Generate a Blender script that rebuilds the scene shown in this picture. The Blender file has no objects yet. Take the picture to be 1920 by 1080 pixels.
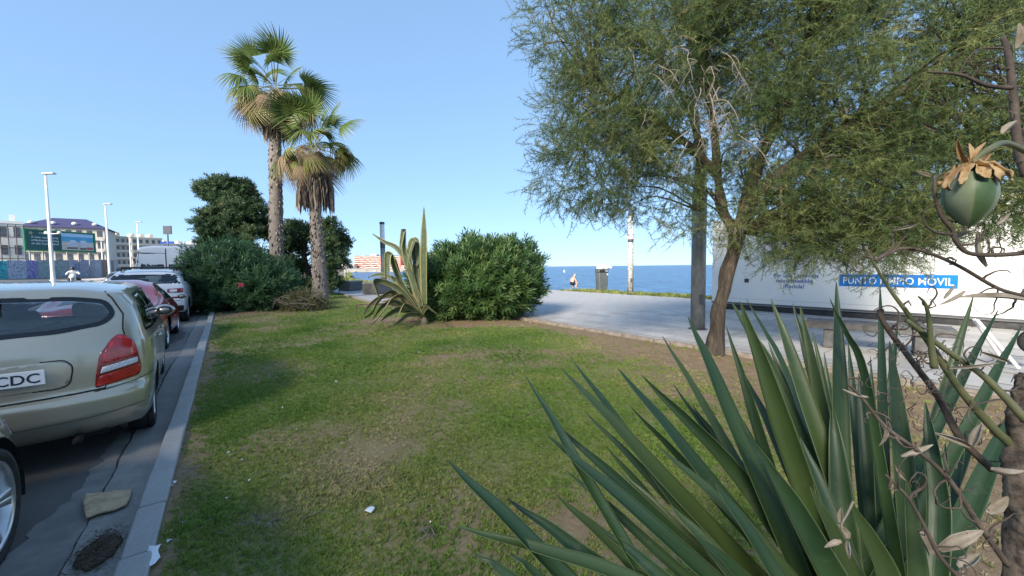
import bpy, bmesh, math, random
import numpy as np
from mathutils import Vector, Matrix, noise
from mathutils.bvhtree import BVHTree
from mathutils.geometry import tessellate_polygon

random.seed(7)
rng = np.random.default_rng(7)
sc = bpy.context.scene
col = sc.collection
PI = math.pi
R = math.radians

# ---------------------------------------------------------------- camera
FPX, CX, CY = 730.0, 960.0, 540.0
CAM = Vector((0, 0, 1.60))
PITCH, ROLL = R(3.11), R(-0.63)
camd = bpy.data.cameras.new('camera')
camd.sensor_width = 36.0
camd.lens = FPX / 1920 * 36
camd.clip_start = 0.02
camd.clip_end = 60000
cam = bpy.data.objects.new('camera', camd)
col.objects.link(cam)
CROT = Matrix.Rotation(PI / 2 - PITCH, 3, 'X') @ Matrix.Rotation(ROLL, 3, 'Z')
cam.matrix_world = Matrix.Translation(CAM) @ CROT.to_4x4()
sc.camera = cam

# ---------------------------------------------------------------- sky and sun
SUN_EL = R(30)
SUN_AZ = R(207)                       # clockwise from +Y: behind the camera, a little to the left
SUN_DIR = Vector((math.sin(SUN_AZ) * math.cos(SUN_EL), math.cos(SUN_AZ) * math.cos(SUN_EL), math.sin(SUN_EL)))
world = bpy.data.worlds.new('World')
sc.world = world
world.use_nodes = True
wn = world.node_tree
wn.nodes.clear()
sky = wn.nodes.new('ShaderNodeTexSky')
sky.sky_type = 'NISHITA'
sky.sun_disc = False
sky.sun_elevation = SUN_EL
sky.sun_rotation = SUN_AZ
sky.air_density = 1.0
sky.dust_density = 0.3
sky.ozone_density = 6.0
sky.altitude = 2000
bg = wn.nodes.new('ShaderNodeBackground')
bg.inputs['Strength'].default_value = 0.116
wo = wn.nodes.new('ShaderNodeOutputWorld')
gam = wn.nodes.new('ShaderNodeGamma')           # a hazy maritime sky: less contrast between zenith and horizon
gam.inputs['Gamma'].default_value = 0.39
tint = wn.nodes.new('ShaderNodeMix')
tint.data_type = 'RGBA'
tint.blend_type = 'MULTIPLY'
tint.inputs[0].default_value = 1.0
tint.inputs[7].default_value = (.77, 1.0, 1.24, 1)
wn.links.new(sky.outputs[0], gam.inputs['Color'])
wn.links.new(gam.outputs[0], tint.inputs[6])
wn.links.new(tint.outputs[2], bg.inputs['Color'])
wn.links.new(bg.outputs[0], wo.inputs['Surface'])
sund = bpy.data.lights.new('sun', 'SUN')
sund.energy = 2.2
sund.angle = R(20)                    # sun veiled by sea haze: soft shadows
sund.color = (1.0, 0.91, 0.78)
sun = bpy.data.objects.new('sun', sund)
col.objects.link(sun)
sun.rotation_euler = SUN_DIR.to_track_quat('Z', 'Y').to_euler()
sc.view_settings.view_transform = 'Standard'
sc.view_settings.look = 'None'
sc.view_settings.exposure = 2.15
sc.view_settings.gamma = 1
sc.view_settings.use_curve_mapping = False
sc.render.engine = 'CYCLES'
sc.cycles.use_denoising = True
sc.cycles.max_bounces = 8
sc.cycles.transparent_max_bounces = 12

# ---------------------------------------------------------------- frames of reference
U = Vector((-0.592, 0.806, 0)); U.normalize()      # along the street
N = Vector((-U.y, U.x, 0))                          # to the left of it
YAW = math.atan2(U.y, U.x)


def SV(s, v, z=0.0):
    return U * s + N * v + Vector((0, 0, z))


def P(px, py, d):
    """point seen at photograph pixel (px, py), d metres in front of the camera"""
    return CAM + CROT @ Vector(((px - CX) / FPX, -(py - CY) / FPX, -1.0)) * d


def G(px, py, z=0.0):
    r = CROT @ Vector(((px - CX) / FPX, -(py - CY) / FPX, -1.0))
    return CAM + r * ((z - CAM.z) / r.z)


# ---------------------------------------------------------------- materials
def _nt(name):
    m = bpy.data.materials.new(name)
    m.use_nodes = True
    nt = m.node_tree
    nt.nodes.clear()
    out = nt.nodes.new('ShaderNodeOutputMaterial')
    return m, nt, out


def _set(nt, node, key, val):
    if hasattr(val, 'is_output') or isinstance(val, bpy.types.NodeSocket):
        nt.links.new(val, node.inputs[key])
    else:
        node.inputs[key].default_value = val


def c4(c):
    return (c[0], c[1], c[2], 1.0)


def n_noise(nt, scale, detail=5, rough=.6, stretch=None, coord='Object', dist=0.0):
    tc = nt.nodes.new('ShaderNodeTexCoord')
    src = tc.outputs[coord]
    if stretch:
        mp = nt.nodes.new('ShaderNodeMapping')
        mp.inputs['Scale'].default_value = stretch
        nt.links.new(src, mp.inputs['Vector'])
        src = mp.outputs[0]
    nz = nt.nodes.new('ShaderNodeTexNoise')
    nz.inputs['Scale'].default_value = scale
    nz.inputs['Detail'].default_value = detail
    nz.inputs['Roughness'].default_value = rough
    nz.inputs['Distortion'].default_value = dist
    nt.links.new(src, nz.inputs['Vector'])
    return nz.outputs['Fac']


def n_attr(nt, name):
    a = nt.nodes.new('ShaderNodeAttribute')
    a.attribute_name = name
    return a.outputs['Fac']


def n_ramp(nt, fac, stops):
    r = nt.nodes.new('ShaderNodeValToRGB')
    el = r.color_ramp.elements
    while len(el) > 1:
        el.remove(el[-1])
    el[0].position = stops[0][0]
    el[0].color = c4(stops[0][1])
    for p, c in stops[1:]:
        e = el.new(p)
        e.color = c4(c)
    nt.links.new(fac, r.inputs['Fac'])
    return r.outputs['Color']


def n_mix(nt, fac, a, b, mode='MIX'):
    m = nt.nodes.new('ShaderNodeMix')
    m.data_type = 'RGBA'
    m.blend_type = mode
    for key, val in ((0, fac), (6, a), (7, b)):
        if isinstance(val, bpy.types.NodeSocket):
            nt.links.new(val, m.inputs[key])
        else:
            m.inputs[key].default_value = c4(val) if isinstance(val, (tuple, list)) else val
    return m.outputs[2]


def n_math(nt, op, a, b=0.0, clamp=False):
    m = nt.nodes.new('ShaderNodeMath')
    m.operation = op
    m.use_clamp = clamp
    for k, val in ((0, a), (1, b)):
        if isinstance(val, bpy.types.NodeSocket):
            nt.links.new(val, m.inputs[k])
        else:
            m.inputs[k].default_value = val
    return m.outputs[0]


def n_bump(nt, height, strength=.3, dist=.01):
    b = nt.nodes.new('ShaderNodeBump')
    b.inputs['Strength'].default_value = strength
    b.inputs['Distance'].default_value = dist
    nt.links.new(height, b.inputs['Height'])
    return b.outputs[0]


def principled(nt, out, color, rough=.6, metal=0.0, spec=.5, coat=0.0, normal=None):
    b = nt.nodes.new('ShaderNodeBsdfPrincipled')
    if isinstance(color, bpy.types.NodeSocket):
        nt.links.new(color, b.inputs['Base Color'])
    else:
        b.inputs['Base Color'].default_value = c4(color)
    _set(nt, b, 'Roughness', rough)
    b.inputs['Metallic'].default_value = metal
    b.inputs['Specular IOR Level'].default_value = spec
    b.inputs['Coat Weight'].default_value = coat
    b.inputs['Coat Roughness'].default_value = .04
    if normal is not None:
        nt.links.new(normal, b.inputs['Normal'])
    nt.links.new(b.outputs[0], out.inputs['Surface'])
    return b


MATS = {}


def mat(name, c, c2=None, rough=.6, metal=0.0, scale=8, bump=0.0, bscale=None, bdist=.01, coat=0.0, spec=.5,
        lo=.38, hi=.62, stretch=None, detail=5, attr=None, coord='Object'):
    if name in MATS:
        return MATS[name]
    m, nt, out = _nt(name)
    colr = c
    if c2 is not None:
        f = n_attr(nt, attr) if attr else n_noise(nt, scale, detail, .62, stretch, coord)
        colr = n_ramp(nt, f, [(0 if attr else lo, c), (1 if attr else hi, c2)])
    nor = None
    if bump:
        nor = n_bump(nt, n_noise(nt, bscale or scale * 4, 6, .65, stretch, coord), bump, bdist)
    principled(nt, out, colr, rough, metal, spec, coat, nor)
    MATS[name] = m
    return m


def leafmat(name, stops, rough=.5, trans=.35, attr='rnd', spec=.3):
    m, nt, out = _nt(name)
    colr = n_ramp(nt, n_attr(nt, attr), stops)
    b = principled(nt, out, colr, rough, 0, spec)
    t = nt.nodes.new('ShaderNodeBsdfTranslucent')
    nt.links.new(colr, t.inputs['Color'])
    mx = nt.nodes.new('ShaderNodeMixShader')
    mx.inputs[0].default_value = trans
    nt.links.new(b.outputs[0], mx.inputs[1])
    nt.links.new(t.outputs[0], mx.inputs[2])
    nt.links.new(mx.outputs[0], out.inputs['Surface'])
    MATS[name] = m
    return m


def glassmat(name, tint, refl=.06):
    m, nt, out = _nt(name)
    tr = nt.nodes.new('ShaderNodeBsdfTransparent')
    tr.inputs[0].default_value = c4(tint)
    gl = nt.nodes.new('ShaderNodeBsdfGlossy')
    gl.inputs['Roughness'].default_value = .02
    fr = nt.nodes.new('ShaderNodeLayerWeight')
    fr.inputs['Blend'].default_value = .5
    f = n_math(nt, 'ADD', n_math(nt, 'MULTIPLY', n_math(nt, 'POWER', fr.outputs['Facing'], 4.0), .9), refl, True)
    mx = nt.nodes.new('ShaderNodeMixShader')
    nt.links.new(f, mx.inputs[0])
    nt.links.new(tr.outputs[0], mx.inputs[1])
    nt.links.new(gl.outputs[0], mx.inputs[2])
    nt.links.new(mx.outputs[0], out.inputs['Surface'])
    MATS[name] = m
    return m


# ---------------------------------------------------------------- objects
def wmx(o):
    if o.parent is None:
        return o.matrix_basis.copy()
    return wmx(o.parent) @ o.matrix_parent_inverse @ o.matrix_basis


def tag(o, label=None, cat=None, group=None, kind=None):
    if label: o['label'] = label
    if cat: o['category'] = cat
    if group: o['group'] = group
    if kind: o['kind'] = kind
    return o


def thing(name, label, cat, loc=(0, 0, 0), rotz=0.0, group=None):
    o = bpy.data.objects.new(name, None)
    o.empty_display_size = .1
    col.objects.link(o)
    o.location = loc
    o.rotation_euler = (0, 0, rotz)
    return tag(o, label, cat, group)


def link(name, me, material=None, parent=None, world=False, smooth=False):
    o = bpy.data.objects.new(name, me)
    col.objects.link(o)
    if material is not None:
        for m in (material if isinstance(material, (list, tuple)) else [material]):
            me.materials.append(m)
    if parent is not None:
        o.parent = parent
        if world:
            o.matrix_parent_inverse = wmx(parent).inverted()
    if smooth:
        me.polygons.foreach_set('use_smooth', [True] * len(me.polygons))
    return o


def mesh_np(name, V, F, attrs=None):
    V = np.ascontiguousarray(V, np.float32)
    F = np.ascontiguousarray(F, np.int32)
    me = bpy.data.meshes.new(name)
    me.vertices.add(len(V))
    me.vertices.foreach_set('co', V.ravel())
    k = F.shape[1]
    me.loops.add(F.size)
    me.loops.foreach_set('vertex_index', F.ravel())
    me.polygons.add(len(F))
    me.polygons.foreach_set('loop_start', np.arange(0, F.size, k, dtype=np.int32))
    for n, a in (attrs or {}).items():
        at = me.attributes.new(n, 'FLOAT', 'POINT')
        at.data.foreach_set('value', np.ascontiguousarray(a, np.float32))
    me.update(calc_edges=True)
    return me


def cat_tri(*pairs):
    Vs, Fs, k = [], [], 0
    for V, F in pairs:
        Vs.append(V); Fs.append(np.asarray(F) + k); k += len(V)
    return np.concatenate(Vs), np.concatenate(Fs)


def basis(D, twist=None, rg=rng):
    """rotation matrices (N,3,3) whose local Z follows D, with a random twist"""
    D = D / np.linalg.norm(D, axis=1, keepdims=True)
    a = np.where(np.abs(D[:, 2:3]) < .9, np.array([[0, 0, 1.]]), np.array([[1., 0, 0]]))
    X = np.cross(a, D); X /= np.linalg.norm(X, axis=1, keepdims=True)
    Y = np.cross(D, X)
    t = rg.uniform(0, 2 * PI, len(D)) if twist is None else twist
    c, s = np.cos(t)[:, None], np.sin(t)[:, None]
    return np.stack([X * c + Y * s, -X * s + Y * c, D], axis=2)


def stamp(V, F, rot, loc, scale, rnd, extra=None):
    """N copies of a small template as one vertex / face array with a per-copy value"""
    n, nv = len(loc), len(V)
    W = np.einsum('nij,vj->nvi', rot, V) * np.asarray(scale).reshape(-1, 1, 1) + loc[:, None, :]
    FF = (F[None] + (np.arange(n) * nv)[:, None, None]).reshape(-1, F.shape[1])
    return W.reshape(-1, 3), FF, np.repeat(rnd, nv)


class MB:
    def __init__(self):
        self.v, self.f, self.m = [], [], []

    def add(self, vs, fs, mi=0):
        k = len(self.v)
        self.v += [tuple(p) for p in vs]
        self.f += [tuple(i + k for i in f) for f in fs]
        self.m += [mi] * len(fs)
        return self

    def box(self, c, s, rz=0.0, mi=0, taper=1.0):
        hx, hy, hz = s[0] / 2, s[1] / 2, s[2] / 2
        ca, sa = math.cos(rz), math.sin(rz)
        vs = []
        for z, t in ((-hz, 1), (hz, taper)):
            for x, y in ((-hx, -hy), (hx, -hy), (hx, hy), (-hx, hy)):
                x, y = x * t, y * t
                vs.append((c[0] + x * ca - y * sa, c[1] + x * sa + y * ca, c[2] + z))
        return self.add(vs, [(3, 2, 1, 0), (4, 5, 6, 7), (0, 1, 5, 4), (1, 2, 6, 5), (2, 3, 7, 6), (3, 0, 4, 7)], mi)

    def tube(self, pts, rad, n=8, smooth=0, cap=True, mi=0):
        pts = [Vector(p) for p in pts]
        if not isinstance(rad, (list, tuple)):
            rad = [rad] * len(pts)
        if smooth:
            pts, rad = catmull(pts, rad, smooth)
        k = len(self.v)
        up = Vector((0, 0, 1))
        t0 = (pts[1] - pts[0]).normalized()
        x = t0.cross(up)
        if x.length < .05:
            x = t0.cross(Vector((1, 0, 0)))
        x.normalize()
        for i, p in enumerate(pts):
            t = (pts[min(i + 1, len(pts) - 1)] - pts[max(i - 1, 0)])
            if t.length < 1e-9:
                t = t0
            t.normalize()
            x = (x - t * x.dot(t))
            if x.length < 1e-6:
                x = t.orthogonal()
            x.normalize()
            y = t.cross(x)
            for j in range(n):
                a = 2 * PI * j / n
                q = p + (x * math.cos(a) + y * math.sin(a)) * rad[i]
                self.v.append((q.x, q.y, q.z))
        for i in range(len(pts) - 1):
            for j in range(n):
                a, b = k + i * n + j, k + i * n + (j + 1) % n
                self.f.append((a, b, b + n, a + n)); self.m.append(mi)
        if cap:
            self.f.append(tuple(k + j for j in reversed(range(n)))); self.m.append(mi)
            e = k + (len(pts) - 1) * n
            self.f.append(tuple(e + j for j in range(n))); self.m.append(mi)
        return self

    def lathe(self, prof, n=24, c=(0, 0, 0), mi=0, axis='z', cap=True):
        k = len(self.v)
        for r, h in prof:
            for j in range(n):
                a = 2 * PI * j / n
                x, y = r * math.cos(a), r * math.sin(a)
                q = (x, y, h) if axis == 'z' else (x, h, y)
                self.v.append((c[0] + q[0], c[1] + q[1], c[2] + q[2]))
        for i in range(len(prof) - 1):
            for j in range(n):
                a, b = k + i * n + j, k + i * n + (j + 1) % n
                self.f.append((a, b, b + n, a + n)); self.m.append(mi)
        if cap:
            self.f.append(tuple(k + j for j in reversed(range(n)))); self.m.append(mi)
            e = k + (len(prof) - 1) * n
            self.f.append(tuple(e + j for j in range(n))); self.m.append(mi)
        return self

    def mesh(self, name):
        me = bpy.data.meshes.new(name)
        me.from_pydata(self.v, [], self.f)
        if any(self.m):
            me.polygons.foreach_set('material_index', self.m)
        me.update()
        return me

    def build(self, name, material=None, parent=None, world=False, smooth=False, bevel=0.0):
        o = link(name, self.mesh(name), material, parent, world, smooth)
        if bevel:
            b = o.modifiers.new('bevel', 'BEVEL')
            b.width = bevel
            b.segments = 2
            b.limit_method = 'ANGLE'
        return o


def catmull(pts, rad, k):
    P_, R_ = [], []
    n = len(pts)
    for i in range(n - 1):
        p0, p1, p2, p3 = pts[max(i - 1, 0)], pts[i], pts[i + 1], pts[min(i + 2, n - 1)]
        for j in range(k):
            t = j / k
            P_.append(.5 * ((2 * p1) + (p2 - p0) * t + (2 * p0 - 5 * p1 + 4 * p2 - p3) * t * t + (3 * p1 - p0 - 3 * p2 + p3) * t ** 3))
            R_.append(rad[i] + (rad[i + 1] - rad[i]) * t)
    P_.append(pts[-1]); R_.append(rad[-1])
    return P_, R_


def poly_mesh(name, pts, z):
    """flat sheet from an outline of (x, y)"""
    tri = tessellate_polygon([[Vector((p[0], p[1], 0)) for p in pts]])
    me = bpy.data.meshes.new(name)
    fs = []
    for a, b, c in tri:
        pa, pb, pc = pts[a], pts[b], pts[c]
        if (pb[0] - pa[0]) * (pc[1] - pa[1]) - (pb[1] - pa[1]) * (pc[0] - pa[0]) < 0:
            b, c = c, b
        fs.append((a, b, c))
    me.from_pydata([(p[0], p[1], z) for p in pts], [], fs)
    me.update()
    return me


def text_mesh(s, size, bold=0.0, align='LEFT', extrude=.001, sx=1.0):
    cu = bpy.data.curves.new('lettering', 'FONT')
    cu.body = s
    cu.size = size
    cu.align_x = align
    cu.extrude = extrude
    cu.offset = bold
    cu.resolution_u = 3
    o = bpy.data.objects.new('lettering', cu)
    col.objects.link(o)
    dg = bpy.context.evaluated_depsgraph_get()
    me = bpy.data.meshes.new_from_object(o.evaluated_get(dg))
    bpy.data.objects.remove(o)
    if sx != 1.0:
        me.transform(Matrix.Diagonal((sx, 1, 1, 1)))
    return me


def frame(o, origin, xax, zax):
    """stand a mesh drawn in its own xy plane up at origin: local x along xax, local y along zax"""
    x = Vector(xax).normalized(); y = Vector(zax).normalized(); z = x.cross(y)
    M = Matrix(((x.x, y.x, z.x, origin[0]), (x.y, y.y, z.y, origin[1]), (x.z, y.z, z.z, origin[2]), (0, 0, 0, 1)))
    return M


def copy_tree(o, parent=None):
    c = o.copy()
    col.objects.link(c)
    if parent is not None:
        c.parent = parent
    for ch in list(o.children):
        copy_tree(ch, c)
    return c


def interp(pts, x):
    xs = [p[0] for p in pts]; ys = [p[1] for p in pts]
    return np.interp(x, xs, ys)


def sinterp(pts, x):
    """smooth (monotone cubic-ish) interpolation"""
    x = np.asarray(x, float)
    xs = np.array([p[0] for p in pts], float); ys = np.array([p[1] for p in pts], float)
    i = np.clip(np.searchsorted(xs, x) - 1, 0, len(xs) - 2)
    h = xs[i + 1] - xs[i]
    t = np.clip((x - xs[i]) / h, 0, 1)
    d = np.diff(ys) / np.diff(xs)
    m = np.empty(len(xs))
    m[0], m[-1] = d[0], d[-1]
    m[1:-1] = np.where(d[:-1] * d[1:] > 0, 2 * d[:-1] * d[1:] / (d[:-1] + d[1:] + 1e-12), 0)
    t2, t3 = t * t, t ** 3
    return (2 * t3 - 3 * t2 + 1) * ys[i] + (t3 - 2 * t2 + t) * h * m[i] + (-2 * t3 + 3 * t2) * ys[i + 1] + (t3 - t2) * h * m[i + 1]


def vnoise(x, y, seed=0):
    """cheap smooth 2-D noise in 0..1 for numpy arrays"""
    r = np.random.default_rng(seed)
    g = r.random((64, 64))
    xi, yi = np.floor(x).astype(int), np.floor(y).astype(int)
    fx, fy = x - xi, y - yi
    fx, fy = fx * fx * (3 - 2 * fx), fy * fy * (3 - 2 * fy)
    a, b = g[xi % 64, yi % 64], g[(xi + 1) % 64, yi % 64]
    c, d = g[xi % 64, (yi + 1) % 64], g[(xi + 1) % 64, (yi + 1) % 64]
    return (a * (1 - fx) + b * fx) * (1 - fy) + (c * (1 - fx) + d * fx) * fy
# ================================================================ the setting
LAWN_Z, KERB_Z, PROM_Z = 0.09, 0.13, 0.115
KERB_V0, KERB_V1 = 0.365, 0.50
VB = [(-12, -6.87), (8.5, -6.87), (11.5, -6.5), (15.0, -5.35), (18, -5.15), (24, -5.5), (60, -5.9)]


def vb(s):
    return sinterp(VB, s)


def vs_of(x, y):
    return x * U.x + y * U.y, x * N.x + y * N.y


def road_z(v):
    return interp([(0, 0), (3, 0), (12, .4), (24, .8), (60, 1.4)], v)


M_lit = []
# --- sea
m, nt, out = _nt('sea_water')
nz1 = n_noise(nt, 1.0, 4, .6, (.45, .16, 1), 'Object', .4)
nz2 = n_noise(nt, 3.2, 5, .65, (.5, .2, 1), 'Object', .3)
h = n_math(nt, 'ADD', n_math(nt, 'MULTIPLY', nz1, 1.0), n_math(nt, 'MULTIPLY', nz2, .35))
colr = n_ramp(nt, n_noise(nt, 1.0, 8, .72, (.35, .10, 1), 'Object', .6), [(.36, (.004, .04, .12)), (.55, (.018, .10, .22)), (.72, (.05, .17, .32))])
principled(nt, out, colr, .25, 0, .3, 0, n_bump(nt, h, 1.0, 1.1))
SEA = m
SEA_Z = -1.25
shore = [SV(-45, -19), SV(-15, -18.6), SV(10, -18.2), Vector((3.2, 25.9, 0)), Vector((-3.5, 31.0, 0)), Vector((-9.5, 36.8, 0)),
         Vector((-16, 44, 0)), Vector((-22, 54, 0)), Vector((-29.5, 70, 0)), Vector((-40, 98, 0)), Vector((-58, 140, 0)), Vector((-92, 215, 0)), Vector((-150, 300, 0))]
sea = link('sea', poly_mesh('sea', [(-25000, -400), (25000, -400), (25000, 30000), (-25000, 30000)], SEA_Z), SEA)
tag(sea, kind='structure')
# --- land under everything
outline = [(p.x, p.y) for p in shore] + [(-260, 330), (-900, 900), (-1800, 900), (-1800, -600), (200, -600), (120, -120)]
m_earth = mat('earth', (.16, .13, .09), (.24, .20, .14), rough=.95, scale=.6, bump=.3, bscale=8)
lnd = link('ground', poly_mesh('ground', outline, -.22), m_earth)
tag(lnd, kind='structure')
mb = MB()                                             # sea wall face below the land edge
for a, b in zip(shore[:-1], shore[1:]):
    mb.add([(a.x, a.y, -.22), (b.x, b.y, -.22), (b.x + .8, b.y + .5, -1.6), (a.x + .8, a.y + .5, -1.6)], [(3, 2, 1, 0)])
tag(mb.build('shore_bank', mat('bank_rock', (.22, .19, .15), (.34, .30, .25), rough=.95, scale=2, bump=.5, bscale=9)), kind='structure')

# --- road: asphalt sheet rising gently to its far side
m_asph = None
m, nt, out = _nt('asphalt')
f1 = n_noise(nt, 1.3, 6, .65)
f2 = n_noise(nt, 160, 3, .7)
colr = n_mix(nt, .45, n_ramp(nt, f1, [(.3, (.075, .072, .068)), (.7, (.14, .134, .126))]), n_ramp(nt, f2, [(.35, (.045, .043, .04)), (.7, (.23, .22, .205))]))
principled(nt, out, colr, .85, 0, .4, 0, n_bump(nt, f2, .5, .004))
m_asph = m
gs = list(np.arange(-14, 20, 1.0)) + list(np.arange(20, 62, 4)) + [70, 90, 120, 160, 220, 300]
gv = [.47, .9, 1.5, 2, 3, 4.5, 6, 8, 10, 12, 16, 20, 26, 34, 46, 60]
V, F = [], []
for s in gs:
    for v in gv:
        p = SV(s, v, float(road_z(v)))
        V.append((p.x, p.y, p.z))
nv_ = len(gv)
for i in range(len(gs) - 1):
    for j in range(nv_ - 1):
        a = i * nv_ + j
        F.append((a, a + 1, a + nv_ + 1, a + nv_))
me = bpy.data.meshes.new('road'); me.from_pydata(V, [], [f[::-1] for f in F]); me.update()
tag(link('road', me, m_asph), kind='structure')
# --- pale pavement on the far side of the street
mb = MB()
for s0, s1 in zip(range(30, 150, 6), range(36, 156, 6)):
    q = [SV(s0, 12.8), SV(s1, 12.8), SV(s1, 15.2), SV(s0, 15.2)]
    z0 = [float(road_z(w)) + .1 for w in (12.8, 12.8, 15.2, 15.2)]
    top = [(p.x, p.y, z) for p, z in zip(q, z0)]
    bot = [(p.x, p.y, z - .25) for p, z in zip(q, z0)]
    mb.add(top + bot, [(3, 2, 1, 0), (0, 1, 5, 4), (2, 3, 7, 6), (1, 2, 6, 5), (3, 0, 4, 7)])
tag(mb.build('far_pavement', mat('far_paving', (.42, .38, .34), (.50, .46, .42), rough=.9, scale=2)), kind='structure')

# --- cement gutter strip with a ragged, cracked edge
m, nt, out = _nt('gutter_cement')
f1 = n_noise(nt, 2.2, 6, .7)
f2 = n_noise(nt, 45, 5, .7)
colr = n_mix(nt, .35, n_ramp(nt, f1, [(.3, (.23, .215, .195)), (.55, (.34, .32, .29)), (.75, (.25, .225, .20))]), n_ramp(nt, f2, [(.3, (.12, .12, .12)), (.7, (.33, .32, .31))]))
principled(nt, out, colr, .9, 0, .3, 0, n_bump(nt, f2, .35, .006))
m_gut = m


def ragged_strip(name, v0, v1, z, material, amp, seed, step=.06, s0=-3, s1=31):
    rr = random.Random(seed)
    V, F = [], []
    off = 0
    n = int((s1 - s0) / step)
    for i in range(n + 1):
        s = s0 + i * step
        off += rr.uniform(-1, 1) * amp * .4
        off *= .92
        v = v1 + off + amp * .8 * math.sin(s * 1.7 + seed) * .5
        for vv in (v0, v):
            p = SV(s, vv, z)
            V.append((p.x, p.y, p.z))
    for i in range(n):
        F.append((2 * i, 2 * i + 2, 2 * i + 3, 2 * i + 1))
    me = bpy.data.meshes.new(name); me.from_pydata(V, [], F); me.update()
    return tag(link(name, me, material), kind='structure')


m_smear = mat('cement_smear', (.15, .145, .135), (.27, .26, .24), rough=.9, scale=5, bump=.3, bscale=60, bdist=.004, lo=.3, hi=.7)
ragged_strip('cement_smear', .6, .98, .004, m_smear, .10, 3)
ragged_strip('gutter_joint', .6, .785, .008, mat('joint_dirt', (.03, .028, .026), (.07, .06, .05), rough=1, scale=20), .022, 5)
ragged_strip('gutter', .47, .772, .012, m_gut, .014, 5)

# --- kerb of separate stones
m_kerb = None
m, nt, out = _nt('kerb_stone')
f1 = n_noise(nt, 3, 5, .6, None, 'Object')
f2 = n_noise(nt, 120, 4, .7)
colr = n_mix(nt, .4, n_ramp(nt, f1, [(.3, (.28, .275, .265)), (.7, (.40, .39, .37))]), n_ramp(nt, f2, [(.3, (.20, .19, .18)), (.7, (.47, .455, .43))]))
principled(nt, out, colr, .8, 0, .4, 0, n_bump(nt, f2, .3, .003))
m_kerb = m
kb = MB()
for i in range(16):
    q = [SV(-4 + i * 2.2, KERB_V0 + .006), SV(-4 + (i + 1) * 2.2, KERB_V0 + .006), SV(-4 + (i + 1) * 2.2, KERB_V1 - .006), SV(-4 + i * 2.2, KERB_V1 - .006)]
    kb.add([(p.x, p.y, -.1) for p in q] + [(p.x, p.y, KERB_Z - .012) for p in q], [(4, 5, 6, 7)[::-1], (0, 1, 5, 4)[::-1], (2, 3, 7, 6)[::-1]])
kerb = kb.build('kerb', mat('mortar', (.30, .29, .27), (.42, .41, .39), rough=.95, scale=30))
tag(kerb, kind='structure')
stone_meshes = []
for k in range(4):
    b = MB().box((0, 0, 0), (.533, KERB_V1 - KERB_V0, .24))
    b.v = [(x + random.uniform(-.002, .002), y + random.uniform(-.002, .002), z + random.uniform(-.0015, .0015)) for x, y, z in b.v]
    stone_meshes.append(b.mesh('kerb_stone'))
    stone_meshes[-1].materials.append(m_kerb)
for i in range(58):
    s = -.5 + i * .54 + .27
    o = bpy.data.objects.new('kerb_stone', stone_meshes[i % 4])
    col.objects.link(o)
    o.parent = kerb
    p = SV(s, (KERB_V0 + KERB_V1) / 2 + random.uniform(-.003, .003), KERB_Z - .12 + random.uniform(-.003, .003))
    o.location = p
    o.rotation_euler = (0, 0, YAW + random.uniform(-.004, .004))
    bv = o.modifiers.new('bevel', 'BEVEL'); bv.width = .012; bv.segments = 2

# --- lawn
BUSHES = [(G(450, 588, LAWN_Z) + Vector((0, .9, 0)), 2.1), (G(903, 604, LAWN_Z) + Vector((0, 1.1, 0)), 1.9), (G(735, 600, LAWN_Z), .9)]
TREE = G(1340, 664, LAWN_Z)


def bare_at(x, y):
    s, v = vs_of(x, y)
    n1 = vnoise(x * .9 + 7, y * .9 + 3, 1)
    n2 = vnoise(x * 3.1, y * 3.1, 2)
    n3 = vnoise(x * 9, y * 9, 3)
    b = .55 * n1 + .3 * n2 + .15 * n3
    b = b + .15 * np.clip((2.9 - np.hypot(x + .5, y)) / 1.4, 0, 1)
    b = b + .45 * np.clip((v - .10) / .26, 0, 1)
    b = b + .10 * np.exp(-((x + 1.3) ** 2 + (y - 2.6) ** 2) / 1.2)
    b = b + .11 * np.exp(-((x + 1.0) ** 2 + (y - 4.2) ** 2) / 1.1)
    b = b - .12 * np.exp(-((x - .3) ** 2 + (y - 2.9) ** 2) / .35)
    b = b - .10 * np.clip((y - 7) / 4, 0, 1)
    vbv = vb(s)
    b = b + .55 * np.clip((vbv + 1.5 - v) / 1.0, 0, 1) * np.clip((9.0 - s) / 2.5, 0, 1)
    b = b + .35 * np.clip((vbv + .45 - v) / .4, 0, 1)
    b = b + .6 * np.exp(-((x - TREE.x) ** 2 + (y - TREE.y) ** 2) / 1.3)
    for c, r in BUSHES:
        b = b + .7 * np.exp(-(((x - c.x) ** 2 + (y - c.y) ** 2) / (r * r)) ** 2)
    b = b + .5 * np.clip((x - 2.1 - .25 * (y - 3)) / .6, 0, 1) * np.clip((6.5 - y) / 1, 0, 1)
    return np.clip((b - .42) / .42, 0, 1)


ns, nvv = 300, 60
ss = np.concatenate([np.linspace(-4, 12, 200), np.linspace(12.1, 31, 100)])
tt = np.linspace(0, 1, nvv)
S_, T_ = np.meshgrid(ss, tt, indexing='ij')
VV = vb(S_) + (KERB_V0 - vb(S_)) * T_
X = S_ * U.x + VV * N.x
Y = S_ * U.y + VV * N.y
Z = LAWN_Z + .03 * (vnoise(X * 1.2, Y * 1.2, 11) - .5) + .012 * (vnoise(X * 5, Y * 5, 12) - .5)
edge_k = np.clip((VV - vb(S_)) / .5, 0, 1)
Z = Z - .035 * (1 - edge_k)
Vl = np.stack([X, Y, Z], -1).reshape(-1, 3)
idx = np.arange(ns * nvv).reshape(ns, nvv)
Fl = np.stack([idx[:-1, :-1], idx[:-1, 1:], idx[1:, 1:], idx[1:, :-1]], -1).reshape(-1, 4)[:, ::-1]
m, nt, out = _nt('lawn_soil')
ba = n_attr(nt, 'bare')
f2 = n_noise(nt, 38, 6, .7)
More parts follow.
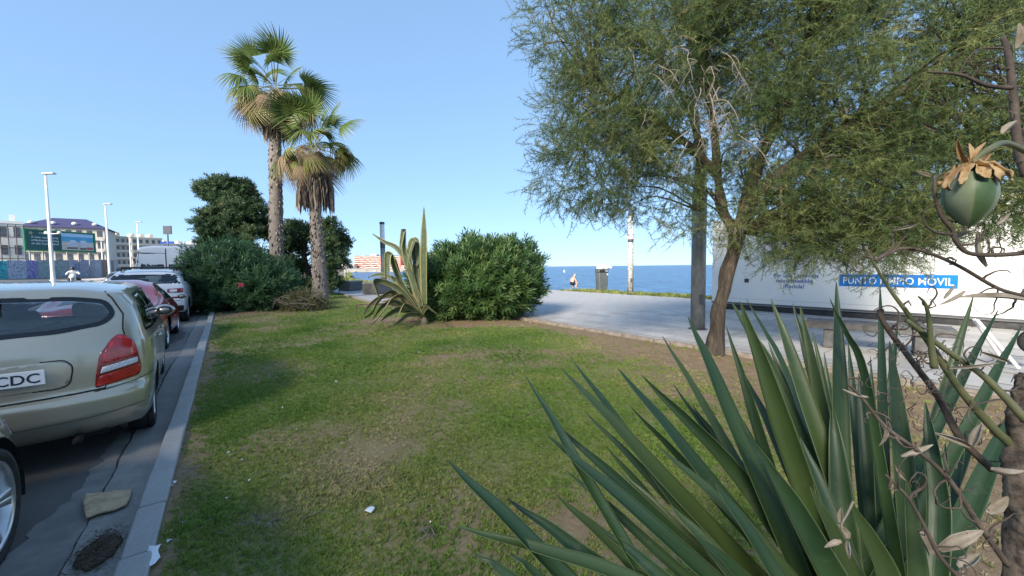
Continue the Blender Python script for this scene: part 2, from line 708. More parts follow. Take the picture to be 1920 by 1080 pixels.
f3 = n_noise(nt, 7, 5, .65)
thatch = n_ramp(nt, f2, [(.25, (.10, .12, .035)), (.5, (.175, .185, .065)), (.75, (.30, .26, .13))])
soil = n_ramp(nt, f3, [(.3, (.17, .112, .064)), (.5, (.25, .172, .10)), (.7, (.33, .235, .145))])
soil = n_mix(nt, .35, soil, n_ramp(nt, f2, [(.3, (.12, .075, .042)), (.72, (.40, .29, .185))]))
colr = n_mix(nt, ba, thatch, soil)
principled(nt, out, colr, .95, 0, .2, 0, n_bump(nt, f2, .6, .015))
lawn = link('lawn', mesh_np('lawn', Vl, Fl, {'bare': bare_at(Vl[:, 0], Vl[:, 1])}), m, smooth=True)
tag(lawn, kind='structure')

# grass blades, dense near the camera and thinning away from it
gx, gy = [], []
cells = [(0.9, 3.2, 3300), (3.2, 5.0, 1800), (5.0, 8.0, 800), (8.0, 13.0, 360), (13.0, 25.0, 110)]
half = 1.36
for d0, d1, dens in cells:
    n = int(dens * (d1 - d0) * (d0 + d1) * half)
    y = rng.uniform(d0, d1, n)
    x = rng.uniform(-half, half, n) * y
    s, v = vs_of(x, y)
    k = (v < KERB_V0 - .02) & (v > vb(s) + .05)
    x, y = x[k], y[k]
    b = bare_at(x, y)
    k = rng.random(len(x)) > b * .93
    gx.append(x[k]); gy.append(y[k])
gx = np.concatenate(gx); gy = np.concatenate(gy)
bl_v, bl_f, k = [], [], 0
rb = random.Random(4)
for i in range(6):
    a = rb.uniform(0, 2 * PI); ln = rb.uniform(.6, 1.0); w = .055
    bx, by = rb.uniform(-.35, .35), rb.uniform(-.35, .35)
    dx, dy = math.cos(a), math.sin(a)
    lean = rb.uniform(.25, .95)
    bl_v += [(bx - dy * w, by + dx * w, 0), (bx + dy * w, by - dx * w, 0), (bx + dx * lean * .35 * ln - dy * w * .8, by + dy * lean * .35 * ln + dx * w * .8, .62 * ln), (bx + dx * lean * ln, by + dy * lean * ln, (.95 - .35 * lean) * ln)]
    bl_f += [(k, k + 1, k + 2), (k + 1, k + 3, k + 2)]
    k += 4
bl_v = np.array(bl_v); bl_f = np.array(bl_f)
n = len(gx)
dist = np.hypot(gx, gy)
scl = rng.uniform(.022, .042, n) * (.75 + .6 * vnoise(gx * 2.2, gy * 2.2, 21)) * (1 + .06 * np.clip(dist - 3, 0, 12))
s_, v_ = vs_of(gx, gy)
gz = LAWN_Z + .03 * (vnoise(gx * 1.2, gy * 1.2, 11) - .5) - .035 * (1 - np.clip((v_ - vb(s_)) / .5, 0, 1)) - .004
rot = basis(np.stack([rng.normal(0, .12, n), rng.normal(0, .12, n), np.ones(n)], 1))
tone = .55 * vnoise(gx * .8, gy * .8, 31) + .25 * vnoise(gx * 2.7, gy * 2.7, 32) + .2 * rng.random(n)
tone = np.clip((tone - .5) * 1.5 + .45 + .12 * np.clip((bare_at(gx, gy) - .2), 0, 1), 0, 1)
Vg, Fg, Rg = stamp(bl_v, bl_f, rot, np.stack([gx, gy, gz], 1), scl, tone)
m_grass = leafmat('grass', [(0, (.115, .215, .036)), (.4, (.195, .295, .056)), (.68, (.28, .335, .085)), (.86, (.39, .355, .15)), (1, (.52, .43, .26))], .6, .35)
tag(link('grass', mesh_np('grass', Vg, Fg, {'rnd': Rg}), m_grass), 'short patchy lawn grass with dry and worn spots between the kerb and the promenade', 'grass', kind='stuff')

# --- promenade paving
m, nt, out = _nt('promenade_paving')
br = nt.nodes.new('ShaderNodeTexBrick')
tc = nt.nodes.new('ShaderNodeTexCoord')
nt.links.new(tc.outputs['Object'], br.inputs['Vector'])
br.offset = .5
br.inputs['Scale'].default_value = 1.0
br.inputs['Brick Width'].default_value = .60
br.inputs['Row Height'].default_value = .40
br.inputs['Mortar Size'].default_value = .016
br.inputs['Color1'].default_value = (.37, .35, .33, 1)
br.inputs['Color2'].default_value = (.43, .41, .385, 1)
br.inputs['Mortar'].default_value = (.10, .097, .093, 1)
f1 = n_noise(nt, .5, 5, .65)
f2 = n_noise(nt, 60, 4, .7)
colr = n_mix(nt, .5, br.outputs['Color'], n_ramp(nt, f1, [(.3, (.36, .34, .32)), (.7, (.47, .445, .415))]))
colr = n_mix(nt, .25, colr, n_ramp(nt, f2, [(.3, (.22, .22, .22)), (.7, (.52, .51, .5))]))
principled(nt, out, colr, .62, 0, .4, 0, n_bump(nt, f2, .1, .002))
m_prom = m
edge = [(s, float(vb(s))) for s in list(np.arange(-12, 30, 1.0)) + [34, 42, 52, 62]]
seaside = []
for p in shore[:10]:
    s, v = vs_of(p.x, p.y)
    seaside.append((s, v + 1.3))
seaside[0] = (-45, -17.6)
prom_pts = edge + seaside[::-1] + [(-45, -6.87)]
prom = link('promenade', poly_mesh('promenade', prom_pts, PROM_Z - .01), m_prom)
prom.rotation_euler = (0, 0, YAW)
tag(prom, kind='structure')
# far street-side ground beyond the bush, so that the paving meets earth
slabs = []
m_slab = []
for k, (a, b) in enumerate([((.36, .34, .32), (.43, .41, .385)), ((.41, .39, .365), (.48, .46, .43)), ((.31, .295, .275), (.38, .36, .34))]):
    m_slab.append(mat('paving_slab_%s' % 'abc'[k], a, b, rough=.6, scale=6, bump=.12, bscale=90, bdist=.002, lo=.3, hi=.7))
    me = MB().box((0, 0, 0), (.582, .382, .03)).mesh('paving_slab')
    me.materials.append(m_slab[-1])
    slabs.append(me)
cand = []
for j in range(-60, -16):
    for i in range(-8, 30):
        off = .5 if (j % 2) else 0.0
        s, v = (i + off + .5) * .6, (j + .5) * .4
        if v > vb(s) - .32:
            continue
        p = SV(s, v)
        if p.y < 4.7 or abs(p.x / p.y) > 1.3:
            continue
        cand.append((p.y, s, v))
cand.sort()
bed = MB()
for d, s, v in cand[:300]:
    bed.add([(s - .3, v - .2, PROM_Z - .006), (s + .3, v - .2, PROM_Z - .006), (s + .3, v + .2, PROM_Z - .006), (s - .3, v + .2, PROM_Z - .006)], [(0, 1, 2, 3)])
tag(bed.build('joint_bed', mat('joint_sand', (.10, .095, .09), (.16, .15, .14), rough=1, scale=20), prom), kind='stuff')
rs = random.Random(9)
for d, s, v in cand[:300]:
    o = bpy.data.objects.new('paving_slab', rs.choice(slabs))
    col.objects.link(o)
    o.parent = prom
    o.location = (s, v, PROM_Z - .015 + rs.uniform(-.0012, .0012))
    o.rotation_euler = (rs.uniform(-.002, .002), rs.uniform(-.002, .002), rs.choice((0, PI)))

# --- rough stone edging between lawn and promenade
m_edge = mat('edging_stone', (.20, .155, .12), (.36, .31, .26), rough=.95, scale=9, bump=.6, bscale=40, bdist=.01, lo=.3, hi=.7)
eb = MB()
edging = None
rows = []
s = -8.0
while s < 27:
    ln = random.uniform(.34, .62)
    rows.append((s, ln)); s += ln
for s, ln in rows:
    a, b = SV(s, float(vb(s)) - .1), SV(s + ln, float(vb(s + ln)) - .1)
    q = [SV(s, float(vb(s)) - .02), SV(s + ln, float(vb(s + ln)) - .02), SV(s + ln, float(vb(s + ln)) - .16), SV(s, float(vb(s)) - .16)]
    eb.add([(p.x, p.y, PROM_Z - .02) for p in q] + [(p.x, p.y, -.1) for p in q], [(0, 1, 2, 3), (1, 0, 4, 5)])
edging = eb.build('lawn_edging', mat('edging_mortar', (.15, .11, .08), (.24, .19, .15), rough=1, scale=14, bump=.5, bscale=40))
tag(edging, kind='structure')
for s, ln in rows:
    p0, p1 = SV(s, float(vb(s)) - .07), SV(s + ln, float(vb(s + ln)) - .07)
    d = p1 - p0
    hh = random.uniform(.15, .19)
    b = MB().box((0, 0, 0), (d.length - .02, random.uniform(.13, .17), hh))
    b.v = [(x + random.uniform(-.012, .012), y + random.uniform(-.012, .012), z + random.uniform(-.012, .008)) for x, y, z in b.v]
    o = b.build('edging_stone', m_edge, edging)
    o.location = (p0 + p1) / 2 + Vector((0, 0, PROM_Z + .012 - hh / 2))
    o.rotation_euler = (0, 0, math.atan2(d.y, d.x))
    bv = o.modifiers.new('bevel', 'BEVEL'); bv.width = .022; bv.segments = 2

# --- strip of wild grass between paving and sea
gp = []
rs2 = np.random.default_rng(5)
for a, b in zip(shore[1:10], shore[2:11]):
    L = (b - a).length
    n = int(L * 60)
    t = rs2.random(n)
    w = rs2.random(n)
    dirv = (b - a).normalized()
    nrm = Vector((-dirv.y, dirv.x, 0))
    if nrm.dot(N) < 0: nrm = -nrm
    q = np.array([[a.x, a.y, 0]]) + t[:, None] * np.array([[b.x - a.x, b.y - a.y, 0]]) + (w * 1.5)[:, None] * np.array([[nrm.x, nrm.y, 0]])
    gp.append(q)
gp = np.concatenate(gp)
k = ~((gp[:, 0] > -1.2) & (gp[:, 0] < 4.0) & (gp[:, 1] > 24) & (gp[:, 1] < 33))
gp = gp[k]
gp[:, 2] = .02
n = len(gp)
rot = basis(np.stack([rs2.normal(0, .1, n), rs2.normal(0, .1, n), np.ones(n)], 1), rg=rs2)
Vg, Fg, Rg = stamp(bl_v, bl_f, rot, gp, rs2.uniform(.14, .34, n), rs2.random(n))
m_wild = leafmat('wild_grass', [(0, (.10, .15, .03)), (.5, (.20, .24, .06)), (1, (.34, .32, .12))], .6, .3)
tag(link('shore_grass', mesh_np('shore_grass', Vg, Fg, {'rnd': Rg}), m_wild), 'strip of yellow green wild grass along the sea edge of the promenade', 'grass', kind='stuff')
mb = MB()
for a, b in zip(shore[1:10], shore[2:11]):
    q = []
    for p in (a, b):
        q.append((p.x, p.y, .02))
    dirv = (b - a).normalized(); nrm = Vector((-dirv.y, dirv.x, 0))
    if nrm.dot(N) < 0: nrm = -nrm
    for p in (b, a):
        q.append((p.x + nrm.x * 1.6, p.y + nrm.y * 1.6, .06))
    mb.add(q, [(0, 1, 2, 3)])
tag(mb.build('shore_verge', mat('verge_soil', (.16, .15, .06), (.26, .24, .10), rough=1, scale=3)), kind='structure')

# --- land across the bay
m_far = mat('far_shore', (.34, .30, .24), (.44, .40, .33), rough=1, scale=.05)
V, F = [], []
fs_pts = [(-420, 318), (-300, 312), (-230, 306), (-170, 300), (-120, 300), (-80, 303), (-45, 310), (-20, 325)]
for x, y in fs_pts:
    V += [(x, y, SEA_Z - .5), (x - 4, y + 16, .6), (x - 8, y + 34, 1.3), (x - 20, y + 330, 3.0)]
for i in range(len(fs_pts) - 1):
    for j in range(3):
        a = i * 4 + j
        F.append((a, a + 4, a + 5, a + 1))
me = bpy.data.meshes.new('far_shore'); me.from_pydata(V, [], F); me.update()
tag(link('far_shore', me, m_far), kind='structure')
# ================================================================ cars
M_rubber = mat('tyre_rubber', (.012, .012, .013), (.03, .03, .03), rough=.8, scale=20, bump=.15, bscale=120)
M_trim = mat('black_trim', (.012, .012, .013), rough=.45)
M_frit = mat('window_border', (.006, .006, .007), rough=.12, spec=.6)
M_seam = mat('panel_gap', (.01, .01, .01), rough=.9)
M_alloy = mat('alloy_rim', (.52, .53, .54), (.62, .62, .63), rough=.28, metal=.85, scale=8)
M_chrome = mat('chrome', (.75, .76, .77), rough=.12, metal=1.0)
M_under = mat('underbody', (.012, .012, .012), rough=.95)
M_lamp_red = mat('lamp_red', (.42, .008, .012), (.60, .02, .025), rough=.12, scale=14, coat=.8, bump=.2, bscale=90, bdist=.002)
M_lamp_dark = mat('lamp_dark', (.16, .012, .014), (.30, .015, .02), rough=.12, scale=22, coat=.8)
M_lamp_white = mat('lamp_white', (.55, .54, .55), (.85, .84, .84), rough=.15, scale=60, coat=.8, bump=.5, bscale=120, bdist=.003)
M_plate = mat('plate_white', (.78, .79, .80), rough=.35)
M_ink = mat('plate_ink', (.02, .02, .03), rough=.5)
M_mirror = mat('mirror_glass', (.35, .38, .42), rough=.03, metal=1.0)
M_seat = mat('seat_fabric', (.50, .49, .44), (.58, .57, .51), rough=.9, scale=30)
M_seat_dark = mat('seat_dark', (.05, .05, .054), rough=.9)
M_glass = glassmat('car_glass', (.90, .94, .93), .07)
M_glass_dark = glassmat('car_glass_dark', (.55, .60, .59), .07)


def paint(name, c, c2, metal=.35, rough=.32, dirt=.12):
    m, nt, out = _nt(name)
    f = n_noise(nt, 2.2, 4, .6)
    colr = n_ramp(nt, f, [(.3, c), (.7, c2)])
    d = n_noise(nt, 14, 6, .7)
    colr = n_mix(nt, n_math(nt, 'MULTIPLY', n_math(nt, 'GREATER_THAN', d, .62), dirt), colr, (.30, .27, .22))
    g = nt.nodes.new('ShaderNodeNewGeometry')
    colr = n_mix(nt, g.outputs['Backfacing'], colr, (.33, .325, .31))
    b = principled(nt, out, colr, rough, metal, .5, .9)
    MATS[name] = m
    return m


def in_poly(h, z, poly):
    h, z = np.asarray(h), np.asarray(z)
    c = np.zeros(h.shape, bool)
    j = len(poly) - 1
    for i in range(len(poly)):
        (xi, yi), (xj, yj) = poly[i], poly[j]
        k = ((yi > z) != (yj > z)) & (h < (xj - xi) * (z - yi) / (yj - yi + 1e-12) + xi)
        c ^= k
        j = i
    return c


def round_poly(poly, r, n=4):
    """an outline with its corners rounded"""
    out = []
    L = len(poly)
    for i in range(L):
        p0, p, p1 = Vector(poly[i - 1]), Vector(poly[i]), Vector(poly[(i + 1) % L])
        a, b = p0 - p, p1 - p
        ra = min(r, a.length * .45); rb = min(r, b.length * .45)
        A, B = p + a.normalized() * ra, p + b.normalized() * rb
        for k in range(n + 1):
            t = k / n
            q = A * (1 - t) ** 2 + p * 2 * t * (1 - t) + B * t * t
            out.append((q.x, q.y))
    return out


def inset_poly(poly, d):
    out = []
    L = len(poly)
    area = sum(poly[i - 1][0] * poly[i][1] - poly[i][0] * poly[i - 1][1] for i in range(L))
    sg = 1 if area > 0 else -1
    for i in range(L):
        a, b, c = Vector(poly[i - 1]), Vector(poly[i]), Vector(poly[(i + 1) % L])
        t = (c - a)
        if t.length < 1e-9:
            out.append((b.x, b.y)); continue
        t.normalize()
        out.append((b.x - t.y * d * sg, b.y + t.x * d * sg))
    return out


class Car:
    PLANES = {'rear': ((-1.5, 0, 0), (0, 1, 0), (1, 0, 0)), 'right': ((0, -3, 0), (1, 0, 0), (0, 1, 0)), 'left': ((0, 3, 0), (1, 0, 0), (0, -1, 0)),
              'front': ((9, 0, 0), (0, 1, 0), (-1, 0, 0))}

    def __init__(self, name, label, cat, s, v, yaw, spec, pnt, group='cars parked along the kerb', z=0.0):
        self.sp = spec
        self.pnt = pnt
        p = SV(s, v, z)
        self.t = thing(name, label, cat, p, YAW + yaw, group)
        self.holes = []
        self.patches = []
        self.make_surface()

    def make_surface(self):
        sp = self.sp
        L, z0 = sp['L'], sp['z0']
        ns, mh = sp.get('ns', 150), sp.get('mh', 44)
        s = np.concatenate([np.array([0, .004, .01, .018, .028]), np.linspace(.04, .96, ns), np.array([.972, .982, .99, .996, 1.0])])
        rings = []
        rc = sp.get('rc', .07)
        for q in s:
            x = q * L
            zt, zb, w = float(sinterp(sp['top'], x)), float(sinterp(sp['belt'], x)), float(sinterp(sp['plan'], x))
            zb = min(zb, zt - .03)
            gh = zt - zb
            ins = sp.get('shoulder', .03)
            ws = max(w - ins - sp['tumble'] * gh, .2)
            k = min(.10, .5 * gh)
            zm = z0 + (zb - z0) * .52
            ctl = [(0, z0), (w - .16, z0), (w - .05, z0 + .02), (w - .018, z0 + .12), (w - .004, zm - .1), (w, zm + .04), (w - .008, zb - .13), (w - ins * .5, zb - .045), (w - ins, zb), (w - ins - sp['tumble'] * gh * .5 + .008 * min(1, gh * 4), zb + gh * .5),
                   (ws, zt - k), (ws - .055 * min(1, gh * 5), zt - k * .38), (ws - .16, zt - k * .08 - .008), (ws * .5, zt - .002 + sp.get('crown', .012)), (0, zt + sp.get('crown', .012))]
            pts, _ = catmull([Vector((a, b, 0)) for a, b in ctl], [0] * len(ctl), sp.get('sub', 4))
            e0, e1 = x, L - x
            e = min(e0, e1)
            inset = 0
            if e < rc:
                inset = rc - math.sqrt(max(rc * rc - (rc - e) ** 2, 0))
            ring = []
            zc = (z0 + zt) / 2
            for p_ in pts:
                y, zz = p_.x, p_.y
                y = max(y - inset, 0) if y > .05 else y
                zz = zz + (-inset if zz > zc else inset) * min(1, abs(zz - zc) / (.5 * (zt - z0)) * 1.0) * .8
                ring.append((y, zz))
            rings.append((q, ring, w))
        nh = len(rings[0][1])
        full = 2 * (nh - 1)

        def xmap(q, y, zz, w):
            return q
        V, F = [], []
        for q, ring, w in rings:
            row = [(-y, zz) for y, zz in ring] + [(y, zz) for y, zz in ring[-2:0:-1]]
            for y, zz in row:
                V.append((xmap(q, y, zz, w), y, zz))
        nr = len(rings)
        for i in range(nr - 1):
            for j in range(full):
                a, b = i * full + j, i * full + (j + 1) % full
                F.append((a, b, b + full, a + full))
        for end, base in ((0, 0), (1, (nr - 1) * full)):
            q, ring, w = rings[0] if end == 0 else rings[-1]
            row = [(-y, zz) for y, zz in ring] + [(y, zz) for y, zz in ring[-2:0:-1]]
            zc = (min(r[1] for r in row) + max(r[1] for r in row)) / 2
            prev = base
            K = sp.get('K', 26)
            for r in range(1, K):
                t = 1 - r / K
                k0 = len(V)
                for y, zz in row:
                    yy, z2 = y * t, zc + (zz - zc) * t
                    V.append((xmap(q, yy, z2, w), yy, z2))
                for j in range(full):
                    a, b, c, d = prev + j, prev + (j + 1) % full, k0 + (j + 1) % full, k0 + j
                    F.append((a, d, c, b) if end == 0 else (a, b, c, d))
                prev = k0
            k0 = len(V)
            V.append((xmap(q, 0, zc, w), 0, zc))
            for j in range(full):
                a, b = prev + j, prev + (j + 1) % full
                F.append((a, k0, b) if end == 0 else (a, b, k0))
        V = np.array(V)
        yn = np.minimum(np.abs(V[:, 1]) / sp['W2'], 1.2)
        xr = sinterp(sp['rear'], V[:, 2]) + sp.get('rear_curve', .10) * yn ** sp.get('rear_pow', 2.4)
        xf = sinterp(sp['front'], V[:, 2]) + sp.get('front_curve', .22) * yn ** 2.2
        V[:, 0] = xr + V[:, 0] * (L - xr - xf)
        # wheel arches: snap nearby side vertices to the arch circle
        R_ = sp['arch']
        for ax in sp['axles']:
            dx, dz = V[:, 0] - ax, V[:, 2] - sp['wr']
            d = np.hypot(dx, dz)
            k = (np.abs(V[:, 1]) > sp['W2'] * .72) & (np.abs(d - R_) < .022) & (V[:, 2] < sp['wr'] + R_ + .05)
            V[k, 0] = ax + dx[k] / d[k] * R_
            V[k, 2] = sp['wr'] + dz[k] / d[k] * R_
        self.V, self.F = V, F
        self.bvh = BVHTree.FromPolygons([tuple(v) for v in V], [tuple(f) for f in F])
        self.cen = np.array([V[list(f)].mean(0) for f in F])
        nn = []
        for f in F:
            a = V[f[2]] - V[f[0]]
            b = (V[f[3]] - V[f[1]]) if len(f) == 4 else (V[f[2]] - V[f[1]])
            c = np.cross(a, b)
            nn.append(c / (np.linalg.norm(c) + 1e-12))
        self.nor = np.array(nn)
        if (self.nor * (self.cen - np.array([sp['L'] / 2, 0, .8]))).sum() < 0:
            self.F = [f[::-1] for f in self.F]
            self.nor = -self.nor

    def plane(self, pl):
        if isinstance(pl, str):
            o, a, d = self.PLANES[pl]
            return Vector(o), Vector(a), Vector(d)
        return Vector(pl[0]), Vector(pl[1]).normalized(), Vector(pl[2]).normalized()

    def hit(self, pl, h, z, off):
        o, a, d = self.plane(pl)
        q = o + a * h + Vector((0, 0, z))
        loc, nor, i, _ = self.bvh.ray_cast(q, d)
        if loc is None:
            loc, nor, i, _ = self.bvh.find_nearest(q + d * o.length)
        if nor.dot(d) > 0: nor = -nor
        return loc + nor * off

    def hole(self, pl, poly):
        self.holes.append((pl, poly))

    def patch(self, name, pl, poly, material, parent=None, off=.003, step=.05, thick=.008, smooth=True):
        bm = bmesh.new()
        vs = [bm.verts.new((h, z, 0)) for h, z in poly]
        bm.faces.new(vs)
        bmesh.ops.triangulate(bm, faces=bm.faces[:], quad_method='BEAUTY', ngon_method='EAR_CLIP')
        for _ in range(7):
            es = [e for e in bm.edges if e.calc_length() > step]
            if not es: break
            bmesh.ops.subdivide_edges(bm, edges=es, cuts=1)
            bmesh.ops.triangulate(bm, faces=[f for f in bm.faces if len(f.verts) > 3])
        bmesh.ops.beautify_fill(bm, faces=bm.faces[:], edges=bm.edges[:])
        for v in bm.verts:
            v.co = self.hit(pl, v.co.x, v.co.y, off)
        bm.normal_update()
        d = self.plane(pl)[2]
        if sum((f.normal.dot(d) * f.calc_area() for f in bm.faces)) > 0:
            bmesh.ops.reverse_faces(bm, faces=bm.faces[:])
        me = bpy.data.meshes.new(name)
        bm.to_mesh(me); bm.free()
        o = link(name, me, material, parent or self.t, smooth=smooth)
        if thick:
            m_ = o.modifiers.new('thickness', 'SOLIDIFY'); m_.thickness = thick; m_.offset = -1
        return o

    def ring(self, name, pl, outer, inner, material, parent=None, off=.003):
        n = len(outer)
        V = [self.hit(pl, h, z, off) for h, z in outer] + [self.hit(pl, h, z, off) for h, z in inner]
        F = [(i, (i + 1) % n, n + (i + 1) % n, n + i) for i in range(n)]
        me = bpy.data.meshes.new(name); me.from_pydata(V, [], F); me.update()
        return link(name, me, material, parent or self.t)

    def seam(self, name, pl, line, width=.006, off=.004, material=None, parent=None, step=.03):
        pts = []
        for (a, b) in zip(line[:-1], line[1:]):
            n = max(1, int(math.hypot(b[0] - a[0], b[1] - a[1]) / step))
            pts += [(a[0] + (b[0] - a[0]) * i / n, a[1] + (b[1] - a[1]) * i / n) for i in range(n)]
        pts.append(line[-1])
        V, F = [], []
        for i, p in enumerate(pts):
            a, b = pts[max(i - 1, 0)], pts[min(i + 1, len(pts) - 1)]
            t = Vector((b[0] - a[0], b[1] - a[1]))
            t = t.normalized() if t.length else Vector((1, 0))
            for sg in (-.5, .5):
                V.append(self.hit(pl, p[0] - t.y * width * sg, p[1] + t.x * width * sg, off))
        for i in range(len(pts) - 1):
            F.append((2 * i, 2 * i + 2, 2 * i + 3, 2 * i + 1))
        me = bpy.data.meshes.new(name); me.from_pydata(V, [], F); me.update()
        return link(name, me, material or M_seam, parent or self.t)

    def window(self, name, pl, poly, glass, border=.03, corner=.05, label=None):
        outer = round_poly(poly, corner)
        inner = inset_poly(outer, border)
        self.hole(pl, inset_poly(outer, border * .32))
        o = self.patch(name, pl, inner, glass, off=.001, thick=.004)
        self.ring('window_border', pl, outer, inner, M_frit, o, .003)
        if label: o['label'] = label
        return o

    def finish(self):
        sp = self.sp
        kill = np.zeros(len(self.F), bool)
        for ax in sp['axles']:
            d = np.hypot(self.cen[:, 0] - ax, self.cen[:, 2] - sp['wr'])
            kill |= (d < sp['arch'] - .004) & (np.abs(self.cen[:, 1]) > sp['W2'] * .5) & (self.cen[:, 2] < sp['wr'] + sp['arch'])
        for poly in sp.get('roof_holes', ()):
            kill |= in_poly(self.cen[:, 0], self.cen[:, 1], poly) & (self.nor[:, 2] > .1)
        for pl, poly in self.holes:
            o, a, dr = self.plane(pl)
            h = (self.cen - np.array(o)) @ np.array(a)
            face = self.nor @ np.array(dr)
            side = ((self.cen - np.array([sp['L'] / 2, 0, 0])) @ np.array(dr)) < .05
            kill |= in_poly(h, self.cen[:, 2], poly) & (np.abs(face) > .12) & side
        F = [f for f, k in zip(self.F, kill) if not k]
        me = bpy.data.meshes.new('body')
        me.from_pydata([tuple(v) for v in self.V], [], F)
        me.update()
        bm = bmesh.new(); bm.from_mesh(me)
        bmesh.ops.delete(bm, geom=[v for v in bm.verts if not v.link_faces], context='VERTS')
        bm.to_mesh(me); bm.free()
        self.body = link('body', me, self.pnt, self.t, smooth=True)
        # dark tub closing the wheel wells and the floor
        mb = MB()
        xs = sorted(sp['axles'])
        L, w, z0 = sp['L'], sp['W2'], sp['z0']
        wi = w - sp['tw'] - .10
        mb.box((L / 2, 0, z0 + .05), (L - .5, 2 * wi, .12))
        for ax in xs:
            mb.box((ax, 0, z0 + .28), (sp['arch'] * 2 + .04, 2 * wi, .5))
        mb.build('floor_pan', M_under, self.t)
        for ax in xs:
            for sg in (-1, 1):
                b = MB()
                n = 20
                pr = []
                for i in range(n + 1):
                    a = -.25 + (PI + .5) * i / n
                    pr.append((ax + math.cos(a) * (sp['arch'] + .002), sp['wr'] + math.sin(a) * (sp['arch'] + .002)))
                pr = [p for p in pr if p[1] > z0 - .02]
                vs = []
                for x, zz in pr:
                    for y in (wi, w - .045):
                        vs.append((x, sg * y, zz))
                b.add(vs, [(2 * i, 2 * i + 2, 2 * i + 3, 2 * i + 1) for i in range(len(pr) - 1)])
                b.build('wheel_arch', M_under, self.t)

    def wheels(self, spokes=5, rim=None, twin=False):
        sp = self.sp
        r, tw = sp['wr'], sp['tw']
        rr = sp['rim']
        tm = MB().lathe([(rr * .98, -tw * .42), (rr + .015, -tw * .47), (r - .05, -tw * .5), (r - .015, -tw * .46), (r, -tw * .34), (r - .003, -.05), (r - .008, -.048), (r - .003, -.04), (r, 0), (r, tw * .34), (r - .015, tw * .46), (r - .05, tw * .5), (rr + .015, tw * .47), (rr * .98, tw * .42)], 48, axis='y', cap=False).mesh('tyre')
        rm = MB().lathe([(rr * .98, -tw * .40), (rr * .985, -tw * .45), (rr * .95, -tw * .46), (rr * .9, -tw * .36), (rr * .86, -.0), (rr * .86, tw * .4)], 48, axis='y', cap=False)
        rm.lathe([(.001, -tw * .34), (.03, -tw * .34), (.055, -tw * .30), (.06, -tw * .2), (.001, -tw * .2)], 20, axis='y', cap=False)
        for k in range(spokes):
            a0 = 2 * PI * k / spokes
            for da in ((-.11, .11) if twin else (0,)):
                a = a0 + da
                wd0, wd1 = (.018, .022) if twin else (.032, .045)
                c, s = math.cos(a), math.sin(a)
                vs = []
                for t, wd, dep in ((.045, wd0, -.30), (rr * .5, wd0 * .9, -.36), (rr * .93, wd1, -.40)):
                    for sg in (-1, 1):
                        vs.append((c * t - s * wd * sg, tw * dep, s * t + c * wd * sg))
                    for sg in (-1, 1):
                        vs.append((c * t - s * wd * sg * 1.1, tw * (dep + .16), s * t + c * wd * sg * 1.1))
                fs = []
                for i in range(2):
                    b = i * 4
                    fs += [(b, b + 1, b + 5, b + 4), (b + 2, b, b + 4, b + 6), (b + 1, b + 3, b + 7, b + 5)]
                rm.add(vs, fs)
        rmm = rm.mesh('rim')
        dm = MB().lathe([(.05, .0), (rr * .62, .0), (rr * .62, .02), (.05, .02)], 28, axis='y', cap=True).mesh('brake_disc')
        for me, mt in ((tm, M_rubber), (rmm, rim or M_alloy), (dm, M_under)):
            me.materials.append(mt)
            me.polygons.foreach_set('use_smooth', [len(p.vertices) == 4 for p in me.polygons])
        for ax in sorted(sp['axles']):
            for sg in (-1, 1):
                ty = bpy.data.objects.new('wheel', tm); col.objects.link(ty); ty.parent = self.t
                ty.location = (ax, sg * (sp['W2'] - tw / 2 - .035), r)
                ty.rotation_euler = (0, .4 * ax, 0 if sg < 0 else PI)
                for nm, me in (('rim', rmm), ('brake_disc', dm)):
                    c = bpy.data.objects.new(nm, me); col.objects.link(c); c.parent = ty

    def mirror_pair(self, x, z, w=.22, h=.14, ypos=None):
        for sg in (-1, 1):
            b = MB()
            y0 = ypos or self.sp['W2'] - .06
            prof = [(0.0, .02), (.03, .75), (.09, 1.0), (.15, .8), (.19, .35), (.20, .02)]
            n = 14
            vs, fs = [], []
            for dx, k in prof:
                for j in range(n):
                    a = 2 * PI * j / n
                    vs.append((x + dx - .08, sg * (y0 + .12 + math.cos(a) * w * .5 * k + .02), z + math.sin(a) * h * .5 * k))
            for i in range(len(prof) - 1):
                for j in range(n):
                    q = i * n + j; q2 = i * n + (j + 1) % n
                    fs.append((q, q2, q2 + n, q + n))
            b.add(vs, fs)
            b.box((x + .03, sg * (y0 + .02), z - .03), (.07, .12, .04))
            o = b.build('wing_mirror', self.pnt, self.t, smooth=True)
            g = MB()
            vs = [(x - .062, sg * (y0 + .14 + math.cos(2 * PI * j / n) * w * .5 * .72), z + math.sin(2 * PI * j / n) * h * .5 * .72) for j in range(n)]
            g.add(vs, [tuple(range(n)) if sg > 0 else tuple(reversed(range(n)))])
            g.build('mirror_glass', M_trim if sg < 0 else M_mirror, o)


def seats(car, xs, y=.36, z=.62, back=.62, material=None, head=True):
    for x in xs:
        for sg in (-1, 1):
            b = MB()
            b.box((x, sg * y, z + back / 2), (.14, .48, back), 0, 0, .86)
            o = b.build('seat', material or M_seat_dark, car.t, bevel=.05)
            if head:
                h = MB().box((x - .02, sg * y, z + back + .12), (.10, .28, .19), 0, 0, .9).build('headrest', material or M_seat_dark, o, bevel=.045)


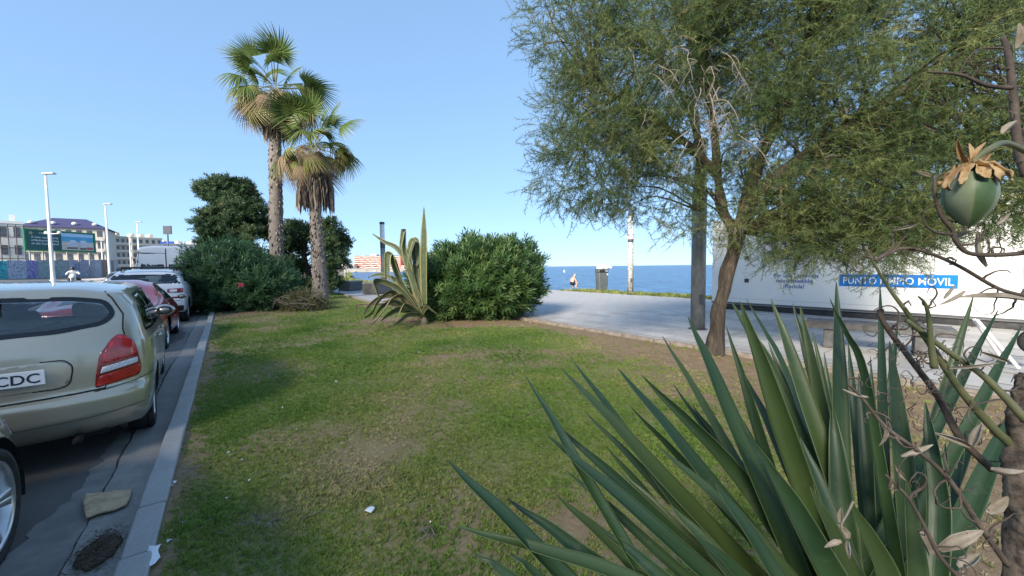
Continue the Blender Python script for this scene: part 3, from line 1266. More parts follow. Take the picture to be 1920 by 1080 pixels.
# ---------------------------------------------------------------- beige estate car in front of the camera
spec = dict(L=4.68, W2=.88, z0=.24, wr=.315, tw=.20, rim=.215, arch=.352, axles=(.97, 3.65), tumble=.26, crown=.015,
            top=[(0, 1.435), (.3, 1.462), (1.0, 1.485), (1.9, 1.485), (2.45, 1.44), (3.3, 1.04), (3.6, .965), (4.4, .80), (4.68, .66)],
            belt=[(0, 1.03), (.6, 1.0), (1.4, .97), (3.3, .93), (4.68, .6)],
            plan=[(0, .835), (.35, .868), (.9, .88), (3.6, .88), (4.2, .84), (4.68, .70)],
            rear=[(.2, .26), (.28, .15), (.37, .05), (.46, .006), (.56, .0), (.60, .012), (.625, .055), (.66, .062), (.80, .066), (.95, .08), (1.03, .105), (1.12, .15), (1.43, .40), (1.6, .5)],
            front=[(.2, .14), (.45, 0), (.7, .06), (1.0, .3), (1.5, .3)], rear_curve=.27, rear_pow=3.2, sub=7, K=56, roof_holes=[[(2.58, -.53), (3.26, -.64), (3.26, .64), (2.58, .53)]])
p_beige = paint('beige_paint', (.44, .40, .305), (.47, .43, .335), .5, .30)
CAR_B = (4.40, 1.42)
car = Car('estate_car', 'beige metallic estate car parked nearest along the kerb, plate ending CDC', 'car', CAR_B[0], CAR_B[1], R(4.0), spec, p_beige)
rw = [(-.60, 1.14), (-.35, 1.10), (0, 1.09), (.35, 1.10), (.60, 1.14), (.665, 1.22), (.60, 1.345), (.40, 1.38), (0, 1.39), (-.40, 1.38), (-.60, 1.345), (-.665, 1.22)]
rw = [(h_, z_ + .008) for h_, z_ in rw]
car.window('rear_window', 'rear', rw, M_glass, .034, .06)
for pl in ('right', 'left'):
    car.window('side_window', pl, [(.52, 1.045), (1.42, 1.0), (1.42, 1.385), (.92, 1.375), (.62, 1.24)], M_glass_dark, .022, .05)
    car.window('side_window', pl, [(1.49, .998), (2.26, .975), (2.30, 1.395), (1.49, 1.39)], M_glass_dark, .022, .03)
    car.window('side_window', pl, [(2.35, .972), (3.22, .965), (2.78, 1.285), (2.52, 1.375), (2.38, 1.39)], M_glass_dark, .022, .03)
car.finish()
car.wheels(7)
car.mirror_pair(3.12, 1.03, .24, .16, .76)
# wrap-round tail lamps: projected on to the corner from behind and outside
for sg in (-1, 1):
    a = R(33)
    d = (math.cos(a), -sg * math.sin(a), 0)
    ax = (sg * -math.sin(a) * -1 * 0 + math.sin(a) * 1.0 * 0, 0, 0)
    hax = (-d[1] * 1.0, d[0] * 1.0, 0)
    o0 = Vector((.16, sg * .735, .035)) - Vector(d) * 1.5
    pl = (o0, hax, d)
    f = sg * .88
    poly = [(f * -.225, .607), (f * .115, .655), (f * .135, .72), (f * .10, .93), (f * .055, 1.005), (f * -.02, 1.03), (f * -.085, .985), (f * -.175, .88), (f * -.205, .75)]
    base = car.patch('tail_lamp', pl, round_poly(poly, .03), M_lamp_dark, off=.005, step=.03)
    car.patch('upper_lens', pl, round_poly([(f * -.165, .80), (f * .11, .835), (f * .092, .93), (f * .045, .995), (f * -.02, 1.015), (f * -.075, .975), (f * -.155, .87)], .02), M_lamp_red, base, off=.008, step=.03, thick=.004)
    car.patch('lower_lens', pl, round_poly([(f * -.212, .622), (f * .108, .667), (f * .122, .72), (f * .12, .745), (f * -.19, .705)], .015), M_lamp_red, base, off=.008, step=.03, thick=.004)
    car.patch('reverse_lens', pl, round_poly([(f * -.185, .725), (f * .10, .768), (f * .098, .812), (f * -.165, .775)], .008), M_lamp_white, base, off=.009, step=.03, thick=.004)
# tailgate: panel gaps, plate recess, plate
car.seam('tailgate_gap', 'rear', [(-.585, .62), (-.60, .70)], .006)
car.seam('tailgate_gap', 'rear', [(-.72, 1.0), (-.70, 1.10), (-.70, 1.22), (-.63, 1.36), (-.58, 1.42)], .008)
car.seam('tailgate_gap', 'rear', [(-.59, .635), (-.3, .628), (0, .625), (.3, .628), (.59, .635)], .012)
rec = [(-.40, .72), (-.36, .695), (.36, .695), (.40, .72), (.42, .85), (.38, .905), (-.38, .905), (-.42, .85)]
o = car.patch('plate_surround', 'rear', round_poly(rec, .03), p_beige, off=.003, step=.03, thick=.01)
ro, ri = round_poly(rec, .03), inset_poly(round_poly(rec, .03), -.008)
car.ring('recess_edge', 'rear', ri, ro, M_seam, o, .009)
hp = car.hit('rear', 0, .80, .0)
xp = hp.x - .016
pl_o = MB().box((xp, -.025, .803), (.012, .52, .112)).build('licence_plate', M_plate, car.t, bevel=.004)
tm = text_mesh('CDC', .102, .001, 'RIGHT', .0008, 1.0)
to = link('lettering', tm, M_ink, pl_o)
to.matrix_local = frame(to, (xp - .0075, -.262, .768), (0, -1, 0), (0, 0, 1))
# bumper crease, side trims, handles
car.seam('bumper_gap', 'right', [(.10, .62), (.30, .665), (.58, .66)], .006)
car.seam('bumper_crease', 'rear', [(-.84, .455), (-.5, .43), (0, .425), (.5, .43), (.84, .455)], .010, material=mat('bumper_shade', (.22, .21, .17), rough=.4, metal=.4))
for x0, x1 in ((1.47, 1.45), (2.31, 2.34)):
    car.seam('door_gap', 'right', [(x0, .97), (x1, .7), (x1 - .02, .34)], .007)
car.seam('door_gap', 'right', [(1.36, .96), (1.40, .74), (1.33, .60)], .007)
for x in (1.62, 2.50):
    hpt = car.hit('right', x, .86, .022)
    b = MB().tube([(x - .10, hpt.y + .02, .862), (x - .07, hpt.y, .866), (x + .07, hpt.y, .868), (x + .10, hpt.y + .02, .864)], .014, 8, 3)
    b.build('door_handle', p_beige, car.t, smooth=True)
MB().add([(.22, -.015, 1.455), (.34, -.015, 1.47), (.34, .015, 1.47), (.22, .015, 1.455), (.245, 0, 1.515), (.27, 0, 1.515)], [(0, 1, 5, 4), (3, 4, 5, 2), (0, 4, 3), (1, 2, 5)]).build('aerial', M_trim, car.t)
MB().tube([(.30, -.42, .26), (.12, -.42, .255), (.06, -.42, .25)], .028, 12).build('exhaust_pipe', M_under, car.t, smooth=True)
MB().tube([(.28, .05, 1.10), (.26, -.02, 1.12), (.33, -.34, 1.19)], [.012, .010, .006], 6).build('wiper', M_trim, car.t)
seats(car, [2.45], .36, .60, .56, M_seat_dark)
o = MB().box((1.62, 0, .86), (.16, 1.30, .52)).build('rear_bench', M_seat, car.t, bevel=.06)
for y in (-.36, .36):
    MB().box((1.56, y, 1.20), (.10, .27, .15)).build('headrest', M_seat, o, bevel=.04)
MB().box((.98, 0, 1.03), (1.08, 1.22, .03)).build('parcel_shelf', M_seat, car.t)

# ---------------------------------------------------------------- red coupe
spec = dict(L=4.22, W2=.90, z0=.20, wr=.325, tw=.225, rim=.245, arch=.352, axles=(.86, 3.37), tumble=.42, crown=.03, shoulder=.05,
            top=[(0, .93), (.35, .985), (.8, 1.12), (1.4, 1.32), (1.9, 1.375), (2.3, 1.34), (3.0, .99), (3.3, .90), (3.9, .78), (4.22, .66)],
            belt=[(0, .88), (1.0, .92), (3.0, .86), (4.22, .58)],
            plan=[(0, .80), (.4, .87), (.9, .90), (1.9, .87), (3.3, .895), (3.9, .83), (4.22, .66)],
            rear=[(.2, .2), (.4, .04), (.6, 0), (.8, .05), (1.0, .15), (1.4, .4)],
            front=[(.2, .14), (.45, 0), (.7, .06), (1.0, .3), (1.5, .3)], rear_curve=.2, ns=120)
p_red = paint('red_paint', (.34, .012, .02), (.42, .018, .028), .1, .25, .05)
red = Car('coupe_car', 'small red coupe parked between the beige estate and the white off-roader', 'car', 9.75, 1.86, R(0.5), spec, p_red)
red.window('rear_window', ((0, 0, 0), (0, 1, 0), (.8, 0, -.6)), [(-.46, .55), (.46, .55), (.38, .95), (-.38, .95)], M_glass_dark, .03, .06) if False else None
for pl in ('right', 'left'):
    red.window('side_window', pl, [(1.10, .965), (1.45, .955), (2.72, .925), (2.42, 1.12), (2.12, 1.255), (1.75, 1.28), (1.42, 1.21)], M_glass_dark, .02, .06)
red.finish()
red.wheels(5, twin=True)
red.mirror_pair(2.62, .98, .20, .13, .86)
# sloping rear screen laid on the fastback
def top_patch(car, name, x0, x1, hw0, hw1, material, off=.004, nx=10, ny=12):
    V, F = [], []
    for i in range(nx + 1):
        x = x0 + (x1 - x0) * i / nx
        hw = hw0 + (hw1 - hw0) * i / nx
        for j in range(ny + 1):
            y = -hw + 2 * hw * j / ny
            loc, nor, k, _ = car.bvh.ray_cast(Vector((x, y, 4)), Vector((0, 0, -1)))
            if nor.z < 0: nor = -nor
            V.append(loc + nor * off)
    for i in range(nx):
        for j in range(ny):
            a = i * (ny + 1) + j
            F.append((a, a + ny + 1, a + ny + 2, a + 1))
    me = bpy.data.meshes.new(name); me.from_pydata(V, [], [f for f in F]); me.update()
    return link(name, me, material, car.t, smooth=True)


top_patch(red, 'rear_window', .52, 1.30, .56, .46, M_frit)
top_patch(red, 'windscreen', 2.30, 3.02, .50, .66, M_frit)
top_patch(car, 'windscreen', 2.52, 3.30, .56, .68, M_glass)
for sg in (-1, 1):
    red.patch('tail_lamp', 'rear', round_poly([(sg * .80, .66), (sg * .50, .68), (sg * .48, .80), (sg * .78, .82)], .03), M_lamp_red, off=.004)
red.patch('licence_plate', 'rear', [(-.26, .46), (.26, .46), (.26, .57), (-.26, .57)], M_plate, off=.006)
red.seam('door_gap', 'right', [(1.25, .95), (1.28, .6), (1.24, .26)], .007)
red.seam('door_gap', 'right', [(2.66, .92), (2.70, .5), (2.62, .26)], .007)
hpt = red.hit('right', 1.45, .80, .02)
MB().tube([(1.36, hpt.y + .02, .80), (1.39, hpt.y, .802), (1.5, hpt.y, .804), (1.53, hpt.y + .02, .802)], .013, 8, 3).build('door_handle', p_red, red.t, smooth=True)

# ---------------------------------------------------------------- white off-roader
spec = dict(L=4.40, W2=.95, z0=.33, wr=.365, tw=.235, rim=.24, arch=.405, axles=(.85, 3.52), tumble=.34, crown=.012, shoulder=.05,
            top=[(0, 1.545), (.4, 1.575), (1.3, 1.64), (2.1, 1.63), (2.5, 1.56), (3.2, 1.17), (3.5, 1.10), (4.1, 1.0), (4.40, .82)],
            belt=[(0, 1.20), (1.2, 1.17), (3.3, 1.06), (4.40, .7)],
            plan=[(0, .88), (.4, .93), (.9, .95), (3.5, .95), (4.1, .90), (4.40, .74)],
            rear=[(.3, .2), (.45, .05), (.6, 0), (.75, .005), (.95, .03), (1.10, .06), (1.18, .10), (1.55, .42), (1.7, .5)],
            front=[(.3, .14), (.5, 0), (.8, .04), (1.1, .3), (1.6, .3)], rear_curve=.16, ns=110, sub=5, K=46, roof_holes=[[(2.61, -.57), (3.21, -.68), (3.21, .68), (2.61, .57)]])
p_white = paint('white_paint', (.66, .67, .68), (.72, .73, .74), .0, .3, .06)
suv = Car('off_road_car', 'white compact off-road car with black rear screen, behind the red coupe', 'car', 15.3, 1.92, R(-.5), spec, p_white)
suv.window('rear_window', 'rear', [(-.80, 1.20), (.80, 1.20), (.70, 1.47), (.5, 1.50), (-.5, 1.50), (-.70, 1.47)], M_glass_dark, .05, .04)
for pl in ('right', 'left'):
    suv.window('side_window', pl, [(.55, 1.27), (1.5, 1.21), (3.05, 1.10), (2.45, 1.47), (1.9, 1.53), (.8, 1.48)], M_glass_dark, .03, .05)
suv.finish()
suv.wheels(5)
suv.mirror_pair(2.95, 1.16, .22, .18, .92)
top_patch(suv, 'windscreen', 2.55, 3.25, .60, .72, M_glass)
for sg in (-1, 1):
    o = suv.patch('tail_lamp', 'rear', round_poly([(sg * .86, .93), (sg * .50, .945), (sg * .50, 1.055), (sg * .86, 1.07)], .02), M_lamp_dark, off=.006)
    suv.patch('white_lens', 'rear', round_poly([(sg * .72, .965), (sg * .56, .968), (sg * .56, 1.03), (sg * .72, 1.035)], .01), M_lamp_white, o, off=.010, thick=.004)
suv.patch('lower_bumper', 'rear', round_poly([(-.84, .38), (.84, .38), (.86, .55), (-.86, .55)], .04), M_trim, off=.006)
suv.patch('licence_plate', 'rear', [(-.26, .74), (.26, .74), (.26, .85), (-.26, .85)], M_plate, off=.01)
suv.seam('tailgate_gap', 'rear', [(-.80, .70), (0, .68), (.80, .70)], .012)
suv.seam('tailgate_gap', 'rear', [(-.50, .94), (-.48, .72)], .008)
for x in (1.25, 2.45):
    mbb = MB()
    mbb.tube([(x, -.64, 1.60), (x, -.63, 1.70), (x, .63, 1.70), (x, .64, 1.60)], .026, 8)
    mbb.build('roof_bar', M_trim, suv.t)
for sg in (-1, 1):
    MB().tube([(.7, sg * .62, 1.60), (.8, sg * .63, 1.655), (2.5, sg * .62, 1.665), (2.65, sg * .61, 1.60)], .018, 8, 3).build('roof_rail', M_trim, suv.t, smooth=True)
seats(suv, [1.4, 2.4], .38, .85, .48, M_seat_dark)

# ---------------------------------------------------------------- white high-roof van
spec = dict(L=5.6, W2=1.02, z0=.32, wr=.345, tw=.22, rim=.22, arch=.385, axles=(1.0, 4.55), tumble=.125, crown=.03, shoulder=.02, rc=.05,
            top=[(0, 2.56), (.4, 2.60), (3.9, 2.60), (4.4, 2.40), (4.95, 1.5), (5.2, 1.28), (5.6, 1.0)],
            belt=[(0, 1.40), (4.6, 1.38), (5.6, .8)],
            plan=[(0, .985), (.3, 1.015), (4.6, 1.02), (5.2, .96), (5.6, .78)],
            rear=[(.3, .02), (.6, 0), (1.4, .01), (2.0, .04), (2.6, .10)], front=[(.3, .1), (.5, 0), (1.2, .1), (2.6, .3)], rear_curve=.05, ns=90)
p_van = paint('van_paint', (.60, .61, .62), (.66, .67, .68), .0, .4, .1)
van = Car('delivery_van', 'white high-roofed van with twin rear doors beside the oleander', 'van', 21.3, 1.95, R(0), spec, p_van)
for sg in (-1, 1):
    van.window('door_window', 'rear', [(sg * .07, 1.42), (sg * .82, 1.42), (sg * .77, 1.86), (sg * .07, 1.86)], M_glass, .05, .05)
van.finish()
van.wheels(6, rim=mat('steel_rim', (.25, .25, .26), rough=.5, metal=.6))
van.mirror_pair(4.5, 1.6, .26, .38, 1.02)
van.seam('door_gap', 'rear', [(0, .45), (0, 1.5), (0, 2.50)], .035, material=M_trim)
for sg in (-1, 1):
    van.seam('door_gap', 'rear', [(sg * .93, .5), (sg * .915, 1.5), (sg * .80, 2.45)], .014)
    van.patch('tail_lamp', 'rear', [(sg * .945, .75), (sg * .985, .75), (sg * .965, 1.35), (sg * .925, 1.35)], M_lamp_red, off=.008)
    for zz in (.7, 1.35, 2.05):
        MB().box((.035, sg * .95, zz), (.06, .05, .09)).build('hinge', M_trim, van.t)
van.patch('rear_bumper', 'rear', round_poly([(-.95, .36), (.95, .36), (.95, .52), (-.95, .52)], .03), M_trim, off=.04)
van.seam('gutter_trim', 'left', [(.05, 2.30), (.4, 2.40), (3.9, 2.42)], .04, material=M_trim, off=.01)

# ---------------------------------------------------------------- dark car at the near left edge: its nose and front wheel show
spec = dict(L=4.3, W2=.90, z0=.22, wr=.325, tw=.225, rim=.25, arch=.372, axles=(.8, 3.44), tumble=.3, crown=.012,
            top=[(0, 1.2), (.6, 1.4), (1.6, 1.45), (2.3, 1.38), (3.1, 1.02), (3.4, .95), (4.0, .86), (4.3, .74)],
            belt=[(0, .98), (1.2, .96), (3.1, .92), (4.3, .66)],
            plan=[(0, .80), (.4, .87), (.9, .90), (3.4, .90), (3.9, .86), (4.3, .72)],
            rear=[(.2, .16), (.5, 0), (.9, .08), (1.4, .4)], front=[(.2, .12), (.4, 0), (.6, .0), (.7, .05), (.9, .2), (1.5, .3)], front_curve=.30, ns=110)
p_dark = paint('dark_paint', (.022, .016, .018), (.035, .026, .028), .3, .25, .05)
dk = Car('dark_car', 'dark maroon car cut by the left edge, its alloy wheel showing', 'car', -.14, 1.905, 0, spec, p_dark)
for pl in ('right', 'left'):
    dk.window('side_window', pl, [(.7, 1.02), (1.9, .98), (2.95, .96), (2.35, 1.28), (1.9, 1.36), (1.0, 1.36)], M_glass_dark, .03, .05)
dk.finish()
dk.wheels(5, twin=True)
a = R(50)
pl = ((3.95 + 1.5 * math.cos(a), -.72 - 1.5 * math.sin(a), 0), (math.sin(a), math.cos(a), 0), (-math.cos(a), math.sin(a), 0))
o = dk.patch('headlamp', pl, round_poly([(-.16, .60), (.14, .58), (.16, .72), (.0, .78), (-.18, .78)], .04), mat('headlamp_lens', (.30, .29, .30), (.55, .54, .55), rough=.08, scale=18, coat=1), off=.004, step=.04)
dk.patch('side_marker', pl, round_poly([(-.15, .63), (-.04, .62), (-.03, .69), (-.14, .70)], .02), M_lamp_dark, o, off=.008, step=.04)

# ---------------------------------------------------------------- cars out in the street
spec = dict(L=4.1, W2=.88, z0=.24, wr=.31, tw=.2, rim=.21, arch=.34, axles=(.75, 3.3), tumble=.3, crown=.012,
            top=[(0, 1.40), (.4, 1.46), (1.6, 1.50), (2.2, 1.44), (3.0, 1.02), (3.3, .95), (3.9, .82), (4.1, .7)],
            belt=[(0, 1.0), (1.2, .98), (3.0, .92), (4.1, .66)],
            plan=[(0, .80), (.4, .86), (.9, .88), (3.3, .88), (3.8, .84), (4.1, .72)],
            rear=[(.2, .16), (.5, 0), (.7, .05), (1.0, .08), (1.4, .36)], front=[(.2, .12), (.4, 0), (.7, .05), (.9, .2), (1.5, .3)], ns=60)
for nm, lab, s, v, c, yaw in (('hatchback_car', 'dark hatchback driving in the street left of the white off-roader', 32.4, 4.95, (.03, .032, .036), 0),
                              ('hatchback_car', 'small distant red hatchback in the street beyond the dark one', 52, 4.4, (.40, .02, .02), 0),
                              ('hatchback_car', 'dark parked hatchback at the far left edge before the graffiti wall', *vs_of(P(-38, 525, 37).x, P(-38, 525, 37).y), (.02, .02, .022), PI)):
    h = Car(nm, lab, 'car', s, v, yaw, spec, paint(nm + '_paint_%d' % int(s), c, tuple(x * 1.3 for x in c), .2, .3, .05), 'cars in the street', float(road_z(v)) + (.1 if v > 12.8 else 0))
    h.window('rear_window', 'rear', [(-.58, 1.04), (.58, 1.04), (.50, 1.36), (-.50, 1.36)], M_glass_dark, .03, .05)
    for pl in ('right', 'left'):
        h.window('side_window', pl, [(.5, 1.04), (1.8, 1.0), (2.85, .98), (2.3, 1.32), (1.8, 1.40), (.8, 1.38)], M_glass_dark, .03, .05)
    h.finish(); h.wheels(5)
    for sg in (-1, 1):
        h.patch('tail_lamp', 'rear', round_poly([(sg * .84, .72), (sg * .62, .74), (sg * .60, .98), (sg * .72, 1.02), (sg * .82, .95)], .03), M_lamp_red, off=.005)
# ================================================================ trees and shrubs
def shadeless_np(o):
    return o


def ell_points(n, c, r, rg, shell=.0):
    """points inside an ellipsoid, pushed towards its surface by shell"""
    d = rg.normal(size=(n, 3)); d /= np.linalg.norm(d, axis=1, keepdims=True)
    t = rg.random(n) ** (1 / 3)
    t = shell + (1 - shell) * t
    return np.array(c) + d * t[:, None] * np.array(r), d


def needle_spray(n_side, length, fil, wid, droop, seed, stem_w=.004):
    """a twig with fine filaments on both sides, growing along +Z and bending over"""
    rr = random.Random(seed)
    V, F = [], []

    def at(t):
        return Vector((droop * t * t * length, 0, length * (t - .25 * droop * t * t)))

    def tri(p, q, w, side):
        k = len(V)
        V.extend([p + side * w, p - side * w, q]); F.append((k, k + 1, k + 2))
    k = 4
    for i in range(k):
        a, b = at(i / k), at((i + 1) / k)
        q = len(V)
        sd = Vector((0, stem_w, 0))
        V.extend([a + sd, a - sd, b - sd * .7, b + sd * .7]); F.extend([(q, q + 1, q + 2), (q, q + 2, q + 3)])
    for i in range(n_side):
        t = .12 + .88 * (i + rr.random()) / n_side
        p = at(t)
        a = rr.uniform(0, 2 * PI)
        up = rr.uniform(.5, 1.2)
        d = Vector((math.cos(a), math.sin(a), up)).normalized()
        q = p + d * fil * rr.uniform(.5, 1.1) * (1.1 - .5 * t) + Vector((droop * .02, 0, -.01))
        side = d.cross(Vector((rr.uniform(-1, 1), rr.uniform(-1, 1), rr.uniform(-1, 1)))).normalized()
        tri(p, q, wid, side)
    return np.array([tuple(v) for v in V]), np.array(F)


def limb_tree(name_parent, limbs, bark, world=True):
    objs = []
    for nm, pts, rads in limbs:
        b = MB().tube(pts, rads, 10, 4)
        b.v = [(x + .18 * r0 * (noise.noise(Vector((x * 6, y * 6, z * 3)))), y + .18 * r0 * noise.noise(Vector((x * 6 + 9, y * 6, z * 3))), z) for (x, y, z), r0 in zip(b.v, [.25] * len(b.v))]
        objs.append(b.build(nm, bark, name_parent, world, True))
    return objs


m, nt, out = _nt('tamarisk_bark')
f1 = n_noise(nt, 16, 6, .7, (1, 1, .16))
colr = n_ramp(nt, f1, [(.3, (.03, .024, .019)), (.5, (.075, .06, .047)), (.72, (.165, .135, .105))])
principled(nt, out, colr, .95, 0, .2, 0, n_bump(nt, f1, 1.0, .05))
M_bark = m
M_twig = mat('dead_twigs', (.17, .148, .125), (.29, .26, .225), rough=.9, scale=20)

# ---------------------------------------------------------------- tamarisk by the promenade
t = thing('tamarisk_tree', 'large feathery green tamarisk tree leaning beside the promenade', 'tree', TREE)
W = lambda px, py, d: P(px, py, d)
tb = [TREE + Vector((0, 0, -.08)), W(1343, 620, 6.5), W(1353, 560, 6.5), W(1370, 490, 6.5), W(1384, 436, 6.5)]
limbs = [('trunk', tb, [.18, .115, .10, .105, .125]),
         ('limb', [W(1382, 440, 6.5), W(1356, 395, 6.55), W(1346, 330, 6.7), W(1338, 240, 6.9), W(1310, 120, 7.1), W(1260, 0, 7.2)], [.10, .085, .075, .06, .045, .02]),
         ('limb', [W(1386, 436, 6.5), W(1398, 380, 6.5), W(1430, 290, 6.4), W(1480, 170, 6.2), W(1540, 20, 6.0), W(1580, -110, 6.0)], [.105, .09, .075, .06, .04, .02]),
         ('limb', [W(1398, 385, 6.5), W(1470, 320, 6.1), W(1570, 250, 5.8), W(1690, 170, 5.5), W(1820, 90, 5.3)], [.09, .08, .065, .05, .025]),
         ('limb', [W(1346, 330, 6.7), W(1290, 270, 6.6), W(1200, 210, 6.4), W(1110, 150, 6.3)], [.075, .06, .045, .02]),
         ('limb', [W(1310, 395, 7.4), W(1312, 330, 7.4), W(1300, 220, 7.3), W(1230, 110, 7.2)], [.085, .085, .06, .03])]
limb_tree(t, limbs, M_bark)
rg = np.random.default_rng(21)
ells = [((1180, 130, 6.6), (1.35, 1.3, 1.45), 50), ((1120, 290, 6.5), (.85, 1.0, .85), 26), ((1240, 330, 6.6), (.75, .9, .75), 18), ((1080, 60, 6.6), (.75, .9, .8), 15), ((1300, 20, 6.5), (1.4, 1.3, 1.0), 36),
        ((1500, 60, 6.2), (1.5, 1.4, 1.4), 52), ((1530, 300, 5.9), (1.15, 1.0, 1.15), 46), ((1690, 120, 5.6), (1.5, 1.3, 1.4), 54), ((1700, 330, 5.5), (1.0, .9, .85), 36), ((1880, 120, 5.4), (1.2, 1.2, 1.5), 44), ((1880, 330, 5.4), (.8, .9, .6), 17),
        ((1450, 420, 6.1), (.5, .6, .42), 12), ((1600, 430, 5.6), (.8, .6, .42), 17), ((1410, 180, 6.6), (.7, .9, 1.1), 10), ((1420, -60, 6.4), (2.6, 1.6, 1.0), 40), ((1750, -70, 5.8), (2.2, 1.6, 1.0), 36)]
cent, cdir = [], []
for (px, py, d), r, n in ells:
    c = W(px, py, d)
    p_, dd = ell_points(n, c, r, rg, .35)
    cent.append(p_); cdir.append(dd)
cent = np.concatenate(cent); cdir = np.concatenate(cdir)
# twigs that reach each clump from the nearest limb
limb_pts = []
for nm, pts, rads in limbs[1:]:
    q, _ = catmull([Vector(p_) for p_ in pts], rads, 5)
    limb_pts += q
LP = np.array([tuple(p_) for p_ in limb_pts])
tw = MB()
for c in cent:
    i = np.argmin(((LP - c) ** 2).sum(1) + 1.5 * np.maximum(LP[:, 2] - c[2] + .4, 0))
    a = Vector(LP[i]); b = Vector(c)
    if (b - a).length < .25: continue
    mid = (a + b) / 2 + Vector((random.uniform(-.15, .15), random.uniform(-.15, .15), random.uniform(0, .25)))
    tw.tube([a, mid, b], [.022, .014, .006], 5, 3, False)
tag(tw.build('branch', M_bark, t, True, True), kind='stuff')
# foliage
ta = needle_spray(40, .42, .11, .0037, .55, 1, .0025)
tb_ = needle_spray(40, .36, .125, .0036, .9, 2, .0025)
Vs, Fs, Rs = [], [], []
k0 = 0
for ti, (TV, TF) in enumerate((ta, tb_)):
    per = 18
    n = len(cent) * per
    ci = np.repeat(np.arange(len(cent)), per)
    rad = rg.uniform(.26, .5, len(cent))[ci]
    off = rg.normal(size=(n, 3)); off /= np.linalg.norm(off, axis=1, keepdims=True)
    rr = rg.random(n) ** .6
    loc = cent[ci] + off * (rr * rad)[:, None] * np.array([[1, 1, .8]])
    D = off * .8 + cdir[ci] * .55 + np.stack([np.zeros(n), np.zeros(n), rg.uniform(-.55, .35, n)], 1)
    clump_tone = rg.random(len(cent))[ci]
    tone = np.clip(.72 * clump_tone + .28 * rg.random(n), 0, 1)
    V_, F_, R_ = stamp(TV, TF, basis(D, rg=rg), loc, rg.uniform(.75, 1.25, n), tone)
    Vs.append(V_); Fs.append(F_ + k0); Rs.append(R_); k0 += len(V_)
# loose wisps hanging from the lower edge
n = 420
pxs = rg.uniform(1000, 1900, n)
low = np.interp(pxs, [1000, 1060, 1180, 1280, 1340, 1430, 1500, 1600, 1760, 1900], [340, 390, 395, 430, 430, 470, 480, 470, 440, 430])
loc = np.array([tuple(W(a, b - abs(rg.normal(0, 26)), np.interp(a, [1000, 1400, 1900], [6.5, 6.2, 5.3]) + rg.normal(0, .45))) for a, b in zip(pxs, low)])
D = np.stack([rg.normal(0, .5, n), rg.normal(0, .5, n), rg.uniform(-1.2, -.1, n)], 1)
V_, F_, R_ = stamp(ta[0], ta[1], basis(D, rg=rg), loc, rg.uniform(.7, 1.35, n), rg.random(n))
Vs.append(V_); Fs.append(F_ + k0); Rs.append(R_); k0 += len(V_)
m_tam = leafmat('tamarisk_leaf', [(0, (.042, .078, .036)), (.35, (.088, .135, .05)), (.65, (.145, .19, .066)), (.88, (.22, .24, .088)), (1, (.29, .24, .125))], .75, .35)
crown = link('crown', mesh_np('crown', np.concatenate(Vs), np.concatenate(Fs), {'rnd': np.concatenate(Rs)}), m_tam, t, True)
tag(crown, kind='stuff')
# bare pale twigs hanging in the gap of the crown
dt = MB()
rr = random.Random(12)
for i in range(54):
    px, py = rr.gauss(1335, 60), rr.uniform(70, 280)
    if i % 4 == 0: px, py = rr.gauss(1260, 60), rr.uniform(60, 300)
    d = rr.uniform(5.5, 6.5)
    p = W(px, py, d)
    pts = [p]
    dirv = Vector((rr.uniform(-.7, .7), rr.uniform(-.4, .2), rr.uniform(-.6, .4)))
    for k in range(5):
        dirv = dirv + Vector((rr.uniform(-.4, .4), rr.uniform(-.3, .3), -.28))
        pts.append(pts[-1] + dirv.normalized() * rr.uniform(.10, .22))
    dt.tube(pts, [.010, .008, .007, .005, .004, .002], 5, 3, False)
    for k in (2, 3, 4):
        q = pts[k]
        dt.tube([q, q + Vector((rr.uniform(-.12, .12), rr.uniform(-.1, .1), rr.uniform(-.15, .02))), q + Vector((rr.uniform(-.2, .2), rr.uniform(-.1, .1), rr.uniform(-.35, -.08)))], [.005, .003, .0015], 4, 2, False)
tag(dt.build('dead_twigs', M_twig, t, True, True), kind='stuff')
# root hair tuft at the fork
rt = MB()
for i in range(16):
    p = W(1372 + rr.uniform(-16, 22), 425 + rr.uniform(-12, 16), 6.3)
    rt.tube([p, p + Vector((rr.uniform(-.1, .1), -.06, rr.uniform(-.05, .1))), p + Vector((rr.uniform(-.14, .14), -.05, rr.uniform(-.28, -.05)))], [.007, .005, .002], 4, 3, False)
rt.build('root_tuft', M_twig, t, True, True)

# ---------------------------------------------------------------- fan palms
m, nt, out = _nt('palm_trunk')
f1 = n_noise(nt, 7, 6, .75, (1, 1, .6))
f2 = n_noise(nt, 22, 5, .7, (1, 1, .3))
colr = n_mix(nt, .5, n_ramp(nt, f1, [(.3, (.09, .075, .064)), (.5, (.19, .168, .148)), (.7, (.30, .275, .25))]), n_ramp(nt, f2, [(.3, (.08, .06, .05)), (.7, (.34, .30, .26))]))
principled(nt, out, colr, .95, 0, .2, 0, n_bump(nt, f2, 1, .04))
M_ptrunk = m
M_boot = mat('leaf_base', (.16, .125, .10), (.33, .28, .235), rough=.95, attr='rnd')
M_boot2 = mat('leaf_stub', (.13, .10, .08), (.30, .25, .21), rough=.95, scale=7)
M_frond = [leafmat('frond_green', [(0, (.07, .125, .03)), (.5, (.14, .19, .05)), (1, (.34, .29, .13))], .45, .35),
           leafmat('frond_yellow', [(0, (.15, .19, .045)), (.5, (.28, .27, .09)), (1, (.46, .36, .2))], .5, .35),
           leafmat('frond_dry', [(0, (.20, .14, .085)), (.6, (.31, .235, .15)), (1, (.40, .32, .22))], .8, .25)]
M_petiole = mat('petiole', (.16, .15, .06), (.27, .17, .09), rough=.6, scale=6)
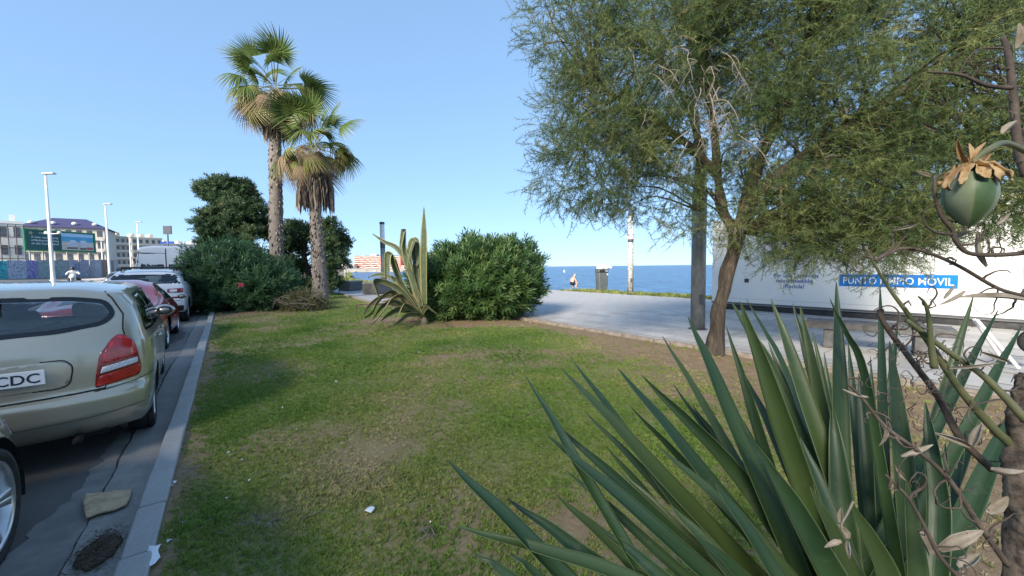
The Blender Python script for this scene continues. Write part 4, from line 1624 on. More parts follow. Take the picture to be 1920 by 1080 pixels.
M_skirt = leafmat('dead_skirt', [(0, (.075, .055, .042)), (.5, (.155, .122, .095)), (1, (.29, .24, .19))], .9, .1)


def frond_mesh(seed, drop, curl, petiole, blade, seg=34, arc=230):
    rr = random.Random(seed)
    V, F, T = [], [], []
    # petiole along +X, arching under its own weight
    def pet(t):
        return Vector((petiole * t, 0, -.10 * petiole * t * t))
    n = 5
    for i in range(n + 1):
        p = pet(i / n); w = .028 - .012 * i / n
        V += [p + Vector((0, w, 0)), p + Vector((0, -w, 0)), p + Vector((0, 0, w * .8))]; T += [.7] * 3
    for i in range(n):
        b = i * 3
        for j in range(3):
            F.append((b + j, b + (j + 1) % 3, b + 3 + (j + 1) % 3, b + 3 + j))
    h = pet(1.0)
    sp = R(arc) / seg
    for i in range(seg):
        a = -R(arc) / 2 + sp * (i + .5)
        ln = blade * (1 - .30 * abs(a / (R(arc) / 2)) ** 2) * rr.uniform(.9, 1.05)
        k = len(V)
        m_ = 5
        ca, sa = math.cos(a), math.sin(a)
        tone = rr.uniform(0, .45)
        sw = rr.uniform(-.1, .1)
        for j in range(m_ + 1):
            t = j / m_
            r = ln * t
            w = min(r * math.tan(sp / 2), blade * .42 * math.tan(sp / 2)) * (1.0 if t < .5 else max(0, (1 - t) / .5)) * 1.05 + .002
            bend = drop * max(t - .3, 0) ** 1.6 * blade * (1.0 + .5 * abs(sa))
            fold = curl * abs(sa) * r * .45
            c = h + Vector((r * ca * (1 - .15 * drop * t), r * sa + sw * max(t - .5, 0) * blade, -bend - fold - .1 * r * ca * drop))
            z_ = .35 * w * (1 if i % 2 else -1)
            V += [c + Vector((sa * w, -ca * w, z_)), c + Vector((-sa * w, ca * w, -z_))]
            T += [min(1, tone + .6 * max(t - .55, 0) / .45)] * 2
        for j in range(m_):
            q = k + 2 * j
            F.append((q, q + 1, q + 3, q + 2))
    return mesh_np('frond', np.array([tuple(v) for v in V]), np.array(F), {'rnd': np.array(T)})


FR = {}
for kind, mi, pars in (('up', 0, (.25, .10, 1.15, 1.0)), ('mid', 0, (.5, .2, 1.25, 1.05)), ('side', 0, (.8, .3, 1.15, 1.0)), ('low', 1, (1.05, .4, 1.1, .95)), ('dry', 2, (1.5, .6, 1.0, .85))):
    FR[kind] = []
    for q in range(2):
        me = frond_mesh(hash((kind, q)) % 1000 if False else len(kind) * 31 + q * 7 + mi, *pars)
        me.materials.append(M_frond[mi])
        FR[kind].append(me)


def make_palm(name, label, base, pts, rads, crown_c, plan, skirt, seed):
    rr = random.Random(seed)
    rg = np.random.default_rng(seed)
    t = thing(name, label, 'palm tree', base)
    b = MB().tube(pts, rads, 20, 7)
    b.build('trunk', M_ptrunk, t, True, True)
    cp, cr = catmull([Vector(p) for p in pts], rads, 8)
    # stubs of old leaf bases that make the bark shaggy
    TV = np.array([(-.06, 0, 0), (.06, 0, 0), (.045, .035, .14), (-.045, .035, .14), (0, .075, .22), (0, .03, .0)])
    TF = np.array([(0, 1, 2), (0, 2, 3), (3, 2, 4), (1, 5, 2), (5, 0, 3), (5, 3, 4), (2, 5, 4)])
    n = 900
    ii = rg.random(n) * (len(cp) - 1.01)
    i0 = ii.astype(int)
    ca = np.array([tuple(p) for p in cp]); cra = np.array(cr)
    f = (ii - i0)[:, None]
    cen = ca[i0] * (1 - f) + ca[i0 + 1] * f
    rad = cra[i0] * (1 - f[:, 0]) + cra[i0 + 1] * f[:, 0]
    a = rg.uniform(0, 2 * PI, n)
    loc = cen + np.stack([np.cos(a) * rad * .97, np.sin(a) * rad * .97, rg.uniform(-.05, .05, n)], 1)
    tilt = rg.uniform(-.5, .35, n)
    ca_, sa_ = np.cos(a), np.sin(a)
    X = np.stack([-sa_, ca_, np.zeros(n)], 1); Yv = np.stack([ca_, sa_, tilt], 1); Yv /= np.linalg.norm(Yv, axis=1, keepdims=True)
    Zv = np.cross(X, Yv)
    rot = np.stack([X, Yv, Zv], 2)
    V_, F_, R_ = stamp(TV, TF, rot, loc, rg.uniform(.45, 1.0, n), rg.random(n))
    tag(link('leaf_base', mesh_np('leaf_base', V_, F_, {'rnd': R_}), M_boot, t, True), kind='stuff')
    for kind, az, el, sc_, roll in plan:
        o = bpy.data.objects.new('frond', FR[kind][rr.randrange(2)])
        col.objects.link(o); o.parent = t
        D = Vector((math.cos(az) * math.cos(el), math.sin(az) * math.cos(el), math.sin(el)))
        up = Vector((0, 0, 1)) - D * D.z
        if up.length < .1: up = Vector((math.cos(az + PI), math.sin(az + PI), .1))
        up.normalize()
        y = up.cross(D).normalized(); up = D.cross(y)
        Mx = Matrix(((D.x, y.x, up.x), (D.y, y.y, up.y), (D.z, y.z, up.z))) @ Matrix.Rotation(roll, 3, 'X')
        o.matrix_parent_inverse = wmx(t).inverted()
        o.matrix_basis = Matrix.Translation(Vector(crown_c) + D * .18 + Vector((0, 0, rr.uniform(-.25, .2)))) @ (Mx * sc_).to_4x4()
    # skirt of dead hanging leaves
    if skirt:
        z1, z0, r1, r0, n = skirt
        TV = []
        TF = []
        for j in range(6):
            w = (.03, .055, .06, .055, .04, .004)[j]; tt = j / 5
            TV += [(-w, .015 * math.sin(j * 2.1), -tt), (w, .02 * math.cos(j * 1.7), -tt)]
        for j in range(5):
            q = 2 * j
            TF += [(q, q + 1, q + 3), (q, q + 3, q + 2)]
        a = rg.uniform(0, 2 * PI, n)
        zt = rg.uniform(z0 + (z1 - z0) * .42, z1, n)
        k = (z1 - zt) / (z1 - z0)
        rad = np.interp(k, [0, .25, .6, 1], [r0 * .7, r1 * .85, r1, r1 * .8]) * rg.uniform(.78, 1.08, n)
        cxy = np.array([[crown_c[0], crown_c[1]]])
        loc = np.stack([cxy[:, 0] + np.cos(a) * rad * .85, cxy[:, 1] + np.sin(a) * rad * .85, zt], 1)
        out_ = np.stack([np.cos(a) * .16, np.sin(a) * .16, np.ones(n)], 1) * np.where(rg.random(n) < .5, 1, -.2)[:, None] * 0 + np.stack([-np.cos(a) * .05 + rg.normal(0, .06, n), -np.sin(a) * .05 + rg.normal(0, .06, n), np.ones(n)], 1)
        ln = np.minimum(rg.uniform(.7, 1.25, n), (zt - z0) * 1.1 + .2)
        V_, F_, R_ = stamp(np.array(TV), np.array(TF), basis(out_, a + PI / 2 + rg.normal(0, .6, n), rg), loc, ln, rg.random(n))
        tag(link('dead_skirt', mesh_np('dead_skirt', V_, F_, {'rnd': R_}), M_skirt, t, True), kind='stuff')
    return t


def palm_plan(seed, counts, wind=0.0, scale=1.0, lean=0.0):
    rr = random.Random(seed)
    out_ = []
    for kind, n, e0, e1 in counts:
        for i in range(n):
            az = 2 * PI * (i + rr.random() * 1.2) / n + rr.random()
            az += -lean * math.sin(az - PI)
            out_.append((kind, az, R(rr.uniform(e0, e1)), scale * rr.uniform(.72, 1.18), rr.uniform(-.9, .9) + wind))
    return out_


pb = G(602, 561, LAWN_Z); DP = pb.y
pr = [pb + Vector((0, 0, -.1)), P(600, 530, DP), P(596, 470, DP), P(592, 410, DP), P(589, 340, DP), P(588, 290, DP)]
make_palm('fan_palm', 'shorter fan palm with thick brown skirt of dead leaves under its crown', pb, pr, [.46, .35, .29, .27, .27, .25], P(588, 272, DP),
          palm_plan(3, [('up', 6, 45, 80), ('mid', 9, 15, 58), ('side', 8, -12, 30), ('low', 13, -45, 10), ('dry', 15, -72, -15)], scale=1.12), (P(588, 300, DP).z, P(588, 405, DP).z, .92, .45, 620), 5)
DP2 = 20.5
pb2 = Vector((P(522, 560, DP2).x, DP2, LAWN_Z))
pr2 = [pb2 + Vector((0, 0, -.1)), P(520, 520, DP2), P(518, 440, DP2), P(517, 360, DP2), P(516, 290, DP2), P(515, 200, DP2), P(515, 170, DP2)]
make_palm('fan_palm', 'taller fan palm on the left with a long bare shaggy trunk', pb2, pr2, [.43, .36, .33, .31, .29, .26, .2], P(515, 165, DP2),
          palm_plan(8, [('up', 5, 42, 78), ('mid', 8, 10, 52), ('side', 7, -18, 28), ('low', 11, -48, 12), ('dry', 15, -78, -18)], scale=1.22, lean=.35), (P(515, 178, DP2).z, P(515, 275, DP2).z, .62, .35, 240), 6)


# ---------------------------------------------------------------- dark evergreen trees behind the palms
def clump_tree(name, label, base, limbs, ells, spray, per, rad_rng, leaf, seed, bark, flat=.7, tone_lo=0.0, tone_hi=1.0):
    rg = np.random.default_rng(seed)
    t = thing(name, label, 'tree', base)
    limb_tree(t, limbs, bark)
    cent, cdir = [], []
    for c, r, n in ells:
        p_, d_ = ell_points(n, c, r, rg, .45)
        cent.append(p_); cdir.append(d_)
    cent = np.concatenate(cent); cdir = np.concatenate(cdir)
    LPs = []
    for nm, pts, rads in limbs:
        LPs += catmull([Vector(p_) for p_ in pts], rads, 4)[0]
    LP = np.array([tuple(p_) for p_ in LPs])
    tw = MB()
    for c in cent:
        i = np.argmin(((LP - c) ** 2).sum(1))
        tw.tube([Vector(LP[i]), (Vector(LP[i]) + Vector(c)) / 2 + Vector((0, 0, .12)), Vector(c)], [.04, .028, .012], 5, 2, False)
    tag(tw.build('branch', bark, t, True, True), kind='stuff')
    n = len(cent) * per
    ci = np.repeat(np.arange(len(cent)), per)
    off = rg.normal(size=(n, 3)); off /= np.linalg.norm(off, axis=1, keepdims=True)
    rad = rg.uniform(*rad_rng, len(cent))[ci] * rg.random(n) ** .45
    loc = cent[ci] + off * rad[:, None] * np.array([[1, 1, flat]])
    D = off + cdir[ci] * .4 + np.array([[0, 0, .35]])
    tone = np.clip(.55 * rg.random(len(cent))[ci] + .45 * rg.random(n), 0, 1) * (tone_hi - tone_lo) + tone_lo
    V_, F_, R_ = stamp(spray[0], spray[1], basis(D, rg=rg), loc, rg.uniform(.75, 1.25, n), tone)
    tag(link('crown', mesh_np('crown', V_, F_, {'rnd': R_}), leaf, t, True), kind='stuff')
    return t


m_dark = leafmat('evergreen_leaf', [(0, (.022, .05, .024)), (.5, (.05, .095, .04)), (.85, (.09, .14, .058)), (1, (.17, .15, .08))], .6, .25)
def leaf_spray(n, length, lw, ll, seed, up=.6, bend=.25):
    """a shoot along +Z carrying flat pointed leaves"""
    rr = random.Random(seed)
    V, F = [], []
    for i in range(n):
        t = (i + .3) / n
        a = i * 2.4 + rr.uniform(-.3, .3)
        p = Vector((0, 0, length * t))
        d = Vector((math.cos(a), math.sin(a), up * (.4 + 1.2 * t))).normalized()
        side = d.cross(Vector((0, 0, 1))).normalized()
        L = ll * rr.uniform(.75, 1.15)
        nrm = side.cross(d)
        k = len(V)
        mid = p + d * L * .5 + nrm * .06 * L
        V += [p, mid + side * lw * .5, mid - side * lw * .5, p + d * L - nrm * bend * L * .4]
        F += [(k, k + 1, k + 2), (k + 1, k + 3, k + 2)]
    return np.array([tuple(v) for v in V]), np.array(F)


ev = leaf_spray(12, .22, .05, .20, 3, .9)
D1 = 21.5
b1 = Vector((P(452, 560, D1).x, D1, LAWN_Z))
Q = lambda px, py, d=D1: P(px, py, d)
clump_tree('evergreen_tree', 'dark dense evergreen tree left of the tall palm', b1,
           [('trunk', [b1, Q(455, 500), Q(458, 455), Q(452, 410)], [.25, .2, .17, .12]), ('limb', [Q(458, 460), Q(430, 400), Q(385, 350)], [.12, .08, .03]), ('limb', [Q(455, 430), Q(470, 380), Q(480, 350)], [.12, .08, .03])],
           [(Q(432, 358), (1.05, 1.0, .75), 24), (Q(395, 355), (.55, .6, .35), 7), (Q(455, 405), (1.35, 1.2, 1.1), 34), (Q(415, 420), (.9, 1, .8), 16), (Q(480, 450), (1.0, 1.1, 1.3), 22), (Q(400, 448), (.75, .8, .5), 10)],
           ev, 46, (.24, .46), m_dark, 41, M_bark)
D2 = 22.5
b2 = Vector((P(585, 560, D2).x, D2, LAWN_Z))
Q = lambda px, py, d=D2: P(px, py, d)
clump_tree('evergreen_tree', 'loose dark evergreen tree showing on both sides of the shorter palm trunk', b2,
           [('trunk', [b2, Q(580, 520), Q(570, 480), Q(575, 440)], [.22, .18, .15, .10]), ('limb', [Q(572, 480), Q(610, 460), Q(635, 455)], [.09, .06, .03])],
           [(Q(560, 440), (.9, .9, .8), 16), (Q(545, 490), (.9, .9, 1.0), 20), (Q(615, 440), (.75, .8, .7), 13), (Q(625, 490), (.55, .7, 1.0), 15), (Q(638, 455), (.35, .4, .25), 5), (Q(570, 540), (1.2, .8, .6), 16), (Q(622, 535), (.45, .5, .5), 7)],
           ev, 42, (.22, .44), m_dark, 42, M_bark)


# ---------------------------------------------------------------- oleanders
ol = leaf_spray(15, .25, .030, .175, 8, .9, .15)
m_ol1 = leafmat('oleander_leaf_dark', [(0, (.03, .08, .034)), (.5, (.055, .125, .05)), (1, (.095, .18, .07))], .45, .25)
m_ol2 = leafmat('oleander_leaf', [(0, (.045, .105, .034)), (.5, (.09, .175, .05)), (1, (.17, .25, .08))], .42, .3)


def oleander(label, base, lobes, n_shoot, leaf, seed, flowers=0):
    rg = np.random.default_rng(seed)
    rr = random.Random(seed)
    t = thing('oleander_bush', label, 'bush', base, 0, 'oleander bushes on the lawn')
    st = MB()
    for i in range(16):
        a = rr.uniform(0, 2 * PI)
        c, r = rr.choice(lobes)[:2]
        e = Vector(c) + Vector((rr.uniform(-.6, .6) * r[0], rr.uniform(-.6, .6) * r[1], rr.uniform(0, .6) * r[2]))
        st.tube([base + Vector((math.cos(a) * .25, math.sin(a) * .25, -.05)), (base + e) / 2 + Vector((0, 0, -.1)), e], [.03, .022, .01], 6, 3, False)
    tag(st.build('stem', M_bark, t, True, True), kind='stuff')
    Vs, Fs, Rs, k0 = [], [], [], 0
    for c, r, share in lobes:
        n = int(n_shoot * share)
        p_, d_ = ell_points(n, c, r, rg, .55)
        bump = 1 + .11 * np.sin(d_[:, 0] * 9 + 2) * np.cos(d_[:, 2] * 8) + .07 * np.sin(d_[:, 1] * 17 + d_[:, 2] * 11) + np.abs(rg.normal(0, .05, n))
        p_ = np.array(c) + (p_ - np.array(c)) * bump[:, None]
        k = p_[:, 2] > LAWN_Z + .05
        p_, d_ = p_[k], d_[k]
        D = d_ + np.array([[0, 0, .75]]) + rg.normal(0, .22, (len(p_), 3))
        V_, F_, R_ = stamp(ol[0], ol[1], basis(D, rg=rg), p_ - D * .1, rg.uniform(.8, 1.35, len(p_)), rg.random(len(p_)))
        Vs.append(V_); Fs.append(F_ + k0); Rs.append(R_); k0 += len(V_)
    tag(link('foliage', mesh_np('foliage', np.concatenate(Vs), np.concatenate(Fs), {'rnd': np.concatenate(Rs)}), leaf, t, True), kind='stuff')
    return t


DB = G(450, 588, LAWN_Z).y + 1.3
bb = Vector((P(448, 560, DB).x, DB, LAWN_Z))
Q = lambda px, py, d=DB: P(px, py, d)
t = oleander('dark green oleander bush beside the white van with one pink bloom', bb,
         [(Q(428, 520), (1.45, 1.35, 1.30), .5), (Q(490, 535), (1.2, 1.15, 1.05), .32), (Q(380, 545), (.72, .8, .85), .18)], 3700, m_ol1, 51)
fl = MB()
for k in range(7):
    a = k * .9
    fl.lathe([(.002, -.01), (.035, .0), (.045, .02), (.02, .03)], 6, tuple(P(452 + 4 * math.cos(a), 535 + 3 * math.sin(a * 2), DB - 1.45)))
fl.build('flower', mat('pink_petal', (.55, .03, .09), (.65, .08, .16), rough=.6), t, True)
DB = G(903, 604, LAWN_Z).y + 1.25
bb = Vector((P(900, 560, DB).x, DB, LAWN_Z))
Q = lambda px, py, d=DB: P(px, py, d)
oleander('rounded bright green oleander bush in the middle of the lawn edge', bb,
         [(Q(905, 525), (1.55, 1.35, 1.25), .46), (Q(845, 535), (1.15, 1.2, 1.12), .28), (Q(955, 520), (1.0, 1.15, 1.10), .22), (Q(880, 575), (1.2, 1.0, .55), .06)], 4700, m_ol2, 52)

# ---------------------------------------------------------------- heap of dry brush
c = G(553, 585, LAWN_Z) + Vector((0, .55, 0))
t = thing('brush_heap', 'heap of dry olive brown brushwood at the foot of the palms', 'brushwood', c)
rg = np.random.default_rng(61)
n = 1700
d_ = rg.normal(size=(n, 3)); d_[:, 2] = np.abs(d_[:, 2]); d_ /= np.linalg.norm(d_, axis=1, keepdims=True)
loc = np.array(c) + d_ * np.array([[.82, .65, .66]]) * (rg.random(n) ** .35)[:, None] * (1 + .15 * np.sin(d_[:, :1] * 7 + d_[:, 1:2] * 5))
D = d_ * .5 + rg.normal(0, .7, (n, 3)) + np.array([[0, 0, .3]])
sp = needle_spray(14, .34, .10, .006, .8, 77, .006)
V_, F_, R_ = stamp(sp[0], sp[1], basis(D, rg=rg), loc, rg.uniform(.6, 1.1, n), rg.random(n))
m_br = leafmat('dry_brush', [(0, (.075, .085, .033)), (.5, (.135, .135, .058)), (1, (.25, .21, .12))], .9, .1)
tag(link('brushwood', mesh_np('brushwood', V_, F_, {'rnd': R_}), m_br, t, True), kind='stuff')
bt = MB()
for i in range(14):
    p = c + Vector((random.uniform(-.6, .6), random.uniform(-.55, -.2), random.uniform(.1, .5)))
    bt.tube([p, p + Vector((random.uniform(-.4, .4), -.1, .15)), p + Vector((random.uniform(-.7, .7), -.15, random.uniform(-.2, .2)))], [.014, .011, .005], 5, 3, False)
bt.build('twigs', M_twig, t, True, True)


# ---------------------------------------------------------------- ribbon leaves (agave, yucca)
def blade_mesh(name, spine, widths, normal, channel=.25, thick=.1, nw=6, fold=None):
    """a fleshy leaf along spine with a channelled cross-section; attributes: edge (0 middle .. 1 rim) and along"""
    pts, wd = catmull([Vector(p) for p in spine], widths, 5)
    V, F, E, A, X_ = [], [], [], [], []
    n = len(pts)
    x = None
    nrm = Vector(normal)
    for i, p in enumerate(pts):
        t = (pts[min(i + 1, n - 1)] - pts[max(i - 1, 0)]).normalized()
        nn = nrm - t * nrm.dot(t)
        nn.normalize()
        s = t.cross(nn)
        nrm = nn
        w = wd[i]
        for side in (1, -1):
            for j in range(nw + 1):
                u = -1 + 2 * j / nw
                q = p + s * (u * w) + nn * (channel * w * (u * u) - channel * w * .4) - (nn * (thick * w * (1 - u * u) + .0006) if side < 0 else Vector())
                V.append(tuple(q)); E.append(abs(u)); A.append(i / (n - 1)); X_.append(u)
    row = 2 * (nw + 1)
    for i in range(n - 1):
        for sd in (0, 1):
            for j in range(nw):
                a = i * row + sd * (nw + 1) + j
                q = (a, a + 1, a + row + 1, a + row)
                F.append(q if sd == 0 else q[::-1])
        for j in (0, nw):
            a, b = i * row + j, i * row + nw + 1 + j
            F.append((a, a + row, b + row, b) if j == 0 else (a, b, b + row, a + row))
    me = mesh_np(name, np.array(V), np.array(F), {'edge': np.array(E), 'along': np.array(A), 'across': np.array(X_), 'rnd': np.full(len(V), random.random())})
    me.polygons.foreach_set('use_smooth', [True] * len(me.polygons))
    return me


m, nt, out = _nt('agave_leaf')
e = n_attr(nt, 'edge')
f = n_noise(nt, 9, 4, .6)
mid = n_ramp(nt, f, [(.3, (.065, .095, .045)), (.7, (.115, .145, .075))])
rim = n_ramp(nt, f, [(.3, (.22, .21, .085)), (.7, (.32, .29, .13))])
colr = n_mix(nt, n_math(nt, 'GREATER_THAN', e, .68), mid, rim)
tip = n_attr(nt, 'along')
colr = n_mix(nt, n_math(nt, 'MULTIPLY', n_math(nt, 'GREATER_THAN', tip, .94), .8), colr, (.10, .07, .05))
principled(nt, out, colr, .5, 0, .4)
M_agave = m
m, nt, out = _nt('agave_leaf_old')
e = n_attr(nt, 'edge')
f = n_noise(nt, 9, 5, .65)
colr = n_mix(nt, n_math(nt, 'GREATER_THAN', e, .6), n_ramp(nt, f, [(.3, (.08, .075, .05)), (.7, (.18, .165, .10))]), n_ramp(nt, f, [(.3, (.22, .18, .10)), (.7, (.36, .31, .18))]))
principled(nt, out, colr, .7, 0, .3)
M_agave_old = m
DA = 10.1
ab = P(795, 585, DA + .3)
t = thing('agave_plant', 'variegated agave with long drooping yellow edged leaves left of the middle oleander', 'agave', Vector((ab.x, ab.y, LAWN_Z)))
Q = lambda px, py, dd=0.0: P(px, py, DA + dd)
ag = [([(796, 570), (794, 500), (795, 440), (795, 388)], [.07, .10, .085, .006], 0), ([(790, 575), (772, 520), (758, 470), (757, 430), (752, 455), (750, 470)], [.06, .085, .075, .06, .04, .01], 0),
      ([(786, 570), (770, 500), (769, 458), (776, 452), (768, 480), (762, 512)], [.06, .075, .07, .06, .05, .008], -.1),
      ([(788, 572), (780, 500), (774, 456), (782, 452), (784, 485), (780, 500)], [.05, .07, .07, .06, .05, .01], .15),
      ([(784, 575), (765, 500), (745, 466), (720, 453), (698, 438)], [.05, .07, .065, .045, .006], .3),
      ([(785, 580), (755, 535), (740, 500), (732, 478), (729, 500), (731, 525)], [.06, .09, .085, .07, .06, .01], -.2),
      ([(786, 582), (760, 548), (748, 520), (737, 485), (726, 476), (724, 500), (724, 528)], [.06, .08, .08, .07, .065, .05, .02], .1),
      ([(785, 584), (765, 556), (752, 528), (745, 505)], [.05, .08, .06, .01], .35),
      ([(784, 586), (755, 548), (725, 530), (703, 528), (706, 545), (714, 565)], [.06, .085, .08, .085, .08, .02], -.4),
      ([(786, 588), (745, 553), (728, 548), (708, 566), (698, 585), (684, 596)], [.06, .07, .065, .06, .055, .012], -.7),
      ([(788, 590), (755, 556), (735, 560), (722, 578), (705, 600), (690, 613)], [.06, .075, .07, .06, .05, .012], -.9),
      ([(786, 588), (740, 572), (700, 572), (672, 572), (668, 578), (670, 592)], [.05, .045, .04, .035, .03, .008], -.2),
      ([(790, 590), (752, 580), (730, 588), (714, 602)], [.05, .075, .06, .01], -.8), ([(790, 590), (758, 583), (742, 590), (720, 603)], [.05, .05, .05, .01], -1.0),
      ([(790, 590), (760, 572), (748, 588), (743, 606)], [.05, .06, .05, .01], -1.0), ([(788, 585), (770, 556), (740, 562), (716, 566)], [.05, .07, .05, .01], .2),
      ([(790, 590), (800, 575), (808, 580), (822, 590)], [.05, .06, .05, .01], -1.0), ([(786, 588), (742, 566), (716, 575), (700, 598)], [.05, .06, .055, .01], -.6), ([(786, 586), (748, 560), (718, 556), (694, 572), (682, 590)], [.05, .06, .055, .045, .01], -.3), ([(788, 590), (766, 590), (752, 600), (738, 610)], [.05, .055, .045, .01], -1.1), ([(786, 580), (748, 530), (715, 515), (690, 520)], [.05, .065, .05, .008], .5)]
for i, (sp_, wd, dd) in enumerate(ag):
    pts = [Q(px, py, dd * k / (len(sp_) - 1) + .25 * (1 - k / (len(sp_) - 1))) for k, (px, py) in enumerate(sp_)]
    wd = [q * 1.08 for q in wd]
    me = blade_mesh('leaf', pts, wd, (-.25 + .25 * math.sin(i * 2.3), -1.0, .25 * math.cos(i * 1.7)), .25, .22)
    o = link('leaf', me, M_agave_old if i in (11, 10, 15, 18) else M_agave, t, True)
MB().lathe([(.10, -.1), (.12, .05), (.08, .14), (.03, .2)], 14, tuple(Vector((ab.x, ab.y, LAWN_Z)))).build('heart', M_agave_old, t, True, True)

# ---------------------------------------------------------------- yucca in the foreground
m, nt, out = _nt('yucca_leaf')
e = n_attr(nt, 'edge')
f = n_noise(nt, 5, 5, .6)
cx = nt.nodes.new('ShaderNodeCombineXYZ')
nt.links.new(n_math(nt, 'MULTIPLY', n_attr(nt, 'across'), 9.0), cx.inputs[0])
nt.links.new(n_math(nt, 'MULTIPLY', n_attr(nt, 'along'), 2.2), cx.inputs[1])
nt.links.new(n_math(nt, 'MULTIPLY', n_attr(nt, 'rnd'), 40.0), cx.inputs[2])
nzs = nt.nodes.new('ShaderNodeTexNoise')
nzs.inputs['Scale'].default_value = 1.0
nzs.inputs['Detail'].default_value = 6
nzs.inputs['Roughness'].default_value = .7
nt.links.new(cx.outputs[0], nzs.inputs['Vector'])
f2 = nzs.outputs['Fac']
f3 = n_noise(nt, 22, 5, .7)
body = n_ramp(nt, f, [(.3, (.012, .037, .015)), (.55, (.021, .055, .02)), (.75, (.034, .074, .022))])
body = n_mix(nt, .4, body, n_ramp(nt, f2, [(.3, (.010, .032, .014)), (.7, (.055, .095, .034))]))
bas = n_math(nt, 'MULTIPLY', n_math(nt, 'SUBTRACT', .55, n_attr(nt, 'along'), True), 1.0, True)
body = n_mix(nt, bas, body, (.075, .13, .022))
body = n_mix(nt, n_math(nt, 'MULTIPLY', n_math(nt, 'GREATER_THAN', f3, .60), .22), body, (.10, .12, .085))
body = n_mix(nt, n_math(nt, 'MULTIPLY', n_math(nt, 'GREATER_THAN', n_attr(nt, 'rnd'), .8), .35), body, (.09, .12, .03))
colr = n_mix(nt, n_math(nt, 'GREATER_THAN', e, .95), body, (.15, .18, .065))
tip = n_attr(nt, 'along')
colr = n_mix(nt, n_math(nt, 'GREATER_THAN', tip, .975), colr, (.09, .05, .03))
principled(nt, out, colr, n_math(nt, 'ADD', n_math(nt, 'MULTIPLY', f2, .25), .28), 0, .45, 0, n_bump(nt, f2, .15, .002))
M_yucca = m
yb = P(1610, 1400, .66)
t = thing('yucca_plant', 'big yucca with stiff pointed green leaves filling the right foreground', 'yucca', Vector((yb.x, yb.y, LAWN_Z)))
# (tip x, tip y, through x, through y, tip depth, width)
yl = [(838, 862, 1060, 1085, .62, .021), (852, 985, 1180, 1085, .60, .016), (888, 1036, 960, 1082, .62, .016), (955, 1036, 1012, 1082, .66, .016), (950, 934, 1110, 1050, .70, .018), (1040, 925, 1215, 1085, .70, .018),
      (985, 704, 1082, 868, .72, .015), (1022, 812, 1335, 1085, .68, .019), (1042, 795, 1262, 1000, .76, .018), (1052, 690, 1240, 890, .74, .022), (1074, 676, 1200, 850, .82, .019), (1135, 835, 1260, 985, .86, .015),
      (1158, 690, 1330, 900, .72, .024), (1204, 704, 1385, 890, .78, .020), (1232, 834, 1420, 1010, .66, .018), (1242, 630, 1345, 805, .84, .017), (1290, 594, 1368, 775, .74, .027), (1298, 760, 1400, 900, .95, .016),
      (1372, 566, 1455, 715, .88, .022), (1388, 566, 1470, 800, .74, .025), (1362, 612, 1420, 800, .95, .016), (1388, 795, 1500, 985, .62, .021), (1446, 560, 1510, 745, .82, .021), (1486, 568, 1522, 700, .92, .015),
      (1500, 572, 1540, 770, .84, .018), (1400, 560, 1475, 700, .98, .014), (1395, 700, 1480, 880, .80, .017), (1568, 528, 1574, 760, .76, .021), (1556, 560, 1622, 705, .70, .011), (1650, 535, 1656, 760, .86, .012),
      (1524, 620, 1552, 760, .98, .014), (1668, 640, 1692, 860, .70, .021), (1684, 590, 1668, 760, .98, .014), (1826, 552, 1768, 745, .84, .014), (1872, 580, 1788, 745, .80, .013), (1916, 610, 1830, 770, .78, .014),
      (1735, 754, 1762, 960, .64, .018), (1632, 668, 1640, 800, 1.02, .010), (1595, 940, 1668, 1085, .52, .017), (1518, 910, 1600, 1085, .56, .020), (1430, 850, 1560, 1075, .58, .022), (1255, 945, 1380, 1085, .62, .018),
      (1340, 905, 1460, 1085, .56, .020), (1700, 900, 1720, 1085, .56, .018), (1772, 830, 1760, 1000, .72, .020), (1812, 790, 1770, 960, .86, .022), (1860, 700, 1790, 880, .92, .022), (1905, 760, 1820, 950, .80, .022), (1610, 700, 1630, 900, .92, .020),
      (1560, 760, 1580, 960, .72, .024), (1480, 700, 1540, 900, .98, .020), (1300, 1000, 1400, 1090, .56, .016), (1120, 985, 1250, 1090, .64, .016), (1180, 760, 1340, 930, .90, .014), (1262, 720, 1370, 880, .98, .015), (1330, 690, 1420, 850, 1.0, .015), (1160, 880, 1300, 1020, .84, .014), (1440, 640, 1500, 800, 1.02, .015), (1545, 660, 1565, 820, 1.04, .016), (1060, 880, 1230, 1030, .80, .014), (1590, 640, 1606, 800, 1.02, .014), (1350, 820, 1470, 980, .76, .018), (1500, 820, 1570, 1000, .70, .02), (1640, 830, 1660, 1000, .76, .019), (1690, 760, 1690, 930, .92, .016), (1210, 890, 1350, 1020, .82, .016), (1095, 770, 1250, 930, .88, .014)]
ry = random.Random(17)
ymeshes = []
